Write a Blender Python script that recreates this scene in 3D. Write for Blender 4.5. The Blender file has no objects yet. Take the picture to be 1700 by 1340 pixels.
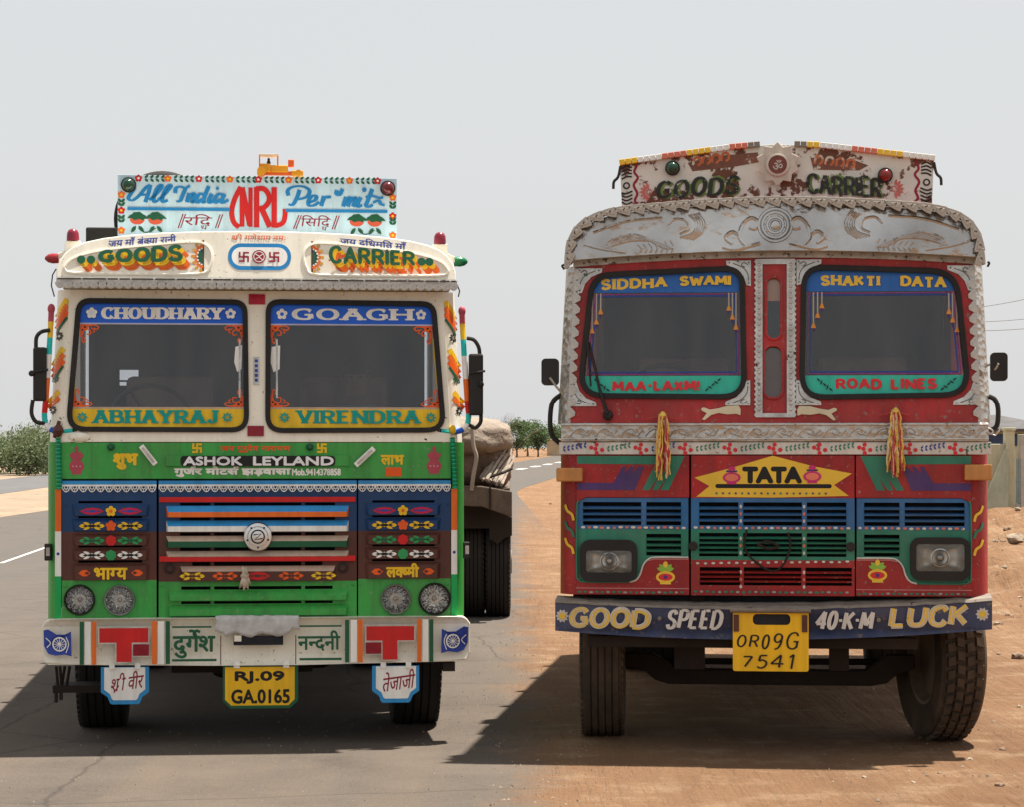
import bpy, bmesh, math, random
from mathutils import Vector, Matrix, noise
from mathutils.geometry import tessellate_polygon
R = math.radians
PI = math.pi
sc = bpy.context.scene
col = sc.collection
random.seed(7)

# ------------------------------------------------------------------ camera
FPX = 4058.0            # focal length in pixels of a 1700-wide picture
CAMH = 1.71
HOR = 745.0
cam_d = bpy.data.cameras.new('camera')
cam_d.sensor_width = 36
cam_d.lens = FPX / 1700 * 36
cam_d.shift_y = (HOR - 670) / 1700
cam_d.clip_start = 0.1
cam_d.clip_end = 9000
cam = bpy.data.objects.new('camera', cam_d)
cam.location = (0, 0, CAMH)
cam.rotation_euler = (R(90), 0, 0)
col.objects.link(cam)
sc.camera = cam

# ------------------------------------------------------------------ sky and sun
SUN = Vector((0.24, 0.19, 1.0)).normalized()      # towards the sun: high, behind the trucks, to the right
elev = math.asin(SUN.z)
azim = math.atan2(SUN.x, SUN.y)                    # clockwise from +Y
w = bpy.data.worlds.new('World')
sc.world = w
w.use_nodes = True
nt = w.node_tree
nt.nodes.clear()
sky = nt.nodes.new('ShaderNodeTexSky')
sky.sky_type = 'NISHITA'
sky.sun_disc = False
sky.sun_elevation = elev
sky.sun_rotation = azim
sky.altitude = 0
sky.air_density = 1.0
sky.dust_density = 4.0
sky.ozone_density = 1.0
hz = nt.nodes.new('ShaderNodeMix'); hz.data_type = 'RGBA'     # thick hazy air: colour of the sky mostly washed out
hz.inputs[0].default_value = 0.86
hz.inputs[7].default_value = (5.60, 5.65, 5.66, 1)
bg = nt.nodes.new('ShaderNodeBackground')
bg.inputs[1].default_value = 0.065
wo = nt.nodes.new('ShaderNodeOutputWorld')
nt.links.new(sky.outputs[0], hz.inputs[6])
nt.links.new(hz.outputs[2], bg.inputs[0])
nt.links.new(bg.outputs[0], wo.inputs[0])

sun_d = bpy.data.lights.new('sun', 'SUN')
sun_d.energy = 5.0
sun_d.angle = R(0.9)
sun_d.color = (1.0, 0.95, 0.87)
sun = bpy.data.objects.new('sun', sun_d)
sun.rotation_euler = SUN.to_track_quat('Z', 'Y').to_euler()
sun.location = SUN * 60
col.objects.link(sun)

sc.view_settings.view_transform = 'Standard'
sc.view_settings.look = 'None'
sc.view_settings.gamma = 1
sc.view_settings.exposure = 1.1
try:
    sc.cycles.use_denoising = True
    sc.cycles.max_bounces = 8
    sc.cycles.transparent_max_bounces = 12
    sc.cycles.caustics_reflective = False
    sc.cycles.caustics_refractive = False
except Exception:
    pass

# ------------------------------------------------------------------ materials
def lin(c):
    if isinstance(c, str):
        c = c.lstrip('#')
        c = tuple(int(c[i:i + 2], 16) / 255 for i in (0, 2, 4))
        c = tuple(x / 12.92 if x <= .04045 else ((x + .055) / 1.055) ** 2.4 for x in c)
    return c

MATS = {}
def mat(name, c, rough=.5, metal=0.0, var=.12, scale=5.0, bump=0.0, bscale=60.0, dust=0.0, dustc='#a08a70',
        chip=0.0, chipc='#6b4a35', chipscale=18.0, coat=0.0, spec=.28, grime=.35):
    """paint / metal / cloth with colour variation, dust film and chipped patches"""
    if name in MATS:
        return MATS[name]
    c = lin(c)
    m = bpy.data.materials.new(name)
    m.use_nodes = True
    t = m.node_tree
    N, L = t.nodes, t.links
    p = N['Principled BSDF']
    p.inputs['Roughness'].default_value = rough
    p.inputs['Metallic'].default_value = metal
    p.inputs['Specular IOR Level'].default_value = spec
    if coat:
        p.inputs['Coat Weight'].default_value = coat
        p.inputs['Coat Roughness'].default_value = .12
    tc = N.new('ShaderNodeTexCoord')
    n1 = N.new('ShaderNodeTexNoise')
    n1.inputs['Scale'].default_value = scale
    n1.inputs['Detail'].default_value = 5
    n1.inputs['Roughness'].default_value = .62
    L.new(tc.outputs['Object'], n1.inputs['Vector'])
    r1 = N.new('ShaderNodeMapRange')
    r1.inputs[1].default_value = .3
    r1.inputs[2].default_value = .7
    L.new(n1.outputs['Fac'], r1.inputs[0])
    mx = N.new('ShaderNodeMix'); mx.data_type = 'RGBA'
    mx.inputs[6].default_value = tuple(max(0, x * (1 - var)) for x in c) + (1,)
    mx.inputs[7].default_value = tuple(min(1, x * (1 + var)) for x in c) + (1,)
    L.new(r1.outputs[0], mx.inputs[0])
    out = mx.outputs[2]
    if dust and not metal:
        ms = N.new('ShaderNodeMapping'); ms.inputs['Scale'].default_value = (11, 11, 1.1)
        ng = N.new('ShaderNodeTexNoise'); ng.inputs['Scale'].default_value = 1.6; ng.inputs['Detail'].default_value = 6; ng.inputs['Roughness'].default_value = .7
        L.new(tc.outputs['Object'], ms.inputs[0]); L.new(ms.outputs[0], ng.inputs['Vector'])
        rg = N.new('ShaderNodeMapRange'); rg.inputs[1].default_value = .42; rg.inputs[2].default_value = .70; rg.inputs[4].default_value = grime
        L.new(ng.outputs['Fac'], rg.inputs[0])
        mg_ = N.new('ShaderNodeMix'); mg_.data_type = 'RGBA'
        mg_.inputs[7].default_value = tuple(x * .35 + .012 for x in c) + (1,)
        L.new(rg.outputs[0], mg_.inputs[0]); L.new(out, mg_.inputs[6])
        out = mg_.outputs[2]
    if dust:
        n2 = N.new('ShaderNodeTexNoise')
        n2.inputs['Scale'].default_value = 3.1
        n2.inputs['Detail'].default_value = 8
        n2.inputs['Roughness'].default_value = .7
        mp = N.new('ShaderNodeMapping')
        mp.inputs['Scale'].default_value = (1.6, 1.6, .7)
        L.new(tc.outputs['Object'], mp.inputs[0])
        L.new(mp.outputs[0], n2.inputs['Vector'])
        r2 = N.new('ShaderNodeMapRange')
        r2.inputs[1].default_value = .38
        r2.inputs[2].default_value = .72
        r2.inputs[3].default_value = dust * .25
        r2.inputs[4].default_value = dust
        L.new(n2.outputs['Fac'], r2.inputs[0])
        m2 = N.new('ShaderNodeMix'); m2.data_type = 'RGBA'
        m2.inputs[7].default_value = lin(dustc) + (1,)
        L.new(r2.outputs[0], m2.inputs[0])
        L.new(out, m2.inputs[6])
        out = m2.outputs[2]
        rr = N.new('ShaderNodeMapRange')
        rr.inputs[3].default_value = rough
        rr.inputs[4].default_value = min(1, rough + .4)
        L.new(r2.outputs[0], rr.inputs[0])
        L.new(rr.outputs[0], p.inputs['Roughness'])
    if chip:
        n3 = N.new('ShaderNodeTexNoise')
        n3.inputs['Scale'].default_value = chipscale
        n3.inputs['Detail'].default_value = 7
        n3.inputs['Roughness'].default_value = .68
        L.new(tc.outputs['Object'], n3.inputs['Vector'])
        r3 = N.new('ShaderNodeMapRange')
        r3.inputs[1].default_value = .66 - chip * .5
        r3.inputs[2].default_value = .69 - chip * .5
        L.new(n3.outputs['Fac'], r3.inputs[0])
        m3 = N.new('ShaderNodeMix'); m3.data_type = 'RGBA'
        m3.inputs[7].default_value = lin(chipc) + (1,)
        L.new(r3.outputs[0], m3.inputs[0])
        L.new(out, m3.inputs[6])
        out = m3.outputs[2]
    L.new(out, p.inputs['Base Color'])
    if bump:
        nb = N.new('ShaderNodeTexNoise')
        nb.inputs['Scale'].default_value = bscale
        nb.inputs['Detail'].default_value = 4
        L.new(tc.outputs['Object'], nb.inputs['Vector'])
        bp = N.new('ShaderNodeBump')
        bp.inputs['Strength'].default_value = 1
        bp.inputs['Distance'].default_value = bump
        L.new(nb.outputs['Fac'], bp.inputs['Height'])
        L.new(bp.outputs[0], p.inputs['Normal'])
    MATS[name] = m
    return m

def glass_mat(name, tint=(.55, .58, .6), refl=1.0, rough=.02, dust=True):
    if name in MATS:
        return MATS[name]
    m = bpy.data.materials.new(name)
    m.use_nodes = True
    t = m.node_tree
    N, L = t.nodes, t.links
    N.clear()
    tr = N.new('ShaderNodeBsdfTransparent'); tr.inputs[0].default_value = tint + (1,)
    gl = N.new('ShaderNodeBsdfGlossy'); gl.inputs['Roughness'].default_value = rough
    gl.inputs[0].default_value = (refl, refl, refl, 1)
    fr = N.new('ShaderNodeFresnel'); fr.inputs[0].default_value = 1.52
    ms = N.new('ShaderNodeMixShader')
    L.new(fr.outputs[0], ms.inputs[0]); L.new(tr.outputs[0], ms.inputs[1]); L.new(gl.outputs[0], ms.inputs[2])
    # thin dust film on the outside
    df = N.new('ShaderNodeBsdfDiffuse'); df.inputs[0].default_value = (.45, .42, .38, 1)
    tc = N.new('ShaderNodeTexCoord')
    nz = N.new('ShaderNodeTexNoise'); nz.inputs['Scale'].default_value = 2.6; nz.inputs['Detail'].default_value = 7
    gm = N.new('ShaderNodeMapping'); gm.inputs['Scale'].default_value = (2.4, 1, .55); gm.inputs['Rotation'].default_value = (0, .35, 0)
    L.new(tc.outputs['Object'], gm.inputs[0]); L.new(gm.outputs[0], nz.inputs['Vector'])
    nz.inputs['Roughness'].default_value = .65
    mr = N.new('ShaderNodeMapRange'); mr.inputs[1].default_value = .3; mr.inputs[2].default_value = .8
    mr.inputs[3].default_value = .0; mr.inputs[4].default_value = .085
    L.new(nz.outputs['Fac'], mr.inputs[0])
    m2 = N.new('ShaderNodeMixShader')
    L.new(mr.outputs[0], m2.inputs[0]); L.new(ms.outputs[0], m2.inputs[1]); L.new(df.outputs[0], m2.inputs[2])
    o = N.new('ShaderNodeOutputMaterial'); L.new(m2.outputs[0] if dust else ms.outputs[0], o.inputs[0])
    MATS[name] = m
    return m

# ------------------------------------------------------------------ mesh builder
class B:
    def __init__(s):
        s.v, s.f, s.m = [], [], []
    def add(s, vs, fs, m=0):
        o = len(s.v)
        s.v += [tuple(v) for v in vs]
        s.f += [tuple(i + o for i in f) for f in fs]
        s.m += [m] * len(fs)
        return s
    def box(s, x0, x1, y0, y1, z0, z1, m=0):
        return s.add([(x, y, z) for z in (z0, z1) for y in (y0, y1) for x in (x0, x1)],
                     [(0, 2, 3, 1), (4, 5, 7, 6), (0, 1, 5, 4), (1, 3, 7, 5), (3, 2, 6, 7), (2, 0, 4, 6)], m)
    def hexa(s, q0, q1, m=0):
        """eight corners: two quads (lists of 4 points)"""
        fs = [(3, 2, 1, 0), (4, 5, 6, 7)] + [(i, (i + 1) % 4, 4 + (i + 1) % 4, 4 + i) for i in range(4)]
        return s.add(list(q0) + list(q1), fs, m)
    def bar(s, a, b, w, h, m=0, up=(0, 0, 1)):
        a, b = Vector(a), Vector(b)
        d = (b - a).normalized()
        u = Vector(up)
        x = d.cross(u)
        if x.length < 1e-4:
            x = d.cross(Vector((1, 0, 0)))
        x.normalize()
        y = x.cross(d)
        q = [x * (-w / 2) - y * (h / 2), x * (w / 2) - y * (h / 2), x * (w / 2) + y * (h / 2), x * (-w / 2) + y * (h / 2)]
        return s.hexa([a + k for k in q], [b + k for k in q], m)
    def plate(s, loops, fy, th, m=0):
        """polygon with holes in x,z; front surface y=fy(x,z); thickness th behind it"""
        if not callable(fy):
            k = fy
            fy = lambda x, z: k
        tri = tessellate_polygon([[Vector((p[0], p[1], 0)) for p in lp] for lp in loops])
        pts = [p for lp in loops for p in lp]
        n = len(pts)
        vs = [(x, fy(x, z), z) for x, z in pts] + [(x, fy(x, z) + th, z) for x, z in pts]
        fs = []
        for a, b, c in tri:
            ax, az = pts[a]; bx, bz = pts[b]; cx_, cz = pts[c]
            if (bx - ax) * (cz - az) - (bz - az) * (cx_ - ax) < 0:
                b, c = c, b
            fs.append((a, b, c)); fs.append((n + c, n + b, n + a))
        o = 0
        for lp in loops:
            k = len(lp)
            ar = sum(lp[i][0] * lp[(i + 1) % k][1] - lp[(i + 1) % k][0] * lp[i][1] for i in range(k))
            flip = (ar < 0) ^ (o > 0)
            for i in range(k):
                a, b = o + i, o + (i + 1) % k
                fs.append((a, n + a, n + b, b) if not flip else (b, n + b, n + a, a))
            o += k
        return s.add(vs, fs, m)
    def tube(s, pts, r, n=8, m=0, caps=True):
        pts = [Vector(p) for p in pts]
        vs, fs = [], []
        rr = r if isinstance(r, (list, tuple)) else [r] * len(pts)
        prev = None
        for i, p in enumerate(pts):
            d = (pts[min(i + 1, len(pts) - 1)] - pts[max(i - 1, 0)])
            d.normalize()
            if prev is None:
                u = d.cross(Vector((0, 0, 1)))
                if u.length < .1:
                    u = d.cross(Vector((0, 1, 0)))
            else:
                u = prev - d * prev.dot(d)
            u.normalize(); prev = u
            vv = d.cross(u)
            for k in range(n):
                a = 2 * PI * k / n
                vs.append(p + (u * math.cos(a) + vv * math.sin(a)) * rr[i])
        for i in range(len(pts) - 1):
            for k in range(n):
                a, b = i * n + k, i * n + (k + 1) % n
                fs.append((a, b, b + n, a + n))
        if caps:
            fs.append(tuple(range(n - 1, -1, -1)))
            fs.append(tuple((len(pts) - 1) * n + k for k in range(n)))
        return s.add(vs, fs, m)
    def lathe(s, prof, c, ax='y', n=24, m=0):
        """prof: (radius, along axis); axis through c"""
        vs, fs = [], []
        for r, t in prof:
            for k in range(n):
                a = 2 * PI * k / n
                p = {'y': (r * math.cos(a), t, r * math.sin(a)), 'x': (t, r * math.cos(a), r * math.sin(a)),
                     'z': (r * math.cos(a), r * math.sin(a), t)}[ax]
                vs.append((c[0] + p[0], c[1] + p[1], c[2] + p[2]))
        for i in range(len(prof) - 1):
            for k in range(n):
                a, b = i * n + k, i * n + (k + 1) % n
                fs.append((a, b, b + n, a + n))
        rm = max(abs(p[0]) for p in prof)
        if prof[0][0] < rm * .45: fs.append(tuple(range(n - 1, -1, -1)))
        if prof[-1][0] < rm * .45: fs.append(tuple((len(prof) - 1) * n + k for k in range(n)))
        return s.add(vs, fs, m)
    def ball(s, c, rx, ry=None, rz=None, n=12, m=0, jit=0, seed=0):
        ry = ry or rx; rz = rz or rx
        prof = []
        vs, fs = [], []
        h = max(6, n // 2)
        for i in range(h + 1):
            t = PI * i / h
            for k in range(n):
                a = 2 * PI * k / n
                q = Vector((math.sin(t) * math.cos(a), math.sin(t) * math.sin(a), math.cos(t)))
                f = 1 + jit * noise.noise(q * 1.7 + Vector((seed * 3.1, seed, 0)))
                vs.append((c[0] + q.x * rx * f, c[1] + q.y * ry * f, c[2] + q.z * rz * f))
        for i in range(h):
            for k in range(n):
                a, b = i * n + k, i * n + (k + 1) % n
                fs.append((a, a + n, b + n, b))
        return s.add(vs, fs, m)

def mk(name, b, mats, parent=None, smooth=False, bevel=0.0, angle=40):
    me = bpy.data.meshes.new(name)
    me.from_pydata(b.v, [], b.f)
    for mm in (mats if isinstance(mats, (list, tuple)) else [mats]):
        me.materials.append(mm)
    if any(b.m):
        me.polygons.foreach_set('material_index', b.m)
    bm = bmesh.new(); bm.from_mesh(me)
    bmesh.ops.remove_doubles(bm, verts=bm.verts, dist=1e-6)
    bmesh.ops.dissolve_degenerate(bm, edges=bm.edges, dist=1e-7)
    bmesh.ops.recalc_face_normals(bm, faces=bm.faces)
    bm.to_mesh(me); bm.free()
    o = bpy.data.objects.new(name, me)
    col.objects.link(o)
    if parent:
        o.parent = parent
    if smooth:
        me.shade_smooth() if hasattr(me, 'shade_smooth') else me.polygons.foreach_set('use_smooth', [True] * len(me.polygons))
        me.set_sharp_from_angle(angle=R(angle))
    if bevel:
        md = o.modifiers.new('bevel', 'BEVEL')
        md.width = bevel; md.segments = 2; md.limit_method = 'ANGLE'; md.angle_limit = R(40)
        md.harden_normals = False
    return o

def raw(name, b, mats, parent=None):
    """flat painted shapes: no clean-up"""
    me = bpy.data.meshes.new(name)
    me.from_pydata(b.v, [], b.f)
    for mm in (mats if isinstance(mats, (list, tuple)) else [mats]):
        me.materials.append(mm)
    if any(b.m):
        me.polygons.foreach_set('material_index', b.m)
    o = bpy.data.objects.new(name, me)
    col.objects.link(o)
    if parent:
        o.parent = parent
    return o

def copy_of(o, loc, parent=None, rot=None, scale=None):
    c = o.copy()
    col.objects.link(c)
    c.location = loc
    if rot is not None:
        c.rotation_euler = rot
    if scale is not None:
        c.scale = scale if isinstance(scale, (tuple, list)) else (scale,) * 3
    c.parent = parent if parent else o.parent
    return c

def tag(o, label=None, cat=None, group=None, kind=None):
    if label: o['label'] = label
    if cat: o['category'] = cat
    if group: o['group'] = group
    if kind: o['kind'] = kind
    return o

def empty(name, loc=(0, 0, 0), rz=0):
    o = bpy.data.objects.new(name, None)
    o.empty_display_size = .2
    o.location = loc
    o.rotation_euler = (0, 0, rz)
    col.objects.link(o)
    return o

# ------------------------------------------------------------------ shapes in 2D
def rrect(x0, x1, z0, z1, r, n=6):
    p = []
    for cx, cz, a0 in ((x1 - r, z0 + r, -90), (x1 - r, z1 - r, 0), (x0 + r, z1 - r, 90), (x0 + r, z0 + r, 180)):
        for i in range(n + 1):
            a = R(a0 + 90 * i / n)
            p.append((cx + r * math.cos(a), cz + r * math.sin(a)))
    return p

def rquad(c, r, n=7):
    """rounded quadrilateral from 4 corners"""
    out = []
    k = len(c)
    for i in range(k):
        p = Vector(c[i]); a = Vector(c[i - 1]); b = Vector(c[(i + 1) % k])
        rr = r[i] if isinstance(r, (list, tuple)) else r
        u = (a - p).normalized(); v = (b - p).normalized()
        p0 = p + u * rr; p1 = p + v * rr
        for j in range(n + 1):
            t = j / n
            q = p0 * (1 - t) ** 2 + p * 2 * t * (1 - t) + p1 * t * t
            out.append((q.x, q.y))
    return out

def inset(poly, d):
    """shrink (d>0) a roughly convex polygon"""
    k = len(poly)
    ar = sum(poly[i][0] * poly[(i + 1) % k][1] - poly[(i + 1) % k][0] * poly[i][1] for i in range(k))
    sg = 1 if ar > 0 else -1
    out = []
    for i in range(k):
        a = Vector(poly[i - 1]); b = Vector(poly[(i + 1) % k])
        t = (b - a)
        if t.length < 1e-9:
            out.append(poly[i]); continue
        t.normalize()
        out.append((poly[i][0] - t.y * d * sg, poly[i][1] + t.x * d * sg))
    return out

def circ(cx, cy, r, n=20, ry=None, a0=0.0, a1=360.0):
    ry = ry or r
    full = abs(a1 - a0) >= 360
    return [(cx + r * math.cos(R(a0 + (a1 - a0) * i / (n if full else n - 1))),
             cy + ry * math.sin(R(a0 + (a1 - a0) * i / (n if full else n - 1)))) for i in range(n)]

def crom(p, k=6, closed=False):
    """Catmull-Rom through points"""
    n = len(p)
    out = []
    seg = n if closed else n - 1
    for i in range(seg):
        if closed:
            a, b, c, d = p[i - 1], p[i], p[(i + 1) % n], p[(i + 2) % n]
        else:
            b, c = p[i], p[i + 1]
            a = p[i - 1] if i else tuple(2 * b[j] - c[j] for j in range(len(b)))
            d = p[i + 2] if i + 2 < n else tuple(2 * c[j] - b[j] for j in range(len(b)))
        for j in range(k):
            t = j / k
            out.append(tuple(.5 * (2 * b[q] + (c[q] - a[q]) * t + (2 * a[q] - 5 * b[q] + 4 * c[q] - d[q]) * t * t
                                   + (3 * b[q] - a[q] - 3 * c[q] + d[q]) * t ** 3) for q in range(len(b))))
    if not closed:
        out.append(tuple(p[-1]))
    return out

# ------------------------------------------------------------------ lettering
GL = {
 'A': (.8, "0,0 .4,1|.4,1 .8,0|.15,.36 .65,.36"),
 'B': (.68, "0,0 0,1|~0,1 .4,1 .58,.88 .56,.64 .38,.53 0,.53|~0,.53 .45,.52 .68,.38 .66,.12 .44,0 0,0"),
 'C': (.74, "~.74,.78 .6,.97 .38,1 .12,.86 0,.5 .12,.14 .38,0 .6,.03 .74,.22"),
 'D': (.75, "0,0 0,1|~0,1 .38,1 .68,.8 .75,.5 .68,.2 .38,0 0,0"),
 'E': (.6, "0,0 0,1|0,1 .6,1|0,.52 .48,.52|0,0 .6,0"),
 'G': (.78, "~.74,.8 .6,.97 .38,1 .12,.86 0,.5 .12,.14 .38,0 .6,.03 .74,.14|.74,.08 .74,.45|.46,.45 .84,.45"),
 'H': (.75, "0,0 0,1|.75,0 .75,1|0,.5 .75,.5"),
 'I': (.02, "0,0 0,1"),
 'J': (.45, "~.45,1 .45,.6 .44,.25 .36,.04 .2,0 .06,.08 0,.26"),
 'K': (.72, "0,0 0,1|.02,.42 .68,1|.22,.58 .72,0"),
 'L': (.58, "0,0 0,1|0,0 .58,0"),
 'M': (.95, "0,0 .06,1|.06,1 .47,.2|.47,.2 .88,1|.88,1 .95,0"),
 'N': (.78, "0,0 0,1|0,1 .78,0|.78,0 .78,1"),
 'O': (.8, "@.4,1 .12,.86 0,.5 .12,.14 .4,0 .68,.14 .8,.5 .68,.86"),
 'P': (.62, "0,0 0,1|~0,1 .4,1 .62,.86 .62,.6 .4,.47 0,.47"),
 'R': (.7, "0,0 0,1|~0,1 .4,1 .62,.87 .62,.62 .4,.5 0,.5|.34,.5 .7,0"),
 'S': (.65, "~.62,.8 .48,.98 .28,1 .06,.9 .04,.68 .24,.54 .46,.46 .64,.28 .56,.07 .32,0 .12,.03 0,.22"),
 'T': (.75, "0,1 .75,1|.375,0 .375,1"),
 'U': (.75, "~0,1 0,.6 .02,.3 .14,.06 .375,0 .61,.06 .73,.3 .75,.6 .75,1"),
 'V': (.78, "0,1 .39,0|.39,0 .78,1"),
 'W': (1.1, "0,1 .28,0|.28,0 .55,.85|.55,.85 .82,0|.82,0 1.1,1"),
 'X': (.75, "0,0 .75,1|0,1 .75,0"),
 'Y': (.75, "0,1 .375,.48|.75,1 .375,.48|.375,.48 .375,0"),
 '0': (.62, "@.31,1 .08,.85 0,.5 .08,.15 .31,0 .54,.15 .62,.5 .54,.85"),
 '1': (.3, ".26,0 .26,1|0,.8 .26,1"),
 '4': (.86, ".6,0 .6,1|.6,1 0,.3|0,.3 .86,.3"),
 '5': (.6, ".56,1 .1,1|.1,1 .06,.56|~.06,.56 .3,.64 .54,.5 .58,.26 .42,.04 .2,0 0,.1"),
 '7': (.58, "0,1 .58,1|.58,1 .2,0"),
 '9': (.6, "@.3,1 .06,.88 .02,.66 .16,.48 .38,.48 .56,.64 .56,.86|~.58,.76 .56,.4 .4,.1 .14,0"),
 '-': (.3, "0,.5 .3,.5"), '.': (.08, "0,.04 .08,.04"), ' ': (.42, ""),
 '!': (.02, "0,.3 0,1|0,0 0,.1"),
}

def strokes_of(ch):
    w_, sp = GL[ch]
    res = []
    for part in sp.split('|'):
        if not part:
            continue
        fl = part[0] if part[0] in '~@' else ''
        pts = [tuple(float(q) for q in t.split(',')) for t in part[len(fl):].split()]
        if fl == '~':
            pts = crom(pts, 5)
        elif fl == '@':
            pts = crom(pts, 5, True); pts.append(pts[0])
        res.append((fl, pts))
    return w_, res

FONTC = {}
def text_mesh(body, bold=0.0, clip=None):
    key = (body, bold, clip)
    if key in FONTC:
        return FONTC[key]
    c = bpy.data.curves.new('t', 'FONT')
    c.body = body
    c.size = 1
    c.offset = bold
    c.resolution_u = 3
    o = bpy.data.objects.new('t', c)
    col.objects.link(o)
    bpy.context.view_layer.update()
    dg = bpy.context.evaluated_depsgraph_get()
    me = bpy.data.meshes.new_from_object(o.evaluated_get(dg))
    bm = bmesh.new(); bm.from_mesh(me)
    if clip and bm.verts:
        xs = [v.co.x for v in bm.verts]
        xc = min(xs) + (max(xs) - min(xs)) * clip
        bmesh.ops.bisect_plane(bm, geom=bm.verts[:] + bm.edges[:] + bm.faces[:], plane_co=(xc, 0, 0),
                               plane_no=(1, 0, 0), clear_outer=True)
    bmesh.ops.triangulate(bm, faces=bm.faces)
    bm.verts.index_update()
    vs = [(v.co.x, v.co.y) for v in bm.verts]
    fs = [tuple(v.index for v in f.verts) for f in bm.faces]
    bm.free()
    bpy.data.objects.remove(o); bpy.data.curves.remove(c); bpy.data.meshes.remove(me)
    FONTC[key] = (vs, fs)
    return vs, fs

def hindi(spec, bold=.012):
    """Devanagari from pieces: '~' half form of the letter before, '^' hook above, '/' slash below left, '_x' small letter below"""
    vs, fs, x = [], [], 0.0
    def put(v, f, dx, dy=0, k=1):
        o = len(vs)
        vs.extend((p[0] * k + dx, p[1] * k + dy) for p in v)
        fs.extend(tuple(i + o for i in t) for t in f)
    run, i, items = '', 0, []
    while i < len(spec):
        ch = spec[i]; nx = spec[i + 1] if i + 1 < len(spec) else ''
        if ch in '^/':
            if run: items.append(('r', run)); run = ''
            items.append((ch, ''))
        elif ch == '_':
            if run: items.append(('r', run)); run = ''
            items.append(('_', nx)); i += 1
        elif ch == ' ':
            if run: items.append(('r', run)); run = ''
            items.append((' ', ''))
        elif nx == '~':
            if run: items.append(('r', run)); run = ''
            items.append(('h', ch)); i += 1
        else:
            run += ch
        i += 1
    if run: items.append(('r', run))
    lastw = .5
    for k, t in items:
        if k == ' ':
            x += .28
        elif k in 'rh':
            v, f = text_mesh(t, bold, .66 if k == 'h' else None)
            if not v: continue
            x0 = min(p[0] for p in v); lastw = max(p[0] for p in v) - x0
            put(v, f, x - x0)
            x += lastw * (.985 if k == 'r' else .96)
        elif k == '_':
            v, f = text_mesh(t, bold)
            x0 = min(p[0] for p in v); x1 = max(p[0] for p in v)
            put(v, f, x - .42 - x0 * .5, -.34, .5)
        else:
            c = [(x - .14, .6), (x - .22, .74), (x - .12, .86), (x + .02, .82)] if k == '^' else [(x - .36, -.06), (x - .02, .26)]
            q = crom(c, 4) if k == '^' else c
            rv, rf = [], []
            for j, p in enumerate(q):
                a = Vector(q[max(j - 1, 0)]); b = Vector(q[min(j + 1, len(q) - 1)])
                d = (b - a).normalized() * (.035 + bold)
                rv += [(p[0] - d.y, p[1] + d.x), (p[0] + d.y, p[1] - d.x)]
            rf = [(2 * j, 2 * j + 1, 2 * j + 3, 2 * j + 2) for j in range(len(q) - 1)]
            put(rv, rf, 0)
    return vs, fs

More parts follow.
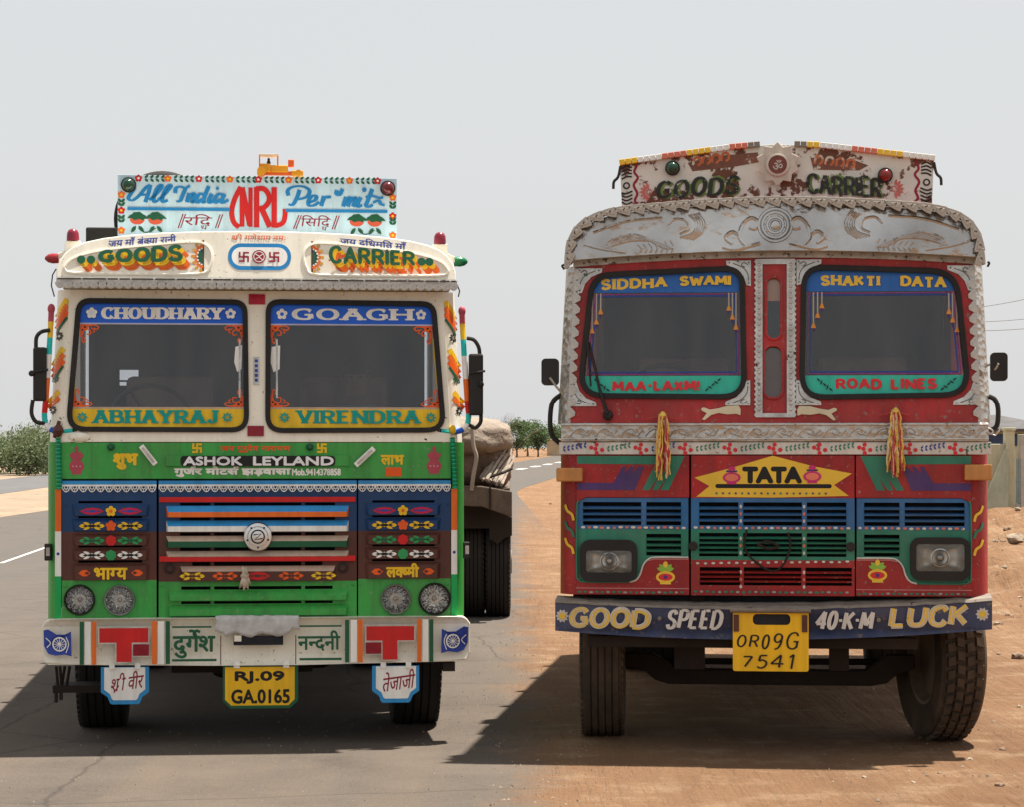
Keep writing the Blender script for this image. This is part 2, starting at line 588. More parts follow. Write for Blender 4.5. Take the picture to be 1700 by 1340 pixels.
class Deco:
    """painted marks on a surface y=surf(x,z) of truck T, given in picture units; every layer lies a little above the last"""
    def __init__(s, T, surf, y=None, eps=.0016):
        s.T = T
        s.surf = surf if callable(surf) else (lambda x, z, k=surf: k)
        s.y = y if y is not None else (surf if not callable(surf) else 0)
        s.e = eps
        s.cols = 1
        s.b = B()
    def P(s, px, py, e=None):
        x, z = s.T.X(px, s.y), s.T.Z(py, s.y)
        return (x, s.surf(x, z) - (s.e if e is None else e), z)
    def up(s, k=.0003):
        s.e += k
    def tri(s, pts, faces, m):
        vs = [s.P(*p) for p in pts]
        fs = []
        for f in faces:
            a, b, c = [pts[i] for i in f[:3]]
            if (b[0] - a[0]) * (c[1] - a[1]) - (b[1] - a[1]) * (c[0] - a[0]) > 0:
                f = tuple(reversed(f))
            fs.append(f)
        s.b.add(vs, fs, m); s.up()
    def poly(s, pts, m=0, holes=()):
        lp = [pts] + list(holes)
        t = tessellate_polygon([[Vector((p[0], p[1], 0)) for p in q] for q in lp])
        s.tri([p for q in lp for p in q], [tuple(f) for f in t], m)
        return s
    def rect(s, x0, x1, y0, y1, m=0):
        return s.poly([(x0, y0), (x1, y0), (x1, y1), (x0, y1)], m)
    def disc(s, cx, cy, r, m=0, ry=None, n=16):
        return s.poly(circ(cx, cy, r, n, ry), m)
    def ring(s, cx, cy, r, wd, m=0, n=20):
        return s.poly(circ(cx, cy, r, n), m, [circ(cx, cy, r - wd, n)])
    def line(s, pts, w_, m=0, smooth=False, pen=None, closed=False):
        if smooth:
            pts = crom(pts, 5, closed)
            if closed: pts.append(pts[0])
        vs = []
        n = len(pts)
        for i, p in enumerate(pts):
            if closed and n > 2:
                a, b = pts[i - 1 if i else -2], pts[(i + 1) if i < n - 1 else 1]
            else:
                a, b = pts[max(i - 1, 0)], pts[min(i + 1, n - 1)]
            d = Vector((b[0] - a[0], b[1] - a[1]))
            if d.length < 1e-9: d = Vector((1, 0))
            d.normalize()
            nx, ny = -d.y, d.x
            hw = .5 * (w_ if pen is None else math.hypot(pen[0] * nx, pen[1] * ny))
            for q in range(s.cols + 1):
                t = 1 - 2 * q / s.cols
                vs.append((p[0] + nx * hw * t, p[1] + ny * hw * t))
        c1 = s.cols + 1
        fs = [(c1 * i + q, c1 * i + q + 1, c1 * i + c1 + q + 1, c1 * i + c1 + q) for i in range(n - 1) for q in range(s.cols)]
        s.b.add([s.P(*v) for v in vs], [tuple(reversed(f)) for f in fs], m); s.up()
        return s
    def petal(s, cx, cy, ang, r0, r1, wd, m=0):
        c, sn = math.cos(R(ang)), math.sin(R(ang))
        q = [(r0, 0), (r0 + (r1 - r0) * .35, wd * .5), (r0 + (r1 - r0) * .7, wd * .45), (r1, 0),
             (r0 + (r1 - r0) * .7, -wd * .45), (r0 + (r1 - r0) * .35, -wd * .5)]
        return s.poly([(cx + a * c - b * sn, cy + a * sn + b * c) for a, b in q], m)
    def flower(s, cx, cy, r, m=0, mc=None, n=5, a0=-90):
        for i in range(n):
            a = R(a0 + 360 * i / n)
            s.disc(cx + math.cos(a) * r * .58, cy + math.sin(a) * r * .58, r * .42, m, n=9)
        if mc is not None:
            s.disc(cx, cy, r * .34, mc, n=9)
        else:
            s.disc(cx, cy, r * .4, m, n=9)
        return s
    def aster(s, cx, cy, r, m=0, n=8, rot=0):
        for i in range(n):
            s.petal(cx, cy, rot + 360 * i / n, r * .22, r, r * .42, m)
        return s
    def letters(s, txt, x0, x1, yb, yt, pen, m=0, serif=0.0, gap=.26, slant=0.0, yb1=None, yt1=None, jit=0.0, sh=None):
        """hand-painted capitals between x0..x1, baseline yb, cap line yt; pen=(stem, hairline) in picture units"""
        tot = 0; gl = []
        for ch in txt:
            w_, st = strokes_of(ch)
            gl.append((tot, st)); tot += w_ + gap
        tot -= gap
        yb1 = yb if yb1 is None else yb1; yt1 = yt if yt1 is None else yt1
        hx = pen[0] * .5
        kx = (x1 - x0 - 2 * hx) / max(tot, .01)
        rnd = random.Random(hash(txt) % 1000 if False else len(txt) * 7 + int(x0))
        for off, st in gl:
            jy = rnd.uniform(-jit, jit); jr = 1 + rnd.uniform(-jit, jit) * .04
            for fl, pts in st:
                def M(p):
                    u = (off + p[0]) * kx
                    f = u / max(x1 - x0, 1)
                    b_, t_ = yb + (yb1 - yb) * f, yt + (yt1 - yt) * f
                    ins = pen[1] * .5
                    hh = (b_ - t_) - 2 * ins
                    return (x0 + hx + u + slant * p[1] * (b_ - t_), b_ - ins - p[1] * hh * jr + jy)
                q = [M(p) for p in pts]
                s.line(q, 1, m, pen=pen)
                if serif and fl != '@':
                    for e, nb in ((0, 1), (-1, -2)):
                        px, py = pts[e]; qx, qy = pts[nb]
                        if (abs(py) < .02 or abs(py - 1) < .02) and abs(qx - px) < .75 * abs(qy - py) and (fl == '' or abs(qy - py) > .05):
                            c = M((px, py)); sg = 1 if py < .5 else -1
                            hs = sh or pen[1] * .55
                            s.rect(c[0] - serif, c[0] + serif, c[1] - hs * (.9 if sg > 0 else .9), c[1] + hs * .9, m)
        return s
    def text(s, body, x0, x1, yb, yt, m=0, bold=.0, slant=0.0, hi=False, rise=0.0):
        """type fitted into the box"""
        vs, fs = hindi(body, 0.0) if hi else text_mesh(body, 0.0)
        ax = min(v[0] for v in vs); bx = max(v[0] for v in vs)
        ay = min(v[1] for v in vs); by = max(v[1] for v in vs)
        pts = []
        for x, y in vs:
            u = (x - ax) / (bx - ax); v = (y - ay) / (by - ay)
            pts.append((x0 + u * (x1 - x0) + slant * v * (yb - yt), yb + v * (yt - yb) - rise * u))
        bw = max(0, bold) * abs(yb - yt) * .75
        if bw > .05:
            for dx, dy in ((-1, 0), (1, 0), (0, -1), (0, 1), (.7, .7), (-.7, -.7), (.7, -.7), (-.7, .7)):
                s.tri([(x + dx * bw, y + dy * bw) for x, y in pts], fs, m); s.e -= .00022
        s.tri(pts, fs, m)
        return s
    def done(s, name, mats, parent):
        return raw(name, s.b, mats, parent)

class Truck:
    def __init__(s, cx, D, name):
        s.cx, s.D, s.s = cx, D, D / FPX
        a = math.atan((cx - 850) / FPX)
        s.root = empty(name, ((cx - 850) / FPX * D, D, 0), -a)
    def X(s, px, y=0):
        return (px - s.cx) * s.s * (1 + y / s.D)
    def Z(s, py, y=0):
        return CAMH + (HOR - py) * s.s * (1 + y / s.D)
    def pt(s, px, py, y):
        return (s.X(px, y), y, s.Z(py, y))
    def loop(s, pts, y=0):
        return [(s.X(a, y), s.Z(b, y)) for a, b in pts]
    def bx(s, b, x0, x1, y0, y1, d0, d1, m=0, dm=None):
        """box from picture extents at depth d0..d1"""
        dm = d0 if dm is None else dm
        return b.box(s.X(x0, dm), s.X(x1, dm), d0, d1, s.Z(y1, dm), s.Z(y0, dm), m)
# ------------------------------------------------------------------ the place: ground, roads, verge
def hgt(Y):
    return .011 * (min(max(Y, 80), 220) - 80)

def gnode(name, build):
    m = bpy.data.materials.new(name)
    m.use_nodes = True
    build(m.node_tree.nodes, m.node_tree.links, m.node_tree.nodes['Principled BSDF'])
    return m

def nz(N, L, vec, scale, det=6, rough=.6, lo=.3, hi=.7):
    n = N.new('ShaderNodeTexNoise')
    n.inputs['Scale'].default_value = scale; n.inputs['Detail'].default_value = det; n.inputs['Roughness'].default_value = rough
    L.new(vec, n.inputs['Vector'])
    r = N.new('ShaderNodeMapRange'); r.inputs[1].default_value = lo; r.inputs[2].default_value = hi
    L.new(n.outputs['Fac'], r.inputs[0])
    return r.outputs[0]

def mixc(N, L, f, a, b):
    m = N.new('ShaderNodeMix'); m.data_type = 'RGBA'
    for v, i in ((a, 6), (b, 7)):
        if isinstance(v, tuple): m.inputs[i].default_value = v + (1,)
        else: L.new(v, m.inputs[i])
    if isinstance(f, float): m.inputs[0].default_value = f
    else: L.new(f, m.inputs[0])
    return m.outputs[2]

def math_(N, L, op, a, b=None):
    m = N.new('ShaderNodeMath'); m.operation = op
    for v, i in ((a, 0), (b, 1)):
        if v is None: continue
        if isinstance(v, (int, float)): m.inputs[i].default_value = v
        else: L.new(v, m.inputs[i])
    return m.outputs[0]

def stretched(N, L, vec, sc_):
    m = N.new('ShaderNodeMapping'); m.inputs['Scale'].default_value = sc_
    L.new(vec, m.inputs[0])
    return m.outputs[0]

def bump(N, L, p, h, d):
    b = N.new('ShaderNodeBump'); b.inputs['Distance'].default_value = d
    L.new(h, b.inputs['Height']); L.new(b.outputs[0], p.inputs['Normal'])

def dirt_col(N, L, v):
    c = mixc(N, L, nz(N, L, v, .55, 8), (.185, .096, .048), (.27, .158, .085))
    c = mixc(N, L, nz(N, L, v, 2.3, 8, .7, .50, .72), c, (.36, .245, .15))
    st = nz(N, L, stretched(N, L, v, (1.3, .22, 1)), 1.5, 6, .6, .5, .75)
    c = mixc(N, L, math_(N, L, 'MULTIPLY', st, .55), c, (.15, .08, .046))
    g = nz(N, L, v, 55, 3, .6, .35, .7)
    c = mixc(N, L, math_(N, L, 'MULTIPLY', g, .35), c, (.13, .07, .04))
    return c
def dirt(N, L, p):
    dirt_bsdf(N, L, p, N.new('ShaderNodeTexCoord').outputs['Object'])
def dirt_bsdf(N, L, p, v):
    L.new(dirt_col(N, L, v), p.inputs['Base Color'])
    p.inputs['Roughness'].default_value = .95
    p.inputs['Specular IOR Level'].default_value = .15
    h = math_(N, L, 'ADD', nz(N, L, v, 9, 8, .7, 0, 1), math_(N, L, 'MULTIPLY', nz(N, L, v, 70, 3, .6, 0, 1), .25))
    h = math_(N, L, 'ADD', h, math_(N, L, 'MULTIPLY', nz(N, L, stretched(N, L, v, (7, .35, 1)), 1.4, 5, .6, .3, .7), .45))
    bump(N, L, p, h, .06)
M_dirt = gnode('dry orange earth', dirt)

def asphalt(N, L, p):
    v = N.new('ShaderNodeTexCoord').outputs['Object']
    c = mixc(N, L, nz(N, L, v, 1.2, 8, .65), (.066, .053, .044), (.108, .086, .068))
    g = nz(N, L, v, 110, 2, .5, .4, .7)
    c = mixc(N, L, math_(N, L, 'MULTIPLY', g, .45), c, (.15, .125, .10))
    st = nz(N, L, stretched(N, L, v, (1.0, .08, 1)), 1.1, 6, .6, .42, .72)
    c = mixc(N, L, math_(N, L, 'MULTIPLY', st, .5), c, (.165, .12, .082))
    sx = N.new('ShaderNodeSeparateXYZ'); L.new(v, sx.inputs[0])
    far = N.new('ShaderNodeMapRange'); far.inputs[1].default_value = 16; far.inputs[2].default_value = 34
    L.new(sx.outputs['Y'], far.inputs[0])
    c = mixc(N, L, math_(N, L, 'MULTIPLY', far.outputs[0], .75), c, (.094, .084, .075))       # cleaner carriageway behind the dusty lay-by
    st2 = nz(N, L, v, .7, 7, .75, .58, .70)
    c = mixc(N, L, math_(N, L, 'MULTIPLY', st2, .5), c, (.045, .038, .034))          # old oil and patch stains
    vc = N.new('ShaderNodeTexVoronoi'); vc.feature = 'DISTANCE_TO_EDGE'; vc.inputs['Scale'].default_value = .55; vc.inputs['Randomness'].default_value = 1
    wv = N.new('ShaderNodeMix'); wv.data_type = 'RGBA'; wv.inputs[0].default_value = .12
    nn = N.new('ShaderNodeTexNoise'); nn.inputs['Scale'].default_value = 2.2; nn.inputs['Detail'].default_value = 5
    L.new(v, nn.inputs['Vector']); L.new(v, wv.inputs[6]); L.new(nn.outputs['Color'], wv.inputs[7]); L.new(wv.outputs[2], vc.inputs['Vector'])
    ck = N.new('ShaderNodeMapRange'); ck.inputs[1].default_value = .0; ck.inputs[2].default_value = .008; ck.inputs[3].default_value = .55; ck.inputs[4].default_value = 0
    L.new(vc.outputs['Distance'], ck.inputs[0])
    c = mixc(N, L, ck.outputs[0], c, (.03, .025, .022))                                # hairline cracks
    e = math_(N, L, 'ADD', sx.outputs['X'], math_(N, L, 'MULTIPLY', nz(N, L, v, .9, 7, .65, 0, 1), 1.0))
    e = math_(N, L, 'ADD', e, math_(N, L, 'MULTIPLY', nz(N, L, v, 8, 5, .7, 0, 1), .5))
    r = N.new('ShaderNodeMapRange'); r.inputs[1].default_value = .68; r.inputs[2].default_value = 1.02
    L.new(e, r.inputs[0])
    far2 = N.new('ShaderNodeMapRange'); far2.inputs[1].default_value = 45; far2.inputs[2].default_value = 85; far2.inputs[3].default_value = 1; far2.inputs[4].default_value = 0
    L.new(sx.outputs['Y'], far2.inputs[0])
    mask = math_(N, L, 'MULTIPLY', r.outputs[0], far2.outputs[0])
    p2 = N.new('ShaderNodeBsdfPrincipled')
    dirt_bsdf(N, L, p2, v)
    mxs = N.new('ShaderNodeMixShader')
    L.new(mask, mxs.inputs[0]); L.new(p.outputs[0], mxs.inputs[1]); L.new(p2.outputs[0], mxs.inputs[2])
    L.new(mxs.outputs[0], N['Material Output'].inputs[0])
    L.new(c, p.inputs['Base Color'])
    p.inputs['Roughness'].default_value = .9
    p.inputs['Specular IOR Level'].default_value = .2
    bump(N, L, p, nz(N, L, v, 130, 3, .6, 0, 1), .006)
M_asph = gnode('dusty asphalt', asphalt)

def sand(N, L, p):
    v = N.new('ShaderNodeTexCoord').outputs['Object']
    c = mixc(N, L, nz(N, L, v, .35, 8, .65), (.21, .145, .09), (.31, .235, .16))
    c = mixc(N, L, nz(N, L, v, 1.7, 6, .6, .55, .7), c, (.14, .105, .07))
    L.new(c, p.inputs['Base Color']); p.inputs['Roughness'].default_value = .95
    bump(N, L, p, nz(N, L, v, 4, 8, .7, 0, 1), .08)
M_sand = gnode('pale sand', sand)

def sheet(name, rows, mt, dz):
    """rows: list of (Y, xa, xb)"""
    b = B()
    n = 10
    vs, fs = [], []
    for Y, xa, xb in rows:
        for i in range(n + 1):
            vs.append((xa + (xb - xa) * i / n, Y, hgt(Y) + dz))
    for j in range(len(rows) - 1):
        for i in range(n):
            a = j * (n + 1) + i
            fs.append((a, a + 1, a + n + 2, a + n + 1))
    b.add(vs, fs)
    return tag(raw(name, b, mt), kind='structure')

Ys = [-30, 0, 40, 80, 120, 150, 180, 220, 400, 900, 2500, 6000]
sheet('ground', [(Y, -900 - Y, 900 + Y) for Y in Ys], M_dirt, 0)
def interp(tab, Y):
    for (y0, v0), (y1, v1) in zip(tab, tab[1:]):
        if Y <= y1:
            t = (Y - y0) / (y1 - y0)
            return v0 + (v1 - v0) * t
    return tab[-1][1]
LE = [(-30, -12.2), (40, -12.2), (67, -12.7), (100, -10.5), (155, .27), (186, 3.4), (220, 7), (700, 60)]
RE = [(-30, 1.1), (0, 1.1), (40, .9), (92, .16), (113, 2.1), (155, 6.2), (220, 13.5), (700, 68)]
rows = []
Y = -30
while Y < 700:
    j = .10 * noise.noise(Vector((Y * .5, 3, 0))) if Y < 90 else 0
    rows.append((Y, interp(LE, Y) + j, interp(RE, Y) + j * 1.6))
    Y += .25 if Y < 30 else (2 if Y < 80 else 5 if Y < 230 else 40)
rows = [r_ for r_ in rows if r_[0] <= 80] + [(80.0, interp(LE, 80), interp(RE, 80))] + [r_ for r_ in rows if r_[0] > 80.01]
sheet('road', sorted(set(rows)), M_asph, .005)
sheet('sand_verge', [(Y, -19.0 + .5 * noise.noise(Vector((Y * .3, 0, 0))), interp(LE, Y) - .05 + .3 * noise.noise(Vector((Y * .4, 9, 0))))
                     for Y in [20 + 2.5 * i for i in range(24)]] + [(80, -19, interp(LE, 80)), (100, -19, interp(LE, 100) - .1), (130, -19, -5)], M_sand, .004)
sheet('far_road', [(Y, -22.6, -18.2) for Y in (20, 50, 80, 120, 220, 700)], mat('worn grey asphalt', (.105, .10, .098), .9, var=.15, scale=.6), .012)
sheet('far_verge', [(Y, -60, -22.7) for Y in (20, 50, 80, 120, 220, 700)], M_sand, .004)
M_line = mat('worn white road paint', (.62, .60, .56), .8, var=.15, chip=.10, chipc='#8a7c6c', chipscale=9)
b = B()
for Y in (18.5, 36.2, 49, 61):
    x = -7.55 - .075 * (Y - 36)
    b.add([(x - .032, Y, .0095), (x + .032, Y, .0095), (x - .418, Y + 6, .0095), (x - .482, Y + 6, .0095)], [(0, 1, 2, 3)])
for Y in (122, 131, 138, 145, 152, 160, 168):
    x = .46 + .117 * (Y - 132)
    b.add([(x - .22, Y, hgt(Y) + .012), (x + .22, Y, hgt(Y) + .012), (x + .22 + .35, Y + 3, hgt(Y + 3) + .012), (x - .22 + .35, Y + 3, hgt(Y + 3) + .012)], [(0, 1, 2, 3)])
tag(raw('road_marking', b, M_line), kind='structure')

# rough bank of broken earth right of the red truck
b = B()
nx, ny = 90, 200
x0, x1, y0, y1 = BK = 3.6, 17.5, 19.0, 61.5
vs, fs = [], []
for j in range(ny + 1):
    for i in range(nx + 1):
        x = x0 + (x1 - x0) * i / nx; y = y0 + (y1 - y0) * j / ny
        e = min(1, min(i / nx * 6, (1 - i / nx) * 6, j / ny * 5, (1 - j / ny) * 9))
        v = Vector((x, y, 0))
        h = .26 * (noise.noise(v * .45) + .35) + .20 * noise.noise(v * 1.3 + Vector((5, 0, 0))) + .10 * noise.noise(v * 3.3)
        vs.append((x, y, -.02 + max(0, e * (h + .10))))
for j in range(ny):
    for i in range(nx):
        a = j * (nx + 1) + i
        fs.append((a, a + 1, a + nx + 2, a + nx + 1))
b.add(vs, fs)
def bank_h(x, y):
    x0, x1, y0, y1 = BK
    i = (x - x0) / (x1 - x0); j = (y - y0) / (y1 - y0)
    e = min(1, min(i * 6, (1 - i) * 6, j * 5, (1 - j) * 9))
    v = Vector((x, y, 0))
    h = .26 * (noise.noise(v * .45) + .35) + .20 * noise.noise(v * 1.3 + Vector((5, 0, 0))) + .10 * noise.noise(v * 3.3)
    return max(0, -.02 + max(0, e * (h + .10)))
tag(mk('dirt_bank', b, M_dirt, smooth=True, angle=180), kind='structure')

# ------------------------------------------------------------------ stones
M_stone = mat('weathered brown stone', (.22, .15, .10), .9, var=.3, scale=9, bump=.01, bscale=30)
M_stone2 = mat('pale stone', (.30, .235, .17), .9, var=.25, scale=9, bump=.01, bscale=30)
def g_at(px, py):
    Y = CAMH * FPX / (py - HOR)
    return ((px - 850) / FPX * Y, Y)
rocks = [
 (1686, 935, 15, 'large rounded brown stone on the rough bank at the right edge'),
 (1652, 884, 6, 'small pale stone below the pale boundary wall'),
 (1690, 1096, 11, 'grey stone on the pale dust patch at the right edge'),
 (1658, 1090, 5, 'small stone left of the grey stone on the dust patch'),
 (1664, 1246, 7, 'dark stone lowest at the right of the red truck'),
 (1659, 1306, 8, 'dark flat stone in the bottom right corner'),
 (1434, 1292, 6, 'small dark clod in front of the red truck'),
 (1516, 1300, 5, 'small dark clod below the steered front wheel'),
 (1672, 905, 7, 'brown stone just above the large rounded stone'),
 (1655, 965, 8, 'brown stone below and left of the large rounded stone'),
 (1075, 1292, 4, 'tiny dark pebble left of centre on the tan dust'),
 (914, 838, 3, 'small dark stone on the sandy shoulder beside the far road'),
]
Mrk = [M_stone2, M_stone2, M_stone, M_stone, M_stone, M_stone]
for i, (px, py, r_, lb) in enumerate(rocks):
    x, y = g_at(px, py)
    rm = r_ * y / FPX
    b = B().ball((0, 0, rm * .45), rm, rm * .8, rm * .62, n=14, jit=.5, seed=i + 1)
    o = mk('stone', b, Mrk[i % 6], smooth=True, angle=50)
    o.location = (x, y, bank_h(x, y) - .01 if (3.7 < x < 17 and 19.5 < y < 61) else -.01)
    o.rotation_euler.z = i * 1.3
    tag(o, lb, 'stone', 'stones on the ground')

rk = random.Random(11)
ORD = 'first second third fourth fifth sixth seventh eighth ninth tenth eleventh twelfth thirteenth fourteenth fifteenth sixteenth seventeenth eighteenth nineteenth'.split()
more = [('rust brown', M_stone), ('pale', M_stone2)]
spots = [(1648, 902), (1690, 872), (1664, 921), (1652, 934), (1695, 958), (1668, 978), (1650, 1003), (1692, 1012), (1672, 1036), (1655, 1052), (1689, 1062), (1645, 1128), (1668, 1150), (1693, 1175), (1650, 1200), (1682, 1215), (1640, 1290), (1610, 1262), (1560, 1285)]
for i, (px, py) in enumerate(spots):
    x, y = g_at(px, py)
    rm = rk.uniform(3.2, 6.5) * y / FPX
    o = mk('stone', B().ball((0, 0, rm * .4), rm, rm * .8, rm * .6, n=12, jit=.6, seed=i + 30), more[i % 2][1], smooth=True, angle=45)
    o.location = (x, y, bank_h(x, y) - .01 if (3.7 < x < 17 and 19.5 < y < 61) else -.01)
    o.rotation_euler.z = i * 2.1
    tag(o, '%s small rubble stone from the top along the right edge of the picture' % ORD[sorted(spots, key=lambda q: q[1]).index((px, py))], 'stone', 'rubble stones at the right edge')

b = B()
rnd = random.Random(3)
def pebble(x, y, r_, z=0):
    a = rnd.random() * 6.28
    ps = [(x + r_ * math.cos(a + k * 2.09) * rnd.uniform(.7, 1.2), y + r_ * math.sin(a + k * 2.09) * rnd.uniform(.7, 1.2), z - .002) for k in range(3)]
    ps.append((x + rnd.uniform(-.3, .3) * r_, y, z + r_ * rnd.uniform(.5, .9)))
    b.add(ps, [(0, 1, 3), (1, 2, 3), (2, 0, 3)], rnd.randrange(2))
for _ in range(1100):
    y = 10.8 + 14 * rnd.random() ** 1.5
    x = rnd.uniform(-.6, .24 * y)
    pebble(x, y, rnd.uniform(.003, .008) * (2 if rnd.random() < .05 else 1), .006)
for _ in range(700):
    y = 10.8 + 8 * rnd.random(); x = rnd.uniform(-.23 * y, 0)
    pebble(x, y, rnd.uniform(.003, .008), .006)
for _ in range(420):      # crumbs along the broken edge of the asphalt
    y = 11 + 16 * rnd.random() ** 1.4; x = rnd.gauss(.12, .22)
    pebble(x, y, rnd.uniform(.004, .013), .006)
for _ in range(900):
    y = rnd.uniform(22, 58); x = rnd.uniform(.16 * y, .23 * y)
    pebble(x, y, rnd.uniform(.008, .03), bank_h(x, y) - .004)
tag(raw('gravel', b, [M_stone, M_stone2]), 'loose gravel and crumbs of earth scattered over the dusty ground', 'gravel', kind='stuff')

# ------------------------------------------------------------------ vegetation
def leaf_mat(name, c, tr=.3):
    def f(N, L, p):
        v = N.new('ShaderNodeTexCoord').outputs['Object']
        cc = mixc(N, L, nz(N, L, v, 3.0, 3), tuple(x * .7 for x in c), tuple(x * 1.3 for x in c))
        L.new(cc, p.inputs['Base Color']); p.inputs['Roughness'].default_value = .7
        p.inputs['Specular IOR Level'].default_value = .2
        t = N.new('ShaderNodeBsdfTranslucent'); L.new(cc, t.inputs[0])
        ms = N.new('ShaderNodeMixShader'); ms.inputs[0].default_value = tr
        L.new(p.outputs[0], ms.inputs[1]); L.new(t.outputs[0], ms.inputs[2])
        L.new(ms.outputs[0], N['Material Output'].inputs[0])
    return gnode(name, f)
LM = [leaf_mat('dusty scrub leaf', (.11, .145, .065)), leaf_mat('grey green leaf', (.16, .18, .10)), leaf_mat('deep green leaf', (.085, .14, .05))]
M_bark = mat('grey bark', (.16, .12, .09), .9, var=.25, scale=14, bump=.01)

def tree(name, x, y, w_, h, seed, lm, label, cat, group, leaves=2200, ls=.12, trunk=.25, clumps=22):
    rd = random.Random(seed)
    root = empty(name, (x, y, hgt(y)))
    tag(root, label, cat, group)
    tb, cb = B(), B()
    r0 = max(.03, h * .022)
    top = Vector((rd.uniform(-.1, .1) * w_, 0, h * .55))
    cs = []
    for i in range(clumps):
        a = rd.random() * 6.28; u = rd.uniform(-.9, 1); q = math.sqrt(max(0, 1 - u * u)) * rd.uniform(.55, 1)
        zc = h * (trunk + (1 - trunk) * .5) + u * h * (1 - trunk) * .42
        cs.append(Vector((math.cos(a) * q * w_ * .42, math.sin(a) * q * w_ * .42, zc)))
    base = Vector((0, 0, -.05))
    fork = Vector((top.x * .4, 0, h * max(.1, trunk * .8)))
    tb.tube([base, fork * .5 + Vector((.02, 0, 0)), fork, top], [r0 * 1.5, r0 * 1.2, r0, r0 * .4], 7)
    for c in cs[::2]:
        mid = (fork + c) * .5 + Vector((rd.uniform(-.08, .08), rd.uniform(-.08, .08), .05)) * h * .3
        tb.tube([fork, mid, c], [r0 * .7, r0 * .4, r0 * .12], 5)
    for c in cs:
        rr = w_ * rd.uniform(.10, .2)
        for _ in range(leaves // clumps):
            p = c + Vector((rd.gauss(0, rr), rd.gauss(0, rr), rd.gauss(0, rr * .72)))
            if p.z < .03: p.z = rd.uniform(.03, .2) * h
            n = Vector((rd.gauss(0, 1), rd.gauss(0, 1), rd.gauss(0, 1) + .5)).normalized()
            t = n.orthogonal().normalized(); t.rotate(Matrix.Rotation(rd.random() * 6.28, 3, n)); s_ = n.cross(t)
            a = ls * rd.uniform(.5, 1.2)
            cb.add([p - t * a, p + s_ * a * .45, p + t * a, p - s_ * a * .45], [(0, 1, 2, 3)], 0 if rd.random() < .65 else 1)
    mk('trunk', tb, M_bark, root, smooth=True)
    raw('crown', cb, lm, root)
    return root

A_ = [LM[0], LM[1]]
for i, (px, yy, w_, h, lb) in enumerate([
        (-14, 119, 2.6, 1.7, 'dusty green bush cut by the left edge of the picture'),
        (18, 121, 2.3, 1.5, 'low dusty bush, second from the left edge'),
        (46, 117, 2.2, 1.65, 'rounded dusty bush halfway between left edge and green truck'),
        (74, 120, 2.2, 1.9, 'tall dusty bush beside the corner of the green truck'),
        (100, 126, 2.4, 2.0, 'dusty bush mostly hidden behind the green truck corner'),
        (30, 140, 2.8, 2.0, 'greyer bush standing behind the front row of scrub'),
        (66, 146, 2.8, 2.3, 'tallest grey bush in the back row of scrub near the green truck')]):
    tree('scrub_bush', (px - 850) / FPX * yy, yy, w_, h, 20 + i, A_, lb, 'bush', 'scrub bushes on the left verge', leaves=2600, ls=.10, trunk=.03, clumps=26)
D_ = [LM[2], LM[0]]
for i, (px, yy, w_, h, lb) in enumerate([
        (858, 176, 1.7, 2.6, 'green roadside tree nearest the loaded flatbed truck'),
        (876, 181, 1.5, 2.9, 'second roadside tree right of the flatbed truck'),
        (893, 178, 1.4, 2.5, 'third roadside tree, just left of the tan block wall'),
        (918, 190, 1.9, 2.2, 'low roadside tree behind the tan block wall by the red truck')]):
    tree('roadside_tree', (px - 850) / FPX * yy, yy, w_, h, 40 + i, D_, lb, 'tree', 'trees along the far roadside', leaves=2000, ls=.10, trunk=.2, clumps=20)

# bare thorn shrub standing behind the flatbed load
rd = random.Random(5)
sh_x, sh_y = (843 - 850) / FPX * 60, 60
root = empty('thorn_shrub', (sh_x, sh_y, 0)); tag(root, 'bare leafless thorn shrub showing above the flatbed load', 'shrub')
tb = B()
def twig(p, d, L_, r_, k):
    q = p + d * L_
    tb.tube([p, (p + q) * .5 + Vector((rd.uniform(-.05, .05), 0, 0)), q], [r_, r_ * .8, r_ * .6], 4)
    if k:
        for _ in range(3):
            twig(q, (d + Vector((rd.gauss(0, .55), rd.gauss(0, .55), rd.gauss(.05, .3)))).normalized(), L_ * .68, r_ * .62, k - 1)
twig(Vector((0, 0, 0)), Vector((.05, 0, 1)), 1.0, .016, 4)
mk('branches', tb, M_bark, root)

# ------------------------------------------------------------------ low tan wall by the far road
b = B().box(0, 3.2, 0, .3, 0, 1.15).box(-.06, 3.26, -.05, .35, 1.15, 1.25)
o = mk('block_wall', b, mat('tan plaster', (.50, .38, .25), .9, var=.15, scale=2, bump=.01), bevel=.02)
o.location = ((908 - 850) / FPX * 184, 184, hgt(184)); tag(o, 'low tan block wall at the roadside left of the red truck', 'wall')

# ------------------------------------------------------------------ compound with hut at the right edge
M_cream = mat('pale limewash', (.52, .52, .38), .9, var=.12, scale=1.5, bump=.006, dust=.35, dustc='#a89878')
M_blue = mat('faded blue green sheet metal', (.22, .34, .36), .7, var=.2, scale=3, dust=.3)
M_green = mat('grey green corrugated sheet', (.34, .38, .29), .75, var=.2, scale=2, dust=.4)
M_roof = mat('grey roof sheet', (.085, .08, .08), .85, var=.2, scale=2)
M_navy = mat('dark blue shutter', (.035, .06, .13), .6, var=.2)
M_conc = mat('grey concrete', (.42, .40, .36), .9, var=.15, scale=4, bump=.004)
sxm = 63 / FPX
def hx(px): return (px - 850) * sxm
def hzz(py): return CAMH + (HOR - py) * sxm
root = empty('boundary_wall', (hx(1668), 63, 0)); ox = hx(1668)
tag(root, 'pale limewashed boundary wall with gate pillars behind the red truck', 'wall')
b = B().box(hx(1600) - ox, hx(1669) - ox, 0, .25, -.1, hzz(738)); mk('wall_panel', b, M_cream, root, bevel=.015)
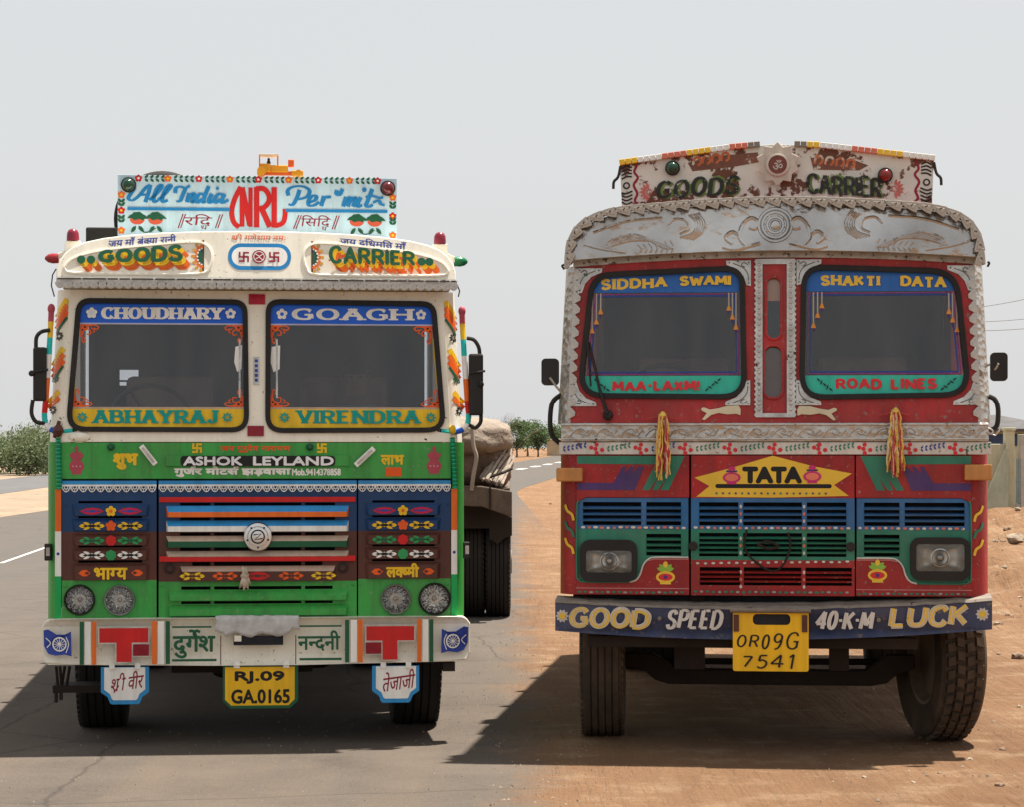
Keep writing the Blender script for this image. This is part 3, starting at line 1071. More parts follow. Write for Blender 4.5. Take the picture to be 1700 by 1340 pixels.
b = B().box(hx(1669) - ox, hx(1683) - ox, -.12, .3, -.1, hzz(716)).box(hx(1667) - ox, hx(1685) - ox, -.16, .34, hzz(716), hzz(711)); mk('pillar', b, M_cream, root, bevel=.012)
b = B().box(hx(1693) - ox, hx(1708) - ox, -.12, .3, -.1, hzz(722)); mk('pillar', b, M_conc, root, bevel=.012)
g = empty('sheet_gate', (hx(1685), 62.92, 0)); tag(g, 'faded blue green sheet metal gate between two pillars at the right edge', 'gate')
for i in range(3):
    b = B().box(.02 + i * .055, .068 + i * .055, -.02, .02, hzz(836), hzz(762) - .02 * i); mk('plank', b, M_blue, g)
b = B().box(.0, .19, -.035, -.022, hzz(800), hzz(796)); mk('rail', b, M_blue, g)
b = B().box(.01, .18, -.02, .02, hzz(853), hzz(838)); mk('lower_panel', b, M_conc, g)
g = empty('sheet_metal', (hx(1660), 62.2, 0)); tag(g, 'large grey green sheet with sloping top leaning on the boundary wall', 'sheet')
ox2 = hx(1660)
yl = 62.2 / FPX
q = [((1630 - 850) * yl - ox2, -.05), ((1676 - 850) * yl - ox2, -.05), ((1681 - 850) * yl - ox2, CAMH + (HOR - 746) * yl), ((1678 - 850) * yl - ox2, CAMH + (HOR - 742) * yl), ((1630 - 850) * yl - ox2, CAMH + (HOR - 846) * yl)]
b = B().plate([q], lambda x, z: .18 + .2 * z, .03); mk('sheet', b, M_green, g, bevel=.004)
root = empty('hut', (hx(1672), 72, 0)); tag(root, 'low hut with grey hipped roof and dark blue shutter beyond the boundary wall', 'house')
s7 = 72 / FPX; ox = hx(1672)
f7 = lambda px: (px - 850) * s7 - ox
z7 = lambda py: CAMH + (HOR - py) * s7
b = B().box(f7(1600), f7(1760), 0, 4, -.1, z7(712)); mk('wall', b, M_cream, root)
b = B(); e0 = z7(713)
b.add([(f7(1634), -.35, e0), (f7(1770), -.35, e0), (f7(1770), 4.3, e0), (f7(1634), 4.3, e0), (f7(1668), 1.9, z7(688)), (f7(1676), 1.9, z7(688)),
       (f7(1634), -.35, e0 - .08), (f7(1770), -.35, e0 - .08), (f7(1770), 4.3, e0 - .08), (f7(1634), 4.3, e0 - .08)],
      [(0, 1, 5, 4), (1, 2, 5), (2, 3, 4, 5), (3, 0, 4), (6, 7, 1, 0), (7, 8, 2, 1), (8, 9, 3, 2), (9, 6, 0, 3), (9, 8, 7, 6)])
mk('roof', b, M_roof, root)
b = B().box(f7(1640), f7(1669), -.05, .02, z7(741), z7(722)); mk('shutter', b, M_navy, root)
b = B().box(f7(1684), f7(1700), -.05, .02, z7(741), z7(722)); mk('shutter', b, M_navy, root)

# ------------------------------------------------------------------ power lines and far gantry
M_wire = mat('grey cable', (.22, .22, .23), .6)
pw = 58.0
for k, (ya, yb_, lb) in enumerate([(514, 499, 'uppermost overhead cable right of the red truck'), (535, 531, 'middle overhead cable right of the red truck'), (549, 547, 'lowest overhead cable right of the red truck')]):
    xa, xb = (1560 - 850) / FPX * pw, (1700 - 850) / FPX * pw
    za, zb = CAMH + (HOR - ya) / FPX * pw, CAMH + (HOR - yb_) / FPX * pw
    s_ = (zb - za) / ((1700 - 1640) / FPX * pw)
    pts = []
    for i in range(13):
        t = i / 12; x = xa + (xb - xa) * 1.6 * t
        pts.append((x, pw, za - s_ * .3 + s_ * (x - xa) * .6 + .35 * (t - .35) ** 2))
    o = mk('overhead_cable', B().tube(pts, .009, 5), M_wire, smooth=True)
    tag(o, lb, 'cable', 'overhead cables')
M_gant = mat('galvanised lattice steel', (.42, .43, .44), .6, metal=.3)
gy = 230; gs = gy / FPX
root = empty('switchyard_gantry', ((50 - 850) * gs, gy, hgt(gy))); tag(root, 'thin steel switchyard gantry rising behind the scrub on the left', 'gantry')
gx = lambda px: (px - 50) * gs
gz = lambda py: CAMH + (HOR - py) * gs - hgt(gy)
for px, top in ((21, 716), (46, 718), (66, 721), (78, 724)):
    mk('post', B().tube([(gx(px), 0, 0), (gx(px), 0, gz(top))], .07, 5), M_gant, root)
for y_ in (732, 735):
    mk('beam', B().bar((gx(18), 0, gz(y_)), (gx(84), 0, gz(y_ - .5)), .06, .06), M_gant, root)
bb = B()
for i in range(16):
    xa = gx(18 + i * 4)
    bb.bar((xa, 0, gz(735)), (xa + gx(52) - gx(50), 0, gz(732)), .03, .03).bar((xa + gx(52) - gx(50), 0, gz(732)), (xa + gx(54) - gx(50), 0, gz(735)), .03, .03)
mk('lattice', bb, M_gant, root)
# ------------------------------------------------------------------ shared truck pieces
def clip(poly, y, below):
    """part of a picture polygon above (smaller y) or below a line"""
    out = []
    n = len(poly)
    ins = (lambda p: p[1] >= y) if below else (lambda p: p[1] <= y)
    for i in range(n):
        a, b_ = poly[i], poly[(i + 1) % n]
        if ins(a): out.append(a)
        if ins(a) != ins(b_):
            t = (y - a[1]) / (b_[1] - a[1])
            out.append((a[0] + (b_[0] - a[0]) * t, y))
    return out

M_rub = mat('black rubber', (.014, .013, .013), .6, var=.3, dust=.06, dustc='#7a6a5a')
M_gask = mat('window rubber', (.013, .013, .014), .5, var=.3, dust=.05, spec=.2)
M_black = mat('black painted metal', (.012, .012, .012), .45, var=.3, dust=.05)
M_under = mat('grimy chassis steel', (.022, .016, .013), .8, var=.4, dust=.12, dustc='#5a4330')
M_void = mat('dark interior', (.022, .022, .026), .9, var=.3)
M_seat = mat('worn seat vinyl', (.17, .10, .085), .7, var=.3)
M_chrome = mat('dull chrome', (.72, .72, .72), .22, metal=1, var=.1, dust=.2)
M_alu = mat('old aluminium', (.50, .49, .465), .34, metal=.85, var=.3, scale=12, bump=.003, bscale=50, dust=.25, chip=.06, chipc='#3a2c22')
M_refl = mat('lamp reflector', (.86, .86, .85), .12, metal=1, var=.06, scale=20)
M_white = mat('white paint', '#f3f1ea', .45, var=.04, dust=.05)
M_wood = mat('weathered boards', (.24, .17, .12), .85, var=.35, scale=9, bump=.006)
G_wind = glass_mat('windscreen glass', (.74, .76, .79))
G_lamp = glass_mat('lamp glass', (.95, .96, .96), dust=False)
M_tyre = mat('dusty tyre', (.016, .015, .015), .8, var=.3, dust=.12, dustc='#5c4c3c')
M_mud = mat('muddy tyre', (.022, .019, .017), .85, var=.3, scale=9, dust=.8, dustc='#75604d')
M_rim = mat('rim steel', (.16, .12, .09), .7, var=.3, dust=.4)

def wheel(parent, x, y, r, w_, steer=0, mt=None, lug=False, name='wheel'):
    mt = mt or M_tyre
    sg = 1 if x > 0 else -1
    hub = B().lathe([(.0, -.04), (r * .5, -.04), (r * .54, -w_ * .38), (r * .58, -w_ * .40), (r * .58, w_ * .40), (r * .54, w_ * .38), (r * .5, .06 * sg), (.14, .06 * sg), (.12, .14 * sg), (.0, .14 * sg)], (0, 0, 0), 'x', 28)
    for k in range(8):
        a = k * PI / 4
        hub.lathe([(.0, .05 * sg), (.018, .05 * sg), (.018, .085 * sg), (.0, .085 * sg)], (0, math.cos(a) * .19, math.sin(a) * .19), 'x', 6)
    o = mk(name, hub, M_rim, parent, smooth=True)
    o.location = (x, y, r - .006); o.rotation_euler.z = R(steer)
    h = w_ / 2
    g = r * .955
    prof = [(r * .57, -h * .78), (r * .66, -h * .98), (r * .80, -h * 1.04), (r * .92, -h * .99), (g if lug else r * .985, -h * .86)]
    if not lug:
        for k in range(5):
            c = -h * .8 + h * 1.6 * k / 5
            prof += [(r, c + .004), (r, c + h * .26), (r * .978, c + h * .275), (r * .978, c + h * .31)]
    prof += [(g if lug else r * .985, h * .86), (r * .92, h * .99), (r * .80, h * 1.04), (r * .66, h * .98), (r * .57, h * .78)]
    ty = mk('tyre', B().lathe(prof, (0, 0, 0), 'x', 56), mt, o, smooth=True, angle=35)
    tb = B()
    n = 40 if lug else 64
    for k in range(n):
        a0 = 2 * PI * k / n
        rows_ = ((-.80, -.46), (-.38, -.04), (.04, .38), (.46, .80)) if lug else ((-.99, -.86), (.86, .99))
        for j, (t0, t1) in enumerate(rows_):
            a = a0 + (PI / n if j % 2 else 0)
            da = 2 * PI / n * (.36 if lug else .3)
            r0, r1 = (g * .985, r) if lug else (r * .93, r * .985)
            if not lug: r1 = r * .978
            q = lambda rr, aa, t: (t * h, rr * math.cos(aa), rr * math.sin(aa))
            sk = .02 if j % 2 else -.02
            tb.hexa([q(r0, a - da, t0), q(r0, a - da + sk, t1), q(r0, a + da + sk, t1), q(r0, a + da, t0)],
                    [q(r1, a - da * .88, t0 + .02), q(r1, a - da * .88 + sk, t1 - .02), q(r1, a + da * .88 + sk, t1 - .02), q(r1, a + da * .88, t0 + .02)])
    tr = mk('tread', tb, mt, o)
    tr['kind'] = 'stuff'
    return o

def interior(T, y0, zf, zr, hw, root, wheel_x, dash_z, holes=()):
    """dark cab inside: floor, rear wall, roof lining, dashboard, seats, steering wheel"""
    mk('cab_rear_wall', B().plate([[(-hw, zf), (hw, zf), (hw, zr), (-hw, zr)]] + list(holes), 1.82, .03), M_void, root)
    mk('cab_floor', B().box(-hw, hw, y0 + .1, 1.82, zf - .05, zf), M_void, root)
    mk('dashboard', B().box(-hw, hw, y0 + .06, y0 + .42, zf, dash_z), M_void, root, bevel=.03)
    for x in (-.55, .55):
        b = B().box(x - .3, x + .3, 1.2, 1.7, zf, dash_z - .35).box(x - .28, x + .28, 1.58, 1.72, dash_z - .35, dash_z + .38)
        mk('seat', b, M_seat, root, bevel=.04)
    ring = [(wheel_x + .24 * math.cos(a), y0 + .52 - .08 * math.sin(a), dash_z + .08 + .22 * math.sin(a)) for a in [i * PI / 10 for i in range(21)]]
    b = B().tube(ring, .014, 6)
    for a in (0, 2.1, 4.2):
        b.tube([(wheel_x, y0 + .54, dash_z + .06), (wheel_x + .23 * math.cos(a), y0 + .52 - .08 * math.sin(a), dash_z + .08 + .21 * math.sin(a))], .01, 5)
    mk('steering_wheel', b, M_black, root, smooth=True)

def lamp_round(T, px, py, r, y, parent, rimm, flutes=20):
    c = T.pt(px, py, y)
    rr = r * T.s
    b = B().lathe([(rr * 1.04, .0), (rr * 1.10, -.012), (rr * 1.04, -.02), (rr * .97, -.014), (rr * .95, .0)], c, 'y', 32)
    o = mk('headlight', b, rimm, parent, smooth=True, angle=60)
    prof = [(rr * .97, -.006), (rr * .86, .022), (rr * .66, .05), (rr * .40, .075), (rr * .22, .085), (.001, .086)]
    rb = B().lathe(prof, c, 'y', 48)
    rq = random.Random(int(px))
    rb.v = [(x, y + (.005 if (i % 48) % 4 < 2 else -.004) * (1 if 48 <= i < 192 else 0) + rq.uniform(-.0015, .0015), z) for i, (x, y, z) in enumerate(rb.v)]
    mk('reflector', rb, M_refl, o)
    b = B()
    n = 48
    vs, fs = [], []
    for i, (q, t) in enumerate(((1, 0), (.8, -.010), (.5, -.018), (.2, -.0215))):
        for k in range(n):
            a = 2 * PI * k / n
            f = -.0035 * (k % 2) * (1 if q > .3 else 0)
            vs.append((c[0] + rr * .96 * q * math.cos(a), c[1] - .008 + t + f, c[2] + rr * .96 * q * math.sin(a)))
    for i in range(3):
        for k in range(n):
            a, b2 = i * n + k, i * n + (k + 1) % n
            fs.append((a, b2, b2 + n, a + n))
    fs.append(tuple(3 * n + k for k in range(n)))
    b.add(vs, fs)
    mk('lens', b, G_lamp, o)
    mk('bulb', B().ball((c[0], c[1] + .04, c[2]), .018, .02, .018, 10).lathe([(.03, .06), (.034, .03), (.0, .03)], c, 'y', 14), M_alu, o, smooth=True)
    return o

def corner(rows, y1, n=8):
    """rounded cab corner + side: rows of (z, xe, rx, yf, ry); returns builder for x>0 side mirrored by caller"""
    out = []
    for sg in (-1, 1):
        b = B()
        vs, fs = [], []
        for z, xe, rx, yf, ry in rows:
            for i in range(n + 1):
                a = PI / 2 * i / n
                vs.append((sg * (xe + rx * math.sin(a)), yf + ry * (1 - math.cos(a)), z))
            vs.append((sg * (xe + rx), y1, z))
            vs.append((sg * (xe + rx - .03), y1, z))
        k = n + 3
        for j in range(len(rows) - 1):
            for i in range(k - 1):
                a = j * k + i
                fs.append((a, a + 1, a + k + 1, a + k))
        b.add(vs, fs)
        out.append(b)
    return out

# ------------------------------------------------------------------ the green and cream truck
T = Truck(428, 14.0, 'cargo_truck')
G = T.root
tag(G, 'green and cream painted cargo truck with light blue roof signboard, left of the picture', 'truck')
P_cream = mat('cream paint', '#f4eedd', .38, var=.04, scale=3, dust=.10, chip=.045, chipc='#86684a', chipscale=38, grime=.18)
P_green = mat('bright green paint', (.030, .36, .060), .35, var=.12, scale=3, dust=.15, chip=.07, chipc='#7f9478', chipscale=42, grime=.55)
P_dgreen = mat('deep green paint', (.012, .10, .045), .4, var=.12)
P_blue = mat('deep blue paint', (.006, .045, .14), .4, var=.15, dust=.03)
P_lblue = mat('light blue paint', (.02, .28, .62), .4, var=.1, dust=.06)
P_brown = mat('maroon brown paint', (.095, .030, .022), .45, var=.15, dust=.05)
P_red = mat('signal red paint', (.62, .010, .012), .4, var=.1, dust=.05)
P_orange = mat('orange paint', (.85, .16, .016), .4, var=.1, dust=.05)
P_yellow = mat('yellow paint', (.90, .56, .015), .4, var=.08, dust=.05)
P_tan = mat('beige paint', (.55, .41, .31), .45, var=.1, dust=.1)
P_maroon = mat('dark red reflector', (.25, .008, .02), .25, var=.15, scale=40)
P_board = mat('pale blue board', '#c4e4f2', .5, var=.05, dust=.10)
P_royal = mat('royal blue vinyl', (.012, .12, .66), .35, var=.08)
P_script = mat('sky blue letters', (.015, .22, .52), .45, var=.15)
P_teal = mat('teal vinyl', (.0, .30, .25), .4, var=.1)
P_pink = mat('faded red motif', (.45, .07, .10), .5, var=.2)
P_scarlet = mat('orange red vinyl', (.80, .11, .012), .4, var=.12)
P_ink = mat('blue ink paint', (.03, .06, .32), .5, var=.15)
P_wine = mat('wine paint', (.28, .015, .035), .5, var=.15)
P_turq = mat('turquoise tape', (.02, .52, .48), .4, var=.1)
P_plate = mat('plate yellow', (.92, .52, .008), .45, var=.05, dust=.08)
P_bpaint = mat('black paint', (.012, .012, .012), .5, var=.2)

FY = .10                                             # front of the lower panels
z735 = T.Z(735, FY)
WP = lambda x, z: FY + .114 * (z - z735)              # raked windscreen panel
S = lambda *a: None

# bumper
bump_pts = [(80, 1029), (104, 1027), (752, 1027), (776, 1029), (784, 1040), (783, 1088), (776, 1103), (500, 1106), (356, 1106), (80, 1103), (73, 1090), (72, 1040)]
b = B().plate([T.loop(bump_pts)], lambda x, z: .0 + max(0, abs(x) - 1.08) ** 2 * 3.0, .16)
bumper = mk('bumper', b, P_cream, G, bevel=.018)
D_ = Deco(T, 0.0)
BW, BG, BO, BR_, BD, BI = 0, 1, 2, 3, 4, 5
for mx in (lambda p: p, lambda p: 856 - p):
    for xa, xb, m in ((136, 143, BG), (144.5, 154, BW), (156, 163, BO), (254, 262, BO), (263.5, 274, BW), (276.5, 283.5, BG)):
        D_ = Deco(T, 0.0); D_.rect(*sorted((mx(xa), mx(xb))), 1031, 1102, 0)
        D_.done('stripe', [[M_white, P_dgreen, P_orange][m]], bumper)
for mx in (lambda p: p, lambda p: 856 - p):
    D_ = Deco(T, 0.0)
    f = lambda pts: [(mx(x), y) for x, y in pts]
    D_.poly(f([(166, 1040), (250, 1040), (250, 1090), (223, 1090), (223, 1100), (194, 1100), (194, 1068), (166, 1068)]), 0)
    D_.poly(f([(168, 1042), (248, 1042), (248, 1066), (221, 1066), (221, 1098), (196, 1098), (196, 1066), (168, 1066)]), 1)
    D_.done('painted_letter_t', [M_alu, P_red], bumper)
    xa, xb = sorted((mx(223), mx(249)))
    mk('reflector', T.bx(B(), xa, xb, 1069, 1088, -.008, -.001), P_maroon, bumper, bevel=.002)
for nm, xa, xb, ya, yb_, l0, l1 in (('दुगे^श', 289, 357, 1092, 1046, 287, 352), ('नन~दनी', 495, 564, 1082, 1046, 497, 567)):
    D_ = Deco(T, 0.0)
    D_.text(nm, xa, xb, ya, ya - (46 if xa < 400 else 33), 0, bold=.03, hi=True)
    D_.done('lettering', [P_dgreen], bumper)
    for ra in ((l0, l1, 1039.5, 1042.5), (l0, l1 + 8 if xa < 400 else l1, 1094, 1098)):
        D_ = Deco(T, 0.0); D_.rect(*ra, 0); D_.done('underline', [P_dgreen], bumper)
for mx in (lambda p: p, lambda p: 856 - p):          # blue wheel-and-cloth emblems on the bumper ends
    D_ = Deco(T, lambda x, z: max(0, abs(x) - 1.08) ** 2 * 3.0)
    f = lambda pts: [(mx(x), y) for x, y in pts]
    D_.poly(f([(76, 1046), (84, 1044), (98, 1052), (112, 1052), (122, 1047), (123, 1088), (112, 1085), (96, 1087), (84, 1084), (77, 1072)]), 0)
    D_.ring(mx(103), 1068, 12, 2.2, 1)
    for k in range(12):
        a = k * PI / 6
        D_.line([(mx(103), 1068), (mx(103) + 10 * math.cos(a), 1068 + 10 * math.sin(a))], 1, 1)
    D_.line(f([(80, 1058), (88, 1066), (82, 1074)]), 1.6, 1, smooth=True).line(f([(114, 1056), (118, 1068), (114, 1082)]), 1.4, 1, smooth=True)
    D_.done('emblem', [P_ink, M_white], bumper)
mk('slot', T.bx(B(), 388, 470, 1056, 1072, -.0045, -.001), M_void, bumper)
for xa in (366, 490):
    mk('seam', T.bx(B(), xa, xa + 1.6, 1056, 1104, -.003, -.001), P_brown, bumper)
mk('bolt', T.bx(B(), 389, 401, 1056, 1066, -.012, -.004), P_cream, bumper, bevel=.003)

# cloth lying over the bumper edge
b = B()
n = 40
vs, fs = [], []
for i in range(n + 1):
    u = i / n; px = 358 + 138 * u
    low = 1050 + 2.4 * noise.noise(Vector((u * 6, 1, 0))) + 3 * math.sin(u * 19) + (5 if .1 < u < .9 else -3)
    for j in range(8):
        t = j / 7
        wv = .006 * noise.noise(Vector((u * 14, t * 3, 2)))
        if t < .3: p = (T.X(px), .10 - .115 * t / .3, T.Z(1027) + .012 + wv)
        else: p = (T.X(px + 2 * wv * 300), -.014 + wv, T.Z(1027 + (low - 1027) * (t - .3) / .7) + .01 * (1 - t))
        vs.append(p)
for i in range(n):
    for j in range(7):
        a = i * 8 + j
        fs.append((a, a + 1, a + 9, a + 8))
b.add(vs, fs)
o = mk('cloth_strip', b, mat('grey matted cloth', (.50, .49, .47), .95, var=.22, scale=14, bump=.003, bscale=60), smooth=True, angle=180)
md = o.modifiers.new('th', 'SOLIDIFY'); md.thickness = .008
o.location = G.location; o.rotation_euler = G.rotation_euler
tag(o, 'matted grey cloth strip draped over the middle of the cream bumper', 'cloth')

# number plate and hanging plaques
b = B().plate([T.loop([(370, 1106), (495, 1106), (495, 1166), (482, 1178), (383, 1178), (370, 1166)])], .03, .006)
pl = mk('number_plate', b, P_dgreen, G, bevel=.002)
D_ = Deco(T, .03)
D_.poly([(374, 1108), (489, 1108), (489, 1162), (479, 1172), (384, 1172), (374, 1162)], 0)
D_.text('RJ.09', 391, 471, 1135, 1116, 1, bold=.085).text('GA.0165', 385, 480, 1168, 1146, 1, bold=.06)
D_.done('lettering', [P_plate, P_bpaint], pl)
for xa in (388, 470):
    mk('hanger', T.bx(B(), xa, xa + 10, 1098, 1110, .018, .028), M_white, pl)
for (x0, ya, txt, hx0, hx1, hy0, hy1) in ((170, 1107, 'श/ी वीर', 186, 238, 1150, 1118), (618, 1109, 'तेजाजी', 634, 687, 1152, 1120)):
    x1 = x0 + 79; yb_ = ya + 62
    sh = [(x0, ya), (x1, ya), (x1, yb_ - 20), (x1 - 4, yb_ - 17), (x1 - 11, yb_ - 12), (x1 - 15, yb_ - 2), (x1 - 18, yb_), (x0 + 18, yb_), (x0 + 15, yb_ - 2), (x0 + 11, yb_ - 12), (x0 + 4, yb_ - 17), (x0, yb_ - 20)]
    p = mk('hanging_plaque', B().plate([T.loop(sh)], .03, .006), P_lblue, G, bevel=.002)
    ins = [(x0 + 6 + (x - x0) * (67 / 79), ya + (y - ya) * (54 / 62)) for x, y in sh]
    D_ = Deco(T, .03)
    D_.poly(ins, 0).text(txt, hx0, hx1, hy0, hy1, 1, bold=.012, hi=True, rise=7, slant=.12)
    D_.done('lettering', [M_white, P_wine], p)
    for xa in (x0 + 14, x0 + 56):
        mk('hanger', T.bx(B(), xa, xa + 9, ya - 7, ya + 3, .018, .028), M_white, p)

# lower body: corners, flag stripes, three panels
def pxr(T, px, y): return abs(T.X(px, y))
rows_lo = [(T.Z(1030), pxr(T, 106, FY), .085, FY + .02, .12), (T.Z(735, FY), pxr(T, 104, FY), .078, FY + .012, .14)]
for b in corner(rows_lo, 1.9): mk('cab_corner', b, P_green, G, smooth=True)
mk('shade_backing', B().box(T.X(107, .2), T.X(749, .2), .235, .27, T.Z(1040, .2), T.Z(737, .2)), M_void, G)  # dark sheet colours in the shade behind seams and slots
def panel(loops_px, mt, y=FY, th=.03, name='panel', parent=None, bevel=0.0):
    return mk(name, B().plate([T.loop(q, y) for q in loops_px], y, th), mt, parent or G, bevel=bevel)
def R4(x0, x1, y0, y1): return [(x0, y0), (x1, y0), (x1, y1), (x0, y1)]
def slat(T, parent, x0, x1, yt, ym, yb_, mats, y=FY, proj=.03, name='slat', tp=4, bevel=0):
    b = B()
    X0, X1 = T.X(x0, y), T.X(x1, y); tp = tp * T.s
    zt, zm, zb = T.Z(yt, y), T.Z(ym, y), T.Z(yb_, y)
    vs = [(X0, y + .002, zt), (X1, y + .002, zt), (X1 - tp, y - proj, zm), (X0 + tp, y - proj, zm), (X1 - tp, y - proj, zb), (X0 + tp, y - proj, zb), (X1, y + .01, zb), (X0, y + .01, zb)]
    b.add(vs, [(0, 3, 2, 1)], 0)
    b.add(vs, [(3, 5, 4, 2)], 1)
    b.add(vs, [(5, 7, 6, 4), (0, 7, 5, 3), (1, 2, 4, 6)], 1)
    return mk(name, b, mats, parent, bevel=bevel)

def motif(D, cx, cy, w_, h, m, m2=None, star=False):
    D.poly([(cx - w_, cy), (cx - w_ * .55, cy - h * .75), (cx, cy - h), (cx + w_ * .55, cy - h * .75), (cx + w_, cy), (cx + w_ * .55, cy + h * .75), (cx, cy + h), (cx - w_ * .55, cy + h * .75)], m) if not star else None
    if star:
        for a in (0, 180): D.petal(cx, cy, a, w_ * .45, w_, h * .9, m)
        for sx in (-1, 1):
            for sy in (-1, 1):
                D.petal(cx + sx * w_ * .1, cy + sy * h * .2, math.degrees(math.atan2(sy * h * .7, sx * w_ * .62)), 0, w_ * .62, h * .62, m)
        D.disc(cx, cy, h * .5, m, n=8)
    if m2 is not None:
        D.disc(cx, cy, w_ * .34, m2, ry=h * .35, n=10)
        D.petal(cx, cy, 0, w_ * .3, w_ * .7, h * .4, m2); D.petal(cx, cy, 180, w_ * .3, w_ * .7, h * .4, m2)

lace_m = [M_white, P_lblue]
def lace(parent, x0, x1, y0):
    D = Deco(T, FY)
    D.rect(x0, x1, y0, y0 + 7, 1)
    D.rect(x0, x1, y0 + 6, y0 + 9, 0)
    k = max(1, round((x1 - x0) / 14)); st = (x1 - x0) / k
    for i in range(k):
        c = x0 + st * (i + .5)
        D.line([(c + 6.2 * math.cos(a), y0 + 8 + 10 * math.sin(a)) for a in [PI * j / 8 for j in range(9)]], 1.4, 0)
        D.line([(c + 3.2 * math.cos(a), y0 + 8 + 5.5 * math.sin(a)) for a in [PI * j / 6 for j in range(7)]], 1.2, 0)
        for a in (PI * .25, PI * .5, PI * .75):
            D.line([(c + 3.2 * math.cos(a), y0 + 8 + 5.5 * math.sin(a)), (c + 6 * math.cos(a), y0 + 8 + 9.6 * math.sin(a))], 1, 0)
        D.poly([(x0 + st * i, y0 + 8), (x0 + st * i + 2.6, y0 + 8), (x0 + st * i, y0 + 15)], 0)
    return D.done('lace_border', lace_m, parent)

slot_rows = [(832, 836), (857, 860.5), (881, 884.5), (905.5, 909), (930, 934)]
for side in (0, 1):
    mx = (lambda p: p) if not side else (lambda p: 856 - p)
    xa, xb = sorted((mx(107), mx(261.5)))
    sa, sb = sorted((mx(134), mx(238)))
    holes_u = [R4(sa, sb, a, c) for a, c in slot_rows[:3] if c < 883]
    up = panel([R4(xa, xb, 798, 883)] + holes_u, P_blue)
    lo = panel([R4(xa, xb, 883, 963)] + [R4(sa, sb, a, c) for a, c in slot_rows if a > 883], P_brown)
    lc = [(136, 995, 25), (201, 996, 25)] if not side else [(657, 997, 25), (722, 997, 26.5)]
    gp = panel([R4(xa, xb, 963, 1029)] + [circ(cx, cy, r, 28) for cx, cy, r in lc], P_green)
    for cx, cy, r in lc:
        lamp_round(T, cx, cy, r - 1.5, FY - .002, gp, M_black if cx in (136, 722) else M_alu)
    lace(up, xa, xb, 799)
    la, lb = sorted((mx(123), mx(251)))
    cx = (la + lb) / 2
    spec = [(837, 846, 856, P_blue, up, 0), (861, 870, 880.5, P_blue, up, 1), (886, 894, 905, P_brown, lo, 2), (910, 918, 929, P_brown, lo, 3), (935, 943, 962, P_brown, lo, 4)]
    for yt, ym, yb_, mm, par, k in spec:
        sl = slat(T, par, la, lb, yt, ym - 3, yb_, [mm, mm], proj=.022, name='louvre', tp=7)
        D = Deco(T, FY - .022)
        yc = (ym + yb_) / 2 - 2
        if k == 0:
            motif(D, cx - 31, yc, 20, 6, 0, 1); motif(D, cx + 31, yc, 20, 6, 0, 1); D.flower(cx, yc, 9, 2, 3)
            D.done('flower_motif', [mat('crimson motif', (.50, .015, .06), .45), P_ink, P_yellow, P_orange], sl)
        elif k == 1:
            motif(D, cx - 31, yc, 21, 7, 0, 1, True); motif(D, cx + 31, yc, 21, 7, 0, 1, True); D.flower(cx, yc, 9, 2)
            D.done('flower_motif', [P_yellow, P_bpaint, P_scarlet], sl)
        elif k == 2:
            motif(D, cx - 31, yc, 21, 7, 0, 1, True); motif(D, cx + 31, yc, 21, 7, 0, 1, True); D.flower(cx, yc, 9, 2, n=7)
            D.done('flower_motif', [mat('leaf green paint', (.03, .30, .09), .45), P_dgreen, P_red], sl)
        elif k == 3:
            motif(D, cx - 31, yc, 21, 7, 0, 1, True); motif(D, cx + 31, yc, 21, 7, 0, 1, True); D.flower(cx, yc, 9, 2, n=7)
            D.done('flower_motif', [M_white, P_bpaint, MATS['leaf green paint']], sl)
        else:
            D.text('भाग~य' if not side else 'लक~ष~मी', cx - 27, cx + 26, 961 if not side else 960, 943 if not side else 938, 0, bold=.07, hi=True)
            for sg in (-1, 1):
                D.petal(cx + sg * 33, 951, 0 if sg > 0 else 180, 0, 20, 11, 1)
                D.petal(cx + sg * 33, 951, 0 if sg > 0 else 180, 2, 10, 5, 2)
            D.done('lettering', [P_yellow, P_scarlet, P_brown], sl)

# middle grille panel
mu = panel([R4(265, 592, 798, 883), R4(300, 556, 835.5, 840), R4(300, 556, 859.5, 864.5)], P_blue)
ml = panel([R4(265, 592, 883, 966), R4(300, 556, 885, 890), R4(300, 556, 909.5, 915), R4(320, 535, 933.5, 940)], P_brown)
mg = panel([R4(265, 592, 966, 1029), R4(302, 552, 974, 979.5), R4(302, 552, 998.5, 1003)], P_green)
lace(mu, 265, 592, 799)
mk('red_band', T.bx(B(), 266, 590, 826, 834.5, FY - .008, FY + .0), P_red, mu, bevel=.002)
mk('red_band', T.bx(B(), 266, 590, 924, 933, FY - .034, FY + .0), P_red, ml, bevel=.002)
for x0, x1, yt, ym, yb_, mt, mf, par in ((277, 579, 840, 850.5, 859, P_lblue, P_orange, mu), (277, 579, 864.5, 874, 883, P_lblue, M_white, mu),
                                        (277, 579, 890, 899, 909, P_tan, P_dgreen, ml), (277, 579, 915, 923.5, 925, P_tan, P_tan, ml),
                                        (300, 557, 940, 949, 965, P_tan, P_brown, ml), (280, 578, 980, 990, 997, P_green, P_green, mg), (280, 578, 1004, 1012, 1022, P_green, P_green, mg)):
    slat(T, par, x0, x1, yt, ym, yb_, [mt, mf], proj=.034)
for cx, m in ((320, 0), (374, 1), (428, 2), (483, 1), (537, 0)):
    D = Deco(T, FY - .034); motif(D, cx, 957, 21, 7, m, 3, m != 2)
    D.done('flower_motif', [P_yellow, P_scarlet, P_red, P_brown], ml)
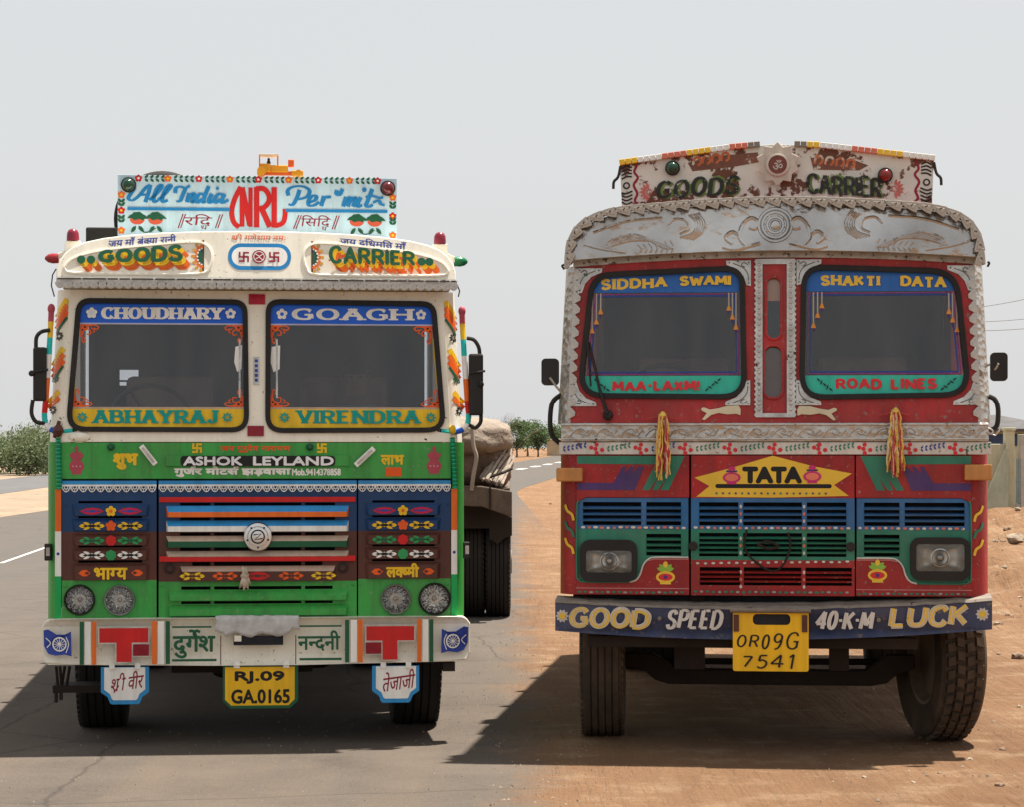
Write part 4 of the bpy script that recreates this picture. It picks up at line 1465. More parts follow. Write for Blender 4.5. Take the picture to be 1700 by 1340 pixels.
for cx in (353, 503):
    for (ya, yb_, par) in ((835.5, 840, mu), (859.5, 864.5, mu), (885, 890, ml), (909.5, 915, ml), (933.5, 940, ml), (974, 979.5, mg), (998.5, 1003, mg)):
        mk('slot_web', T.bx(B(), cx - 3, cx + 3, ya - .5, yb_ + .5, FY + .006, FY + .02), P_brown if par is ml else P_blue if par is mu else P_green, par)
c = T.pt(428, 892, FY - .04)
em = mk('round_emblem', B().lathe([(.082, .04), (.084, .0), (.078, -.012), (.06, -.014), (.056, -.008), (.036, -.010), (.001, -.012)], c, 'y', 36), M_chrome, G, smooth=True, angle=30)
D = Deco(T, FY - .055)
D.ring(428, 892, 12, 2.2, 0).line([(421, 889), (434, 887), (423, 897), (436, 895)], 2.2, 0)
for k in range(5):
    a = k * 2 * PI / 5 + .3
    D.disc(428 + 18 * math.cos(a), 892 + 18 * math.sin(a), 1.8, 0, n=7)
D.done('embossing', [P_bpaint], em)
for cx in (283, 569):
    c = T.pt(cx, 944, FY)
    mk('lock', B().lathe([(.030, .0), (.030, -.012), (.022, -.014), (.02, .004), (.001, .006)], c, 'y', 18), [M_black], ml, smooth=True)
# knotted rag on the grille
b = B().ball(T.pt(407, 957, FY - .075), .022, .02, .026, 12, jit=.7, seed=2)
for k, (dx, dy) in enumerate(((-9, 20), (-2, 24), (5, 22), (9, 14), (-4, -16), (2, -14))):
    b.tube([T.pt(407, 957, FY - .07), T.pt(407 + dx * .5, 957 + dy * .6, FY - .085), T.pt(407 + dx, 957 + dy, FY - .07)], [.016, .014, .004], 6)
o = mk('knotted_rag', b, mat('dirty cream rag', (.50, .42, .32), .95, var=.3, scale=30), smooth=True, angle=180)
o.location = G.location; o.rotation_euler = G.rotation_euler
tag(o, 'dirty cream rag knotted onto the slats of the green truck grille', 'rag')
for cx, cy in ((258, 972), (258, 1024), (270, 972), (586, 972), (598, 972), (586, 1024), (112, 838), (744, 838), (112, 972), (744, 972)):
    mk('bolt', B().lathe([(.008, 0), (.008, -.005), (.001, -.008)], T.pt(cx, cy, FY), 'y', 8), P_green if cy > 900 else P_blue, G)

# flag stripes and green cords on the corners
for sg, xs in ((0, (96, 106)), (1, (750, 760))):
    D = Deco(T, FY - .004)
    D.rect(*xs, 813, 882, 0).rect(*xs, 882, 956, 1).rect(*xs, 956, 1028, 2)
    D.disc(sum(xs) / 2, 919, 2.6, 3, n=10)
    x0, x1 = xs
    fl = mk('corner_trim', T.bx(B(), x0, x1, 813, 1028, FY - .004, FY + .02), P_green, G)
    D.done('flag_stripe', [P_orange, M_white, mat('flag green', (.01, .36, .09), .4), P_ink], fl)
    top = (101, 728) if not sg else (752, 727)
    bot = (103, 812) if not sg else (757, 812)
    b = B()
    n = 26
    for k in range(n):
        t = (k + .5) / n
        q = T.pt(top[0] + (bot[0] - top[0]) * t, top[1] + (bot[1] - top[1]) * t, FY - .016)
        b.ball(q, .016, .012, .0075, 8, m=k % 2)
    mk('beaded_cord', b, [mat('cord green', (.01, .22, .07), .5), mat('cord teal', (.015, .42, .26), .4)], G, smooth=True)
    ls = mk('side_lamp', T.bx(B(), *((79, 90) if not sg else (770, 781)), 902, 930, .12, .16, dm=.14), M_black, G, bevel=.006)
    T.bx(bb_ := B(), *((82, 88) if not sg else (773, 779)), 908, 922, .112, .119, dm=.14); mk('lens', bb_, M_alu, ls)

# green band with badges
gb = panel([R4(106, 750, 736, 796)], P_green, FY, .04, 'upper_band', bevel=.004)
mk('badge_housing', T.bx(B(), 277, 580, 757, 775, FY - .012, FY), P_green, gb, bevel=.003)
bs = mk('badge_strip', B().plate([T.loop(rrect(301, 556, 757.5, 775, 6), FY)], FY - .016, .004), P_bpaint, gb)
D = Deco(T, FY - .016)
D.text('ASHOK', 306, 402, 773, 759.5, 0, bold=.09); D.done('lettering', [mat('silver letters', (.8, .8, .8), .3, metal=.3)], bs); D = Deco(T, FY - .016)
D.text('LEYLAND', 421, 553, 773, 759.5, 0, bold=.09)
D.done('lettering', [mat('silver letters', (.8, .8, .8), .3, metal=.3)], bs)
D = Deco(T, FY)
D.text('गुज^र मोटस^ झड़वासा', 291, 482, 792, 775.5, 0, bold=.08, hi=True)
D.done('lettering', [M_white], gb); D = Deco(T, FY)
D.text('Mob.9414378858', 485, 565, 790, 779.5, 0, bold=.08)
D.done('lettering', [M_white], gb)
D = Deco(T, FY); D.text('जय गुरुदेव नारायण', 366, 482, 752, 739, 0, bold=.04, hi=True); D.done('lettering', [P_scarlet], gb)
D = Deco(T, FY); D.text('शुभ', 192, 230, 779, 755, 0, bold=.09, hi=True); D.done('lettering', [P_yellow], gb)
D = Deco(T, FY); D.text('लाभ', 633, 670, 772, 757, 0, bold=.09, hi=True); D.done('lettering', [P_yellow], gb)
def swast(D, cx, cy, r, w_, m):
    for a in range(4):
        c_, s_ = round(math.cos(a * PI / 2)), round(math.sin(a * PI / 2))
        D.line([(cx, cy), (cx + r * c_, cy + r * s_)], w_, m)
        e = (cx + r * c_ - w_ * .5 * c_, cy + r * s_ - w_ * .5 * s_)
        D.line([(e[0] + w_ * .5 * s_, e[1] - w_ * .5 * c_), (e[0] - r * s_, e[1] + r * c_)], w_, m)
for cx, cy in ((328, 745), (534, 745)):
    D = Deco(T, FY); swast(D, cx, cy, 8, 3.4, 0); D.done('painted_symbol', [P_yellow], gb)
mk('sticker', T.bx(B(), 640, 667, 777, 792, FY - .003, FY), P_scarlet, gb)
for cx in (131, 721):
    D = Deco(T, FY)
    D.disc(cx, 775, 12.5, 0, ry=11).rect(cx - 8, cx + 8, 783, 788, 0).rect(cx - 9, cx + 9, 761, 764.5, 0)
    for a in (-150, -120, -90, -60, -30): D.petal(cx, 762, a, 1, 14, 6, 0)
    D.petal(cx, 752, -90, 0, 11, 6, 0)
    for k in (-6, 0, 6): D.disc(cx + k, 775, 1.8, 1, n=7)
    D.done('pot_motif', [P_pink, mat('pale pink', (.6, .25, .28), .5)], gb)
for a_, c_ in (((236, 741), (260, 772)), ((621, 745), (590, 774))):
    b = B().bar(T.pt(*a_, FY - .02), T.pt(*c_, FY - .02), .032, .014, up=(0, 1, 0))
    o = mk('bonnet_catch', b, M_white, gb, bevel=.004)
    mk('catch_slot', B().bar(T.pt(a_[0] + (c_[0] - a_[0]) * .12, a_[1] + (c_[1] - a_[1]) * .12, FY - .029), T.pt(a_[0] + (c_[0] - a_[0]) * .88, a_[1] + (c_[1] - a_[1]) * .88, FY - .029), .012, .003, up=(0, 1, 0)), M_alu, o)
for cx in (187, 514):
    mk('washer_jet', B().lathe([(.022, 0), (.02, -.02), (.01, -.03), (.001, -.03)], T.pt(cx, 743, FY), 'y', 14), P_dgreen, gb, smooth=True)

# cream cab front with the two windscreens
GL_ = [[(130, 495), (411, 496), (414, 719), (114, 718)], [(441, 495), (725, 497), (741, 719), (440, 720)]]
gasks = [rquad(q, [24, 24, 30, 34] if i == 0 else [24, 24, 34, 30]) for i, q in enumerate(GL_)]
ym = .15
def TL(q): return [(T.X(x, ym), T.Z(y, ym)) for x, y in q]
outer = [(118, 481), (738, 481), (749, 735), (107, 735)]
zt_, zb_ = T.Z(481, ym), T.Z(735, ym)
b = B().plate([TL(outer)] + [TL(inset(q, 3)) for q in gasks], WP, .05)
cf = mk('cab_front', b, P_cream, G, bevel=.008)
rows_up = [(zb_ + (zt_ - zb_) * t, abs(T.X(107 + 11 * t, ym)) - .004, .080, WP(0, zb_ + (zt_ - zb_) * t) + .006, .16) for t in [i / 6 for i in range(7)]]
for b in corner(rows_up, .34): mk('cab_pillar', b, P_cream, G, smooth=True)
for sg in (-1, 1):
    mk('cab_rear_pillar', B().box(*sorted((sg * 1.10, sg * 1.18)), 1.35, 1.9, zb_, zt_), P_cream, G)
mk('cab_roof', B().box(-1.13, 1.13, .22, 1.9, zt_ + .0, zt_ + .08), P_cream, G, bevel=.03)
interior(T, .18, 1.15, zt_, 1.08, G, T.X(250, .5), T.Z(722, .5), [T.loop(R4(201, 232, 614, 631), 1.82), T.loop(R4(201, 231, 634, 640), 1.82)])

names = [('CHOUDHARY', 170, 371, 'ABHAYRAJ', 158, 362, 155, 383, 141, 378), ('GOAGH', 484, 686, 'VIRENDRA', 492, 697, 468, 700, 472, 715)]
for i, gk in enumerate(gasks):
    gin = inset(gk, 8.5)
    g = mk('windscreen', B().plate([TL(inset(gk, 7.5))], lambda x, z: WP(x, z) + .012, .005), G_wind, G)
    mk('rubber_seal', B().plate([TL(gk), TL(gin)], lambda x, z: WP(x, z) - .014, .04), M_gask, g, bevel=.007)
    surf = lambda x, z: WP(x, z) + .012
    up_ = clip(gin, 536, False)
    dn_ = clip(gin, 678, True)
    t1, a0, a1, t2, c0, c1, f0, f1, h0, h1 = names[i]
    D = Deco(T, surf, y=ym); D.poly(up_, 0).poly(clip(clip(gin, 538.5, False), 536, True), 2)
    D.letters(t1, a0, a1, 529.5, 510, (7.4, 2.8) if i == 0 else (9.5, 3.0), 1, serif=6 if i == 0 else 8, gap=.40 if i == 0 else .34, sh=1.4)
    D.flower(f0, 520, 9.5, 1, 3 if i == 0 else 0); D.flower(f1, 520, 9, 1, 0)
    D.done('name_banner', [P_royal, M_white, mat('pale lilac line', (.5, .48, .6), .5), mat('pale blue centre', (.6, .7, .85), .5)], g)
    D = Deco(T, surf, y=ym); D.poly(dn_, 0).poly(clip(clip(gin, 680, False), 677, True), 2)
    D.letters(t2, c0, c1, 704, 682, (7.6, 3.0), 1, serif=6.2, gap=.40, sh=1.5)
    D.aster(h0, 694, 9, 1); D.aster(h1, 694, 9, 1)
    D.done('name_banner', [P_yellow, P_teal, P_tan], g)
    # orange scrollwork in the four corners
    xl, xr = (min(p[0] for p in clip(gin, 545, False)) + 3, max(p[0] for p in gin) - 3) if i == 0 else (min(p[0] for p in gin) + 2, max(p[0] for p in clip(gin, 545, False)) - 2)
    yl = 128 if i == 0 else None
    for (cx, cy, sx, sy) in ((136 if i == 0 else 449, 538, 1, 1), (404 if i == 0 else 719, 538, -1, 1), (126 if i == 0 else 449, 677, 1, -1), (404 if i == 0 else 730, 677, -1, -1)):
        D = Deco(T, surf, y=ym)
        f = lambda pts: [(cx + sx * x, cy + sy * y) for x, y in pts]
        D.poly(f([(0, 0), (20, 0), (14, 5), (12, 10), (6, 12), (4, 20), (0, 22)]), 0)
        D.line(f([(14, 3), (24, 2), (30, 5), (27, 9), (22, 7)]), 2.2, 0, smooth=True)
        D.line(f([(3, 14), (3, 24), (5, 31), (9, 27), (7, 22)]), 2.2, 0, smooth=True)
        D.line(f([(8, 8), (16, 10), (17, 17), (11, 17)]), 2, 0, smooth=True)
        D.line(f([(18, 6), (24, 12), (20, 14)]), 1.6, 0, smooth=True)
        D.disc(*f([(8, 5)])[0], 1.8, 1, n=7).disc(*f([(4, 10)])[0], 1.5, 1, n=7)
        D.done('corner_scroll', [P_scarlet, M_void], g)
    # thin coloured edge and torn paper along the inner side
    D = Deco(T, surf, y=ym)
    ex = 131 if i == 0 else 724
    D.line([(ex + (1 if i == 0 else -4), 560), (ex - (4 if i == 0 else -4), 655)], 2, 0); D.done('edge_line', [P_yellow], g); D = Deco(T, surf, y=ym)
    px0, px1 = (390, 402) if i == 0 else (450, 465)
    D.poly([(px0 + 1, 575), (px1, 572), (px1 - 1, 612), (px0 + 4, 617), (px0 - 1, 600)], 0); D.done('torn_paper', [M_white], g); D = Deco(T, surf, y=ym, eps=.003)
    D.line([((px0 + px1) / 2 + 2, 562), ((px0 + px1) / 2 + 2, 660)], 3, 0)
    D.done('edge_strip', [M_alu], g)
for xa, ya in ((413, 487), (411, 708)):
    mk('reflector', B().plate([TL(R4(xa, xa + 27, ya, ya + 17))], lambda x, z: WP(x, z) - .01, .012), P_maroon if ya > 600 else mat('red reflector', (.45, .005, .03), .3, var=.2, scale=60), cf, bevel=.002)
mk('maker_badge', B().plate([TL(R4(421, 430, 592, 638))], lambda x, z: WP(x, z) - .005, .006), M_alu, cf)
D = Deco(T, lambda x, z: WP(x, z) - .005, y=ym)
for k in range(5): D.rect(423, 428, 596 + 8 * k, 601 + 8 * k, 0)
D.done('badge_marks', [P_ink], cf)

# painted feathers on the pillars
def psurf(x, z):
    t = (z - zb_) / (zt_ - zb_)
    xe = abs(T.X(107 + 11 * t, ym)) - .004
    u = min(1, max(0, (abs(x) - xe) / .080))
    return WP(0, z) + .006 + .16 * (1 - math.sqrt(max(0, 1 - u * u)))
for side in (0, 1):
    mx = (lambda p: p) if not side else (lambda p: 856 - p)
    D = Deco(T, psurf, y=ym, eps=.005); D.cols = 5
    for k, (x0, yy) in enumerate(((110, 497), (104, 578), (97, 650))):
        for j, mm in enumerate((0, 1, 2, 3)):
            D = Deco(T, psurf, y=ym, eps=.005 + .0005 * j); D.cols = 5
            o_ = j * 10
            L_ = 22 if k < 2 else 14
            if k == 2 and j > 1: continue
            pts = [(mx(x0 + 5 - q * 20), yy + o_ + q * L_ * 1.3 * (1 if j < 3 else .9)) for q in [i / 6 for i in range(7)]]
            D.line(pts, 9.5 if j < 3 else 4.5, 0)
            D.done('feather_stripe', [[P_yellow, P_orange, P_scarlet, P_dgreen][mm]], G)
    for cx, cy, mm in ((101, 558, P_bpaint), (95, 628, P_dgreen), (91, 682, P_bpaint)):
        D = Deco(T, psurf, y=ym, eps=.005); D.aster(mx(cx), cy, 8, 0); D.done('flower_motif', [mm], G)

# header
HT = [(99, 463), (99, 450), (103, 435), (112, 422), (124, 412), (145, 403), (175, 396), (215, 390.5), (270, 386), (340, 383), (428, 381.5)]
HT = HT + [(856 - x, y) for x, y in reversed(HT[:-1])]
yh_ = .12
HP = lambda x, z: .085 + .28 * (z - T.Z(462, yh_))
b = B().plate([T.loop(HT, yh_)], HP, .30)
hd = mk('header', b, P_cream, G, bevel=.02)
for mx in (lambda p: p, lambda p: 856 - p):
    lp = crom([(114, 442), (128, 430), (170, 418), (250, 408), (318, 402), (342, 406), (352, 422), (348, 444), (330, 456), (220, 457), (128, 456), (113, 450)], 4, True)
    pts = []
    for x, y in lp + [lp[0]]:
        X_, Z_ = T.X(mx(x), yh_), T.Z(y, yh_)
        pts.append((X_, HP(X_, Z_) + .003, Z_))
    mk('embossed_rim', B().tube(pts, .011, 6, caps=False), P_cream, hd, smooth=True)
for txt, a0, a1, dots in (('GOODS', 166, 305, (139, 155)), ('CARRIER', 545, 689, (699, 712))):
    left = txt == 'GOODS'
    D = Deco(T, HP, y=yh_)
    yb0, yt0, yb1, yt1 = (438, 417, 435, 405) if left else (437, 406, 440, 416)
    pen = (8.2, 6.0) if left else (6.6, 5.2)
    for k in range(7, -1, -1):
        dx, dy = k * 1.7, k * 1.9
        D.e += .00004
        m = 1 if k % 7 else 2
        if k in (7, 5, 3, 1):
            D.letters(txt, a0 + dx, a1 + dx, yb0 + dy, yt0 + dy, pen, 2 if k > 4 else 1, gap=.34, yb1=yb1 + dy, yt1=yt1 + dy, serif=2)
            for dd in dots: D.disc(dd + dx, 433 + dy, 7 if dd < 150 or dd == 699 else 6, 2 if k > 4 else 1, n=12)
    D.letters(txt, a0, a1, yb0, yt0, pen, 0, gap=.34, yb1=yb1, yt1=yt1, serif=2)
    for dd in dots: D.disc(dd, 433, 7, 0, n=14)
    D.done('lettering', [P_dgreen, P_yellow, P_orange], hd)
for mx in (lambda p: p, lambda p: 856 - p):
    D = Deco(T, HP, y=yh_)
    sg = 1 if mx(0) == 0 else -1
    D.rect(*sorted((mx(336.5), mx(339.5))), 398, 452, 1)
    D.poly([(mx(337), 411), (mx(331), 416), (mx(328), 426), (mx(331), 436), (mx(337), 441)], 0)
    for k in range(7):
        a = R(100 + 160 * k / 6)
        for rr, sz, mm in ((15, 3.4, 2), (21, 3.0, 3)):
            D.disc(mx(337 + rr * math.cos(a) * .75), 426 - rr * math.sin(a) * 1.15, sz, mm, n=9)
        D.disc(mx(337 + 11 * math.cos(a) * .75), 426 - 11 * math.sin(a) * 1.25, 1.6, 4, n=7)
    D.done('half_sun_motif', [P_dgreen, P_brown, P_orange, mat('ochre paint', (.6, .32, .05), .5), M_white], hd)
D = Deco(T, HP, y=yh_)
D.poly(rrect(379, 483, 403, 448, 21), 0).poly(rrect(385, 477, 409.5, 441.5, 15.5), 1)
swast(D, 405, 426, 8.5, 3, 2); swast(D, 455, 426, 8.5, 3, 2)
D.disc(430, 425.5, 11.5, 2).ring(430, 425.5, 9.3, 1.2, 1).line([(424, 421), (431, 425), (436, 421)], 1.4, 1).line([(424, 430), (430, 426), (436, 431)], 1.4, 1)
D.done('oval_crest', [P_script, M_white, P_wine], hd)
D = Deco(T, HP, y=yh_); D.text('जय माँ बंक~या रानी', 183, 293, 411, 397, 0, bold=.03, hi=True, rise=9); D.done('lettering', [P_ink], hd)
D = Deco(T, HP, y=yh_); D.text('श/ी गणेशाय नमः', 385, 474, 398, 386.5, 0, bold=.01, hi=True); D.done('lettering', [P_scarlet], hd)
D = Deco(T, HP, y=yh_); D.text('जय दिधमित माँ', 565, 675, 403, 389.5, 0, bold=.03, hi=True, rise=-9); D.done('lettering', [P_ink], hd)

# bright trim with hanging scallops
tr = mk('header_trim', T.bx(B(), 98, 760, 462, 471, .052, .10, dm=.06), M_alu, G, bevel=.004)
D = Deco(T, .052)
rd = random.Random(2); x = 100
while x < 755:
    L_ = rd.uniform(18, 42); D.rect(x, min(x + L_ - 3, 758), 462.6, 465.4, 0); x += L_
D.done('dark_dashes', [mat('dark trim dash', (.10, .09, .08), .5)], tr)  # broken dark line along the top of the trim
sb = B()
r_ = 8.2 * T.s
sb.plate([[(r_ * math.cos(PI + PI * i / 10), .2 * r_ + 1.25 * r_ * math.sin(PI + PI * i / 10)) for i in range(11)]], -.003, .006)
sb.lathe([(r_ * .52, -.003), (r_ * .5, -.008), (r_ * .30, -.008), (r_ * .26, -.003)], (0, 0, -r_ * .35), 'y', 12)
first = mk('scallop', sb, M_alu, tr, smooth=True, angle=35)
for k in range(48):
    p = T.pt(104 + k * (650 / 47), 471.5, .055)
    if k == 0: first.location = p
    else: copy_of(first, p, tr)

# roof signboard
by_ = .45
sbd = mk('signboard', B().plate([T.loop([(198, 292), (659, 293), (659, 404), (198, 404)], by_)], by_, .02), P_board, G, bevel=.003)
for x in (-.6, .6): mk('stay', B().bar((x, by_ + .03, zt_ + .3), (x, by_ + .5, zt_ + .06), .03, .03), M_black, sbd)
D = Deco(T, by_)
def bl(x0, x1, y, horiz=True):
    pass
rd = random.Random(4)
FB = [P_dgreen, P_red, P_orange, M_white, P_yellow]
for k, x in enumerate([232, 280, 331, 382, 429, 479, 528, 580, 627]):
    D = Deco(T, by_); D.flower(x, 297.5, 6.2, 2 if k % 2 else 1, 3 if k % 2 == 0 else 4); D.done('flower_motif', FB, sbd)
    if x < 620:
        D = Deco(T, by_)
        for j in range(4):
            xx = x + 10 + j * 9
            D.petal(xx, 298, 40, 0, 8, 4, 0).petal(xx, 297, -40, 0, 8, 4, 0)
        D.done('leaf_spray', FB, sbd)['kind'] = 'stuff'
for x in (204, 652):
    for k, y in enumerate((325, 351, 384) if x < 400 else (325, 356, 388)):
        D = Deco(T, by_); D.flower(x, y, 6.4, 2 if k != 1 else 1, 4); D.done('flower_motif', FB, sbd)
    D = Deco(T, by_)
    for y in (338, 344, 365, 371):
        D.petal(x, y, -50, 0, 9, 4.5, 0).petal(x, y, -130, 0, 9, 4.5, 0)
    D.done('leaf_spray', FB, sbd)['kind'] = 'stuff'
D = Deco(T, by_)
def zz(k, ox, oy, pts): return [(ox + x / k, oy + y / k) for x, y in pts]
K1, O1 = 4.722, (80, 240)
scr = [[(690, 345), (655, 400), (640, 430), (670, 445), (720, 410), (775, 345), (808, 322)], [(808, 322), (800, 370), (780, 430), (770, 458)], [(720, 405), (760, 400), (800, 402)],
       [(800, 440), (850, 400), (895, 340), (890, 322), (862, 350), (835, 420), (840, 455), (870, 445)], [(870, 440), (915, 400), (965, 340), (960, 322), (930, 350), (902, 420), (908, 455), (945, 440)],
       [(1000, 385), (1010, 345), (1045, 335), (1080, 345), (1115, 325)], [(1085, 340), (1060, 400), (1040, 445), (1010, 450)],
       [(1110, 385), (1092, 455)], [(1098, 430), (1135, 388), (1150, 395), (1130, 455), (1155, 445)],
       [(1225, 398), (1195, 388), (1165, 430), (1175, 458), (1210, 430)], [(1262, 328), (1230, 410), (1218, 455), (1240, 450)],
       [(1285, 388), (1262, 440), (1268, 458), (1295, 440)], [(1370, 398), (1340, 388), (1305, 430), (1315, 458), (1350, 430)], [(1385, 388), (1362, 440), (1370, 458), (1415, 435)]]
for st in scr: D.line(zz(K1, *O1, st), 3, 0, smooth=True, pen=(7.0, 3.2))
D.disc(80 + 1330 / K1, 240 + 345 / K1, 2.8, 0, n=9)
D.rect(214, 382, 345.5, 350.5, 0)
D.done('script_lettering', [P_script], sbd); D = Deco(T, by_)
K2, O2 = 4.4737, (420, 240)
scr = [[(262, 375), (258, 335), (300, 308), (370, 305), (418, 335), (400, 380), (340, 400), (320, 395)], [(345, 330), (325, 390), (295, 440), (262, 440)],
       [(415, 425), (460, 405), (468, 378), (440, 375), (412, 410), (415, 445), (450, 445), (490, 420)], [(525, 375), (505, 450)], [(508, 430), (530, 390), (560, 378), (565, 392)],
       [(622, 330), (618, 355), (640, 365), (665, 320)], [(690, 380), (668, 452)], [(674, 430), (705, 388), (722, 392), (702, 452)], [(708, 430), (745, 388), (762, 392), (742, 452)],
       [(800, 382), (775, 435), (782, 452), (810, 440)], [(885, 318), (855, 400), (838, 440), (860, 452), (890, 435)], [(835, 380), (880, 370), (940, 385), (965, 378)], [(890, 420), (930, 405), (950, 430), (978, 440)]]
for st in scr: D.line(zz(K2, *O2, st), 3, 0, smooth=True, pen=(7.2, 3.4))
D.disc(420 + 826 / K2, 240 + 325 / K2, 4, 0, n=9)
D.rect(474, 643, 346, 351, 0)
D.done('script_lettering', [P_script], sbd)
D = Deco(T, by_)
D.line([(400, 310), (390, 330), (385, 350), (388, 368), (397, 377)], 8.5, 0, smooth=True)
D.line([(402, 311), (402, 376)], 8, 0).line([(402, 311), (415, 374)], 9, 0).line([(416, 311), (416, 376)], 7, 0)
D.line([(426, 310), (426, 377)], 9, 0).line([(425, 313), (438, 313), (446, 323), (446, 334), (438, 344), (427, 346)], 8.5, 0, smooth=True).line([(434, 345), (448, 376)], 9.5, 0)
D.line([(455, 310), (455, 375)], 9, 0).line([(451, 373), (461, 373), (470, 368), (473, 356), (473, 346)], 8, 0, smooth=True)
D.done('lettering', [P_red], sbd)
D = Deco(T, by_); D.text('ि' + 'रि' + 'द_ध' if False else 'रिद_ध', 305, 350, 381, 356, 0, bold=-.004, hi=True, slant=.15); D.done('lettering', [P_wine], sbd)
D = Deco(T, by_); D.text('िसिद_ध', 497, 546, 381, 356, 0, bold=-.004, hi=True, slant=.15); D.done('lettering', [P_wine], sbd)
for x, sl_ in ((297, 8), (301, 8), (358, 8), (362, 8), (487, 9), (491, 9), (551, 8), (555, 8)):
    D = Deco(T, by_); D.line([(x, 379), (x + sl_, 356)], 1.8, 0); D.done('lettering_bar', [P_wine], sbd)
for x0 in (214, 576):
    D = Deco(T, by_)
    for cx in (x0 + 16, x0 + 46):
        D.disc(cx, 366, 12, 1, ry=8).poly([(cx - 12, 361), (cx - 5, 367), (cx + 3, 365), (cx + 10, 367), (cx + 14, 360), (cx + 4, 353), (cx - 6, 354)], 0)
        D.petal(cx, 356, 155, 0, 18, 6, 0).petal(cx, 356, 25, 0, 20, 6, 0)
        D.petal(cx - 2, 376, 125, 0, 14, 6, 0).petal(cx + 2, 376, 50, 0, 14, 6, 0)
    D.line([(x0 + 18, 380), (x0 + 30, 387), (x0 + 46, 380)], 1.5, 0, smooth=True)
    D.done('mango_motif', [P_dgreen, mat('mango red', (.62, .10, .05), .5)], sbd)
for cx, cy, mm in ((216, 309, mat('dark green lamp', (.008, .05, .025), .15, coat=.5)), (643.5, 310, mat('dark red lamp', (.12, .008, .012), .15, coat=.5))):
    c = T.pt(cx, cy, by_)
    o = mk('marker_lamp', B().lathe([(.045, .0), (.045, -.02), (.038, -.022)], c, 'y', 24), M_black, sbd, smooth=True, angle=40)
    mk('lens', B().lathe([(.037, -.02), (.036, -.035), (.028, -.052), (.014, -.061), (.001, -.063)], c, 'y', 24), mm, o, smooth=True)

# beacons and side lamps at the header ends
for sg, bx_, sxp, lampm in ((0, 125, 92, mat('red lamp plastic', (.28, .02, .025), .25, coat=.3)), (1, 731, 765, mat('green lamp plastic', (.01, .16, .06), .25, coat=.3))):
    y_ = .28
    c = T.pt(bx_, 402, y_)
    br = mk('lamp_bracket', B().box(c[0] - .045, c[0] + .045, y_ - .02, y_ + .05, c[2] - .075, c[2]).bar((c[0], y_, c[2] - .05), (T.X(sxp, y_), y_, T.Z(432, y_)), .02, .03), P_cream, G, bevel=.004)
    bc = mk('beacon', B().lathe([(.036, .0), (.036, .02), (.034, .045), (.026, .062), (.012, .07), (.001, .071)], c, 'z', 20), mat('maroon beacon plastic', (.20, .012, .03), .3, coat=.3), br, smooth=True)
    c = T.pt(sxp, 431, y_)
    d = -1 if not sg else 1
    mk('side_marker', B().lathe([(.028, .035 * -d), (.03, 0), (.024, .025 * d), (.01, .042 * d), (.001, .045 * d)], c, 'x', 18), lampm, br, smooth=True)
b = B().tube([T.pt(98, 448, .2), T.pt(92, 458, .2), T.pt(90, 476, .2), T.pt(95, 494, .2)], .004, 5); mk('wire', b, M_black, G, smooth=True)
b = B().tube([T.pt(760, 470, .2), T.pt(764, 480, .2), T.pt(762, 490, .2)], .004, 5); mk('wire', b, M_black, G, smooth=True)

# mirrors on tape-wrapped guard tubes
tape = [P_pink, P_yellow, P_turq, M_white, P_orange, P_red, P_turq, M_white, P_royal, P_turq, M_black]
def taped(paths, n=10):
    b = B()
    pts = crom(paths, 6)
    k = len(pts) - 1
    for i in range(k):
        b.tube([pts[i], pts[i + 1]], .0165, 8, m=min(n, int(i / k * (n + 3))))
    return b
for side in (0, 1):
    mx = (lambda p: p) if not side else (lambda p: 858 - p)
    yy = .16
    q = [T.pt(mx(90), 515, yy), T.pt(mx(89), 540, yy), T.pt(mx(87), 575, yy - .02), T.pt(mx(84), 620, yy - .03), T.pt(mx(81), 665, yy - .03), T.pt(mx(79), 695, yy - .02),
         T.pt(mx(86), 712, yy - .03), T.pt(mx(105), 718, yy - .04), T.pt(mx(128), 716, yy - .04), T.pt(mx(146), 722, yy - .02), T.pt(mx(152), 733, FY + .01)]
    gt = mk('guard_tube', taped(q), tape, G, smooth=True)
    mk('tube_end', B().ball(T.pt(mx(90), 514, yy), .022, .02, .03, 10), P_pink, gt, smooth=True)
    mo = (60, 82, 577, 666) if not side else (780, 804, 585, 690)
    ya = .10
    mi = mk('wing_mirror', T.bx(B(), *mo, ya, ya + .05), M_black, G, bevel=.012)
    cxm = (mo[0] + mo[1]) / 2
    if not side:
        arm1 = [(88, 549), (74, 552), (66, 561), (65, 578)]; arm2 = [(60, 664), (58, 688), (66, 702), (80, 704)]
    else:
        arm1 = [(776, 559), (788, 562), (796, 574), (798, 588)]; arm2 = [(800, 688), (799, 702), (790, 711), (780, 706)]
    for ar in (arm1, arm2):
        mk('mirror_arm', B().tube(crom([T.pt(x, y, ya + .03) for x, y in ar], 5), .0115, 8), M_black, mi, smooth=True)
    mk('pivot', B().ball(T.pt(mo[0] - 2 if not side else mo[1] - 4, (mo[2] + mo[3]) / 2 - 1, ya - .005), .018, .016, .018, 10).tube([T.pt(mo[0], 618, ya - .008), T.pt(mo[1] + 3, 614, ya - .008)], .008, 6), M_black, mi, smooth=True)
b = B().ball(T.pt(101, 716, .09), .034, .03, .034, 12, jit=.4, seed=4).tube([T.pt(95, 728, .1), T.pt(103, 700, .1)], .012, 6)
mk('tube_clamp', b, P_brown, G, smooth=True)
mk('tube_clamp', B().ball(T.pt(752, 714, .09), .022, .02, .026, 12, jit=.4, seed=5), P_yellow, G, smooth=True)
mk('guard_fitting', B().ball(T.pt(136, 727, FY + .02), .075, .04, .035, 14), P_cream, G, smooth=True)

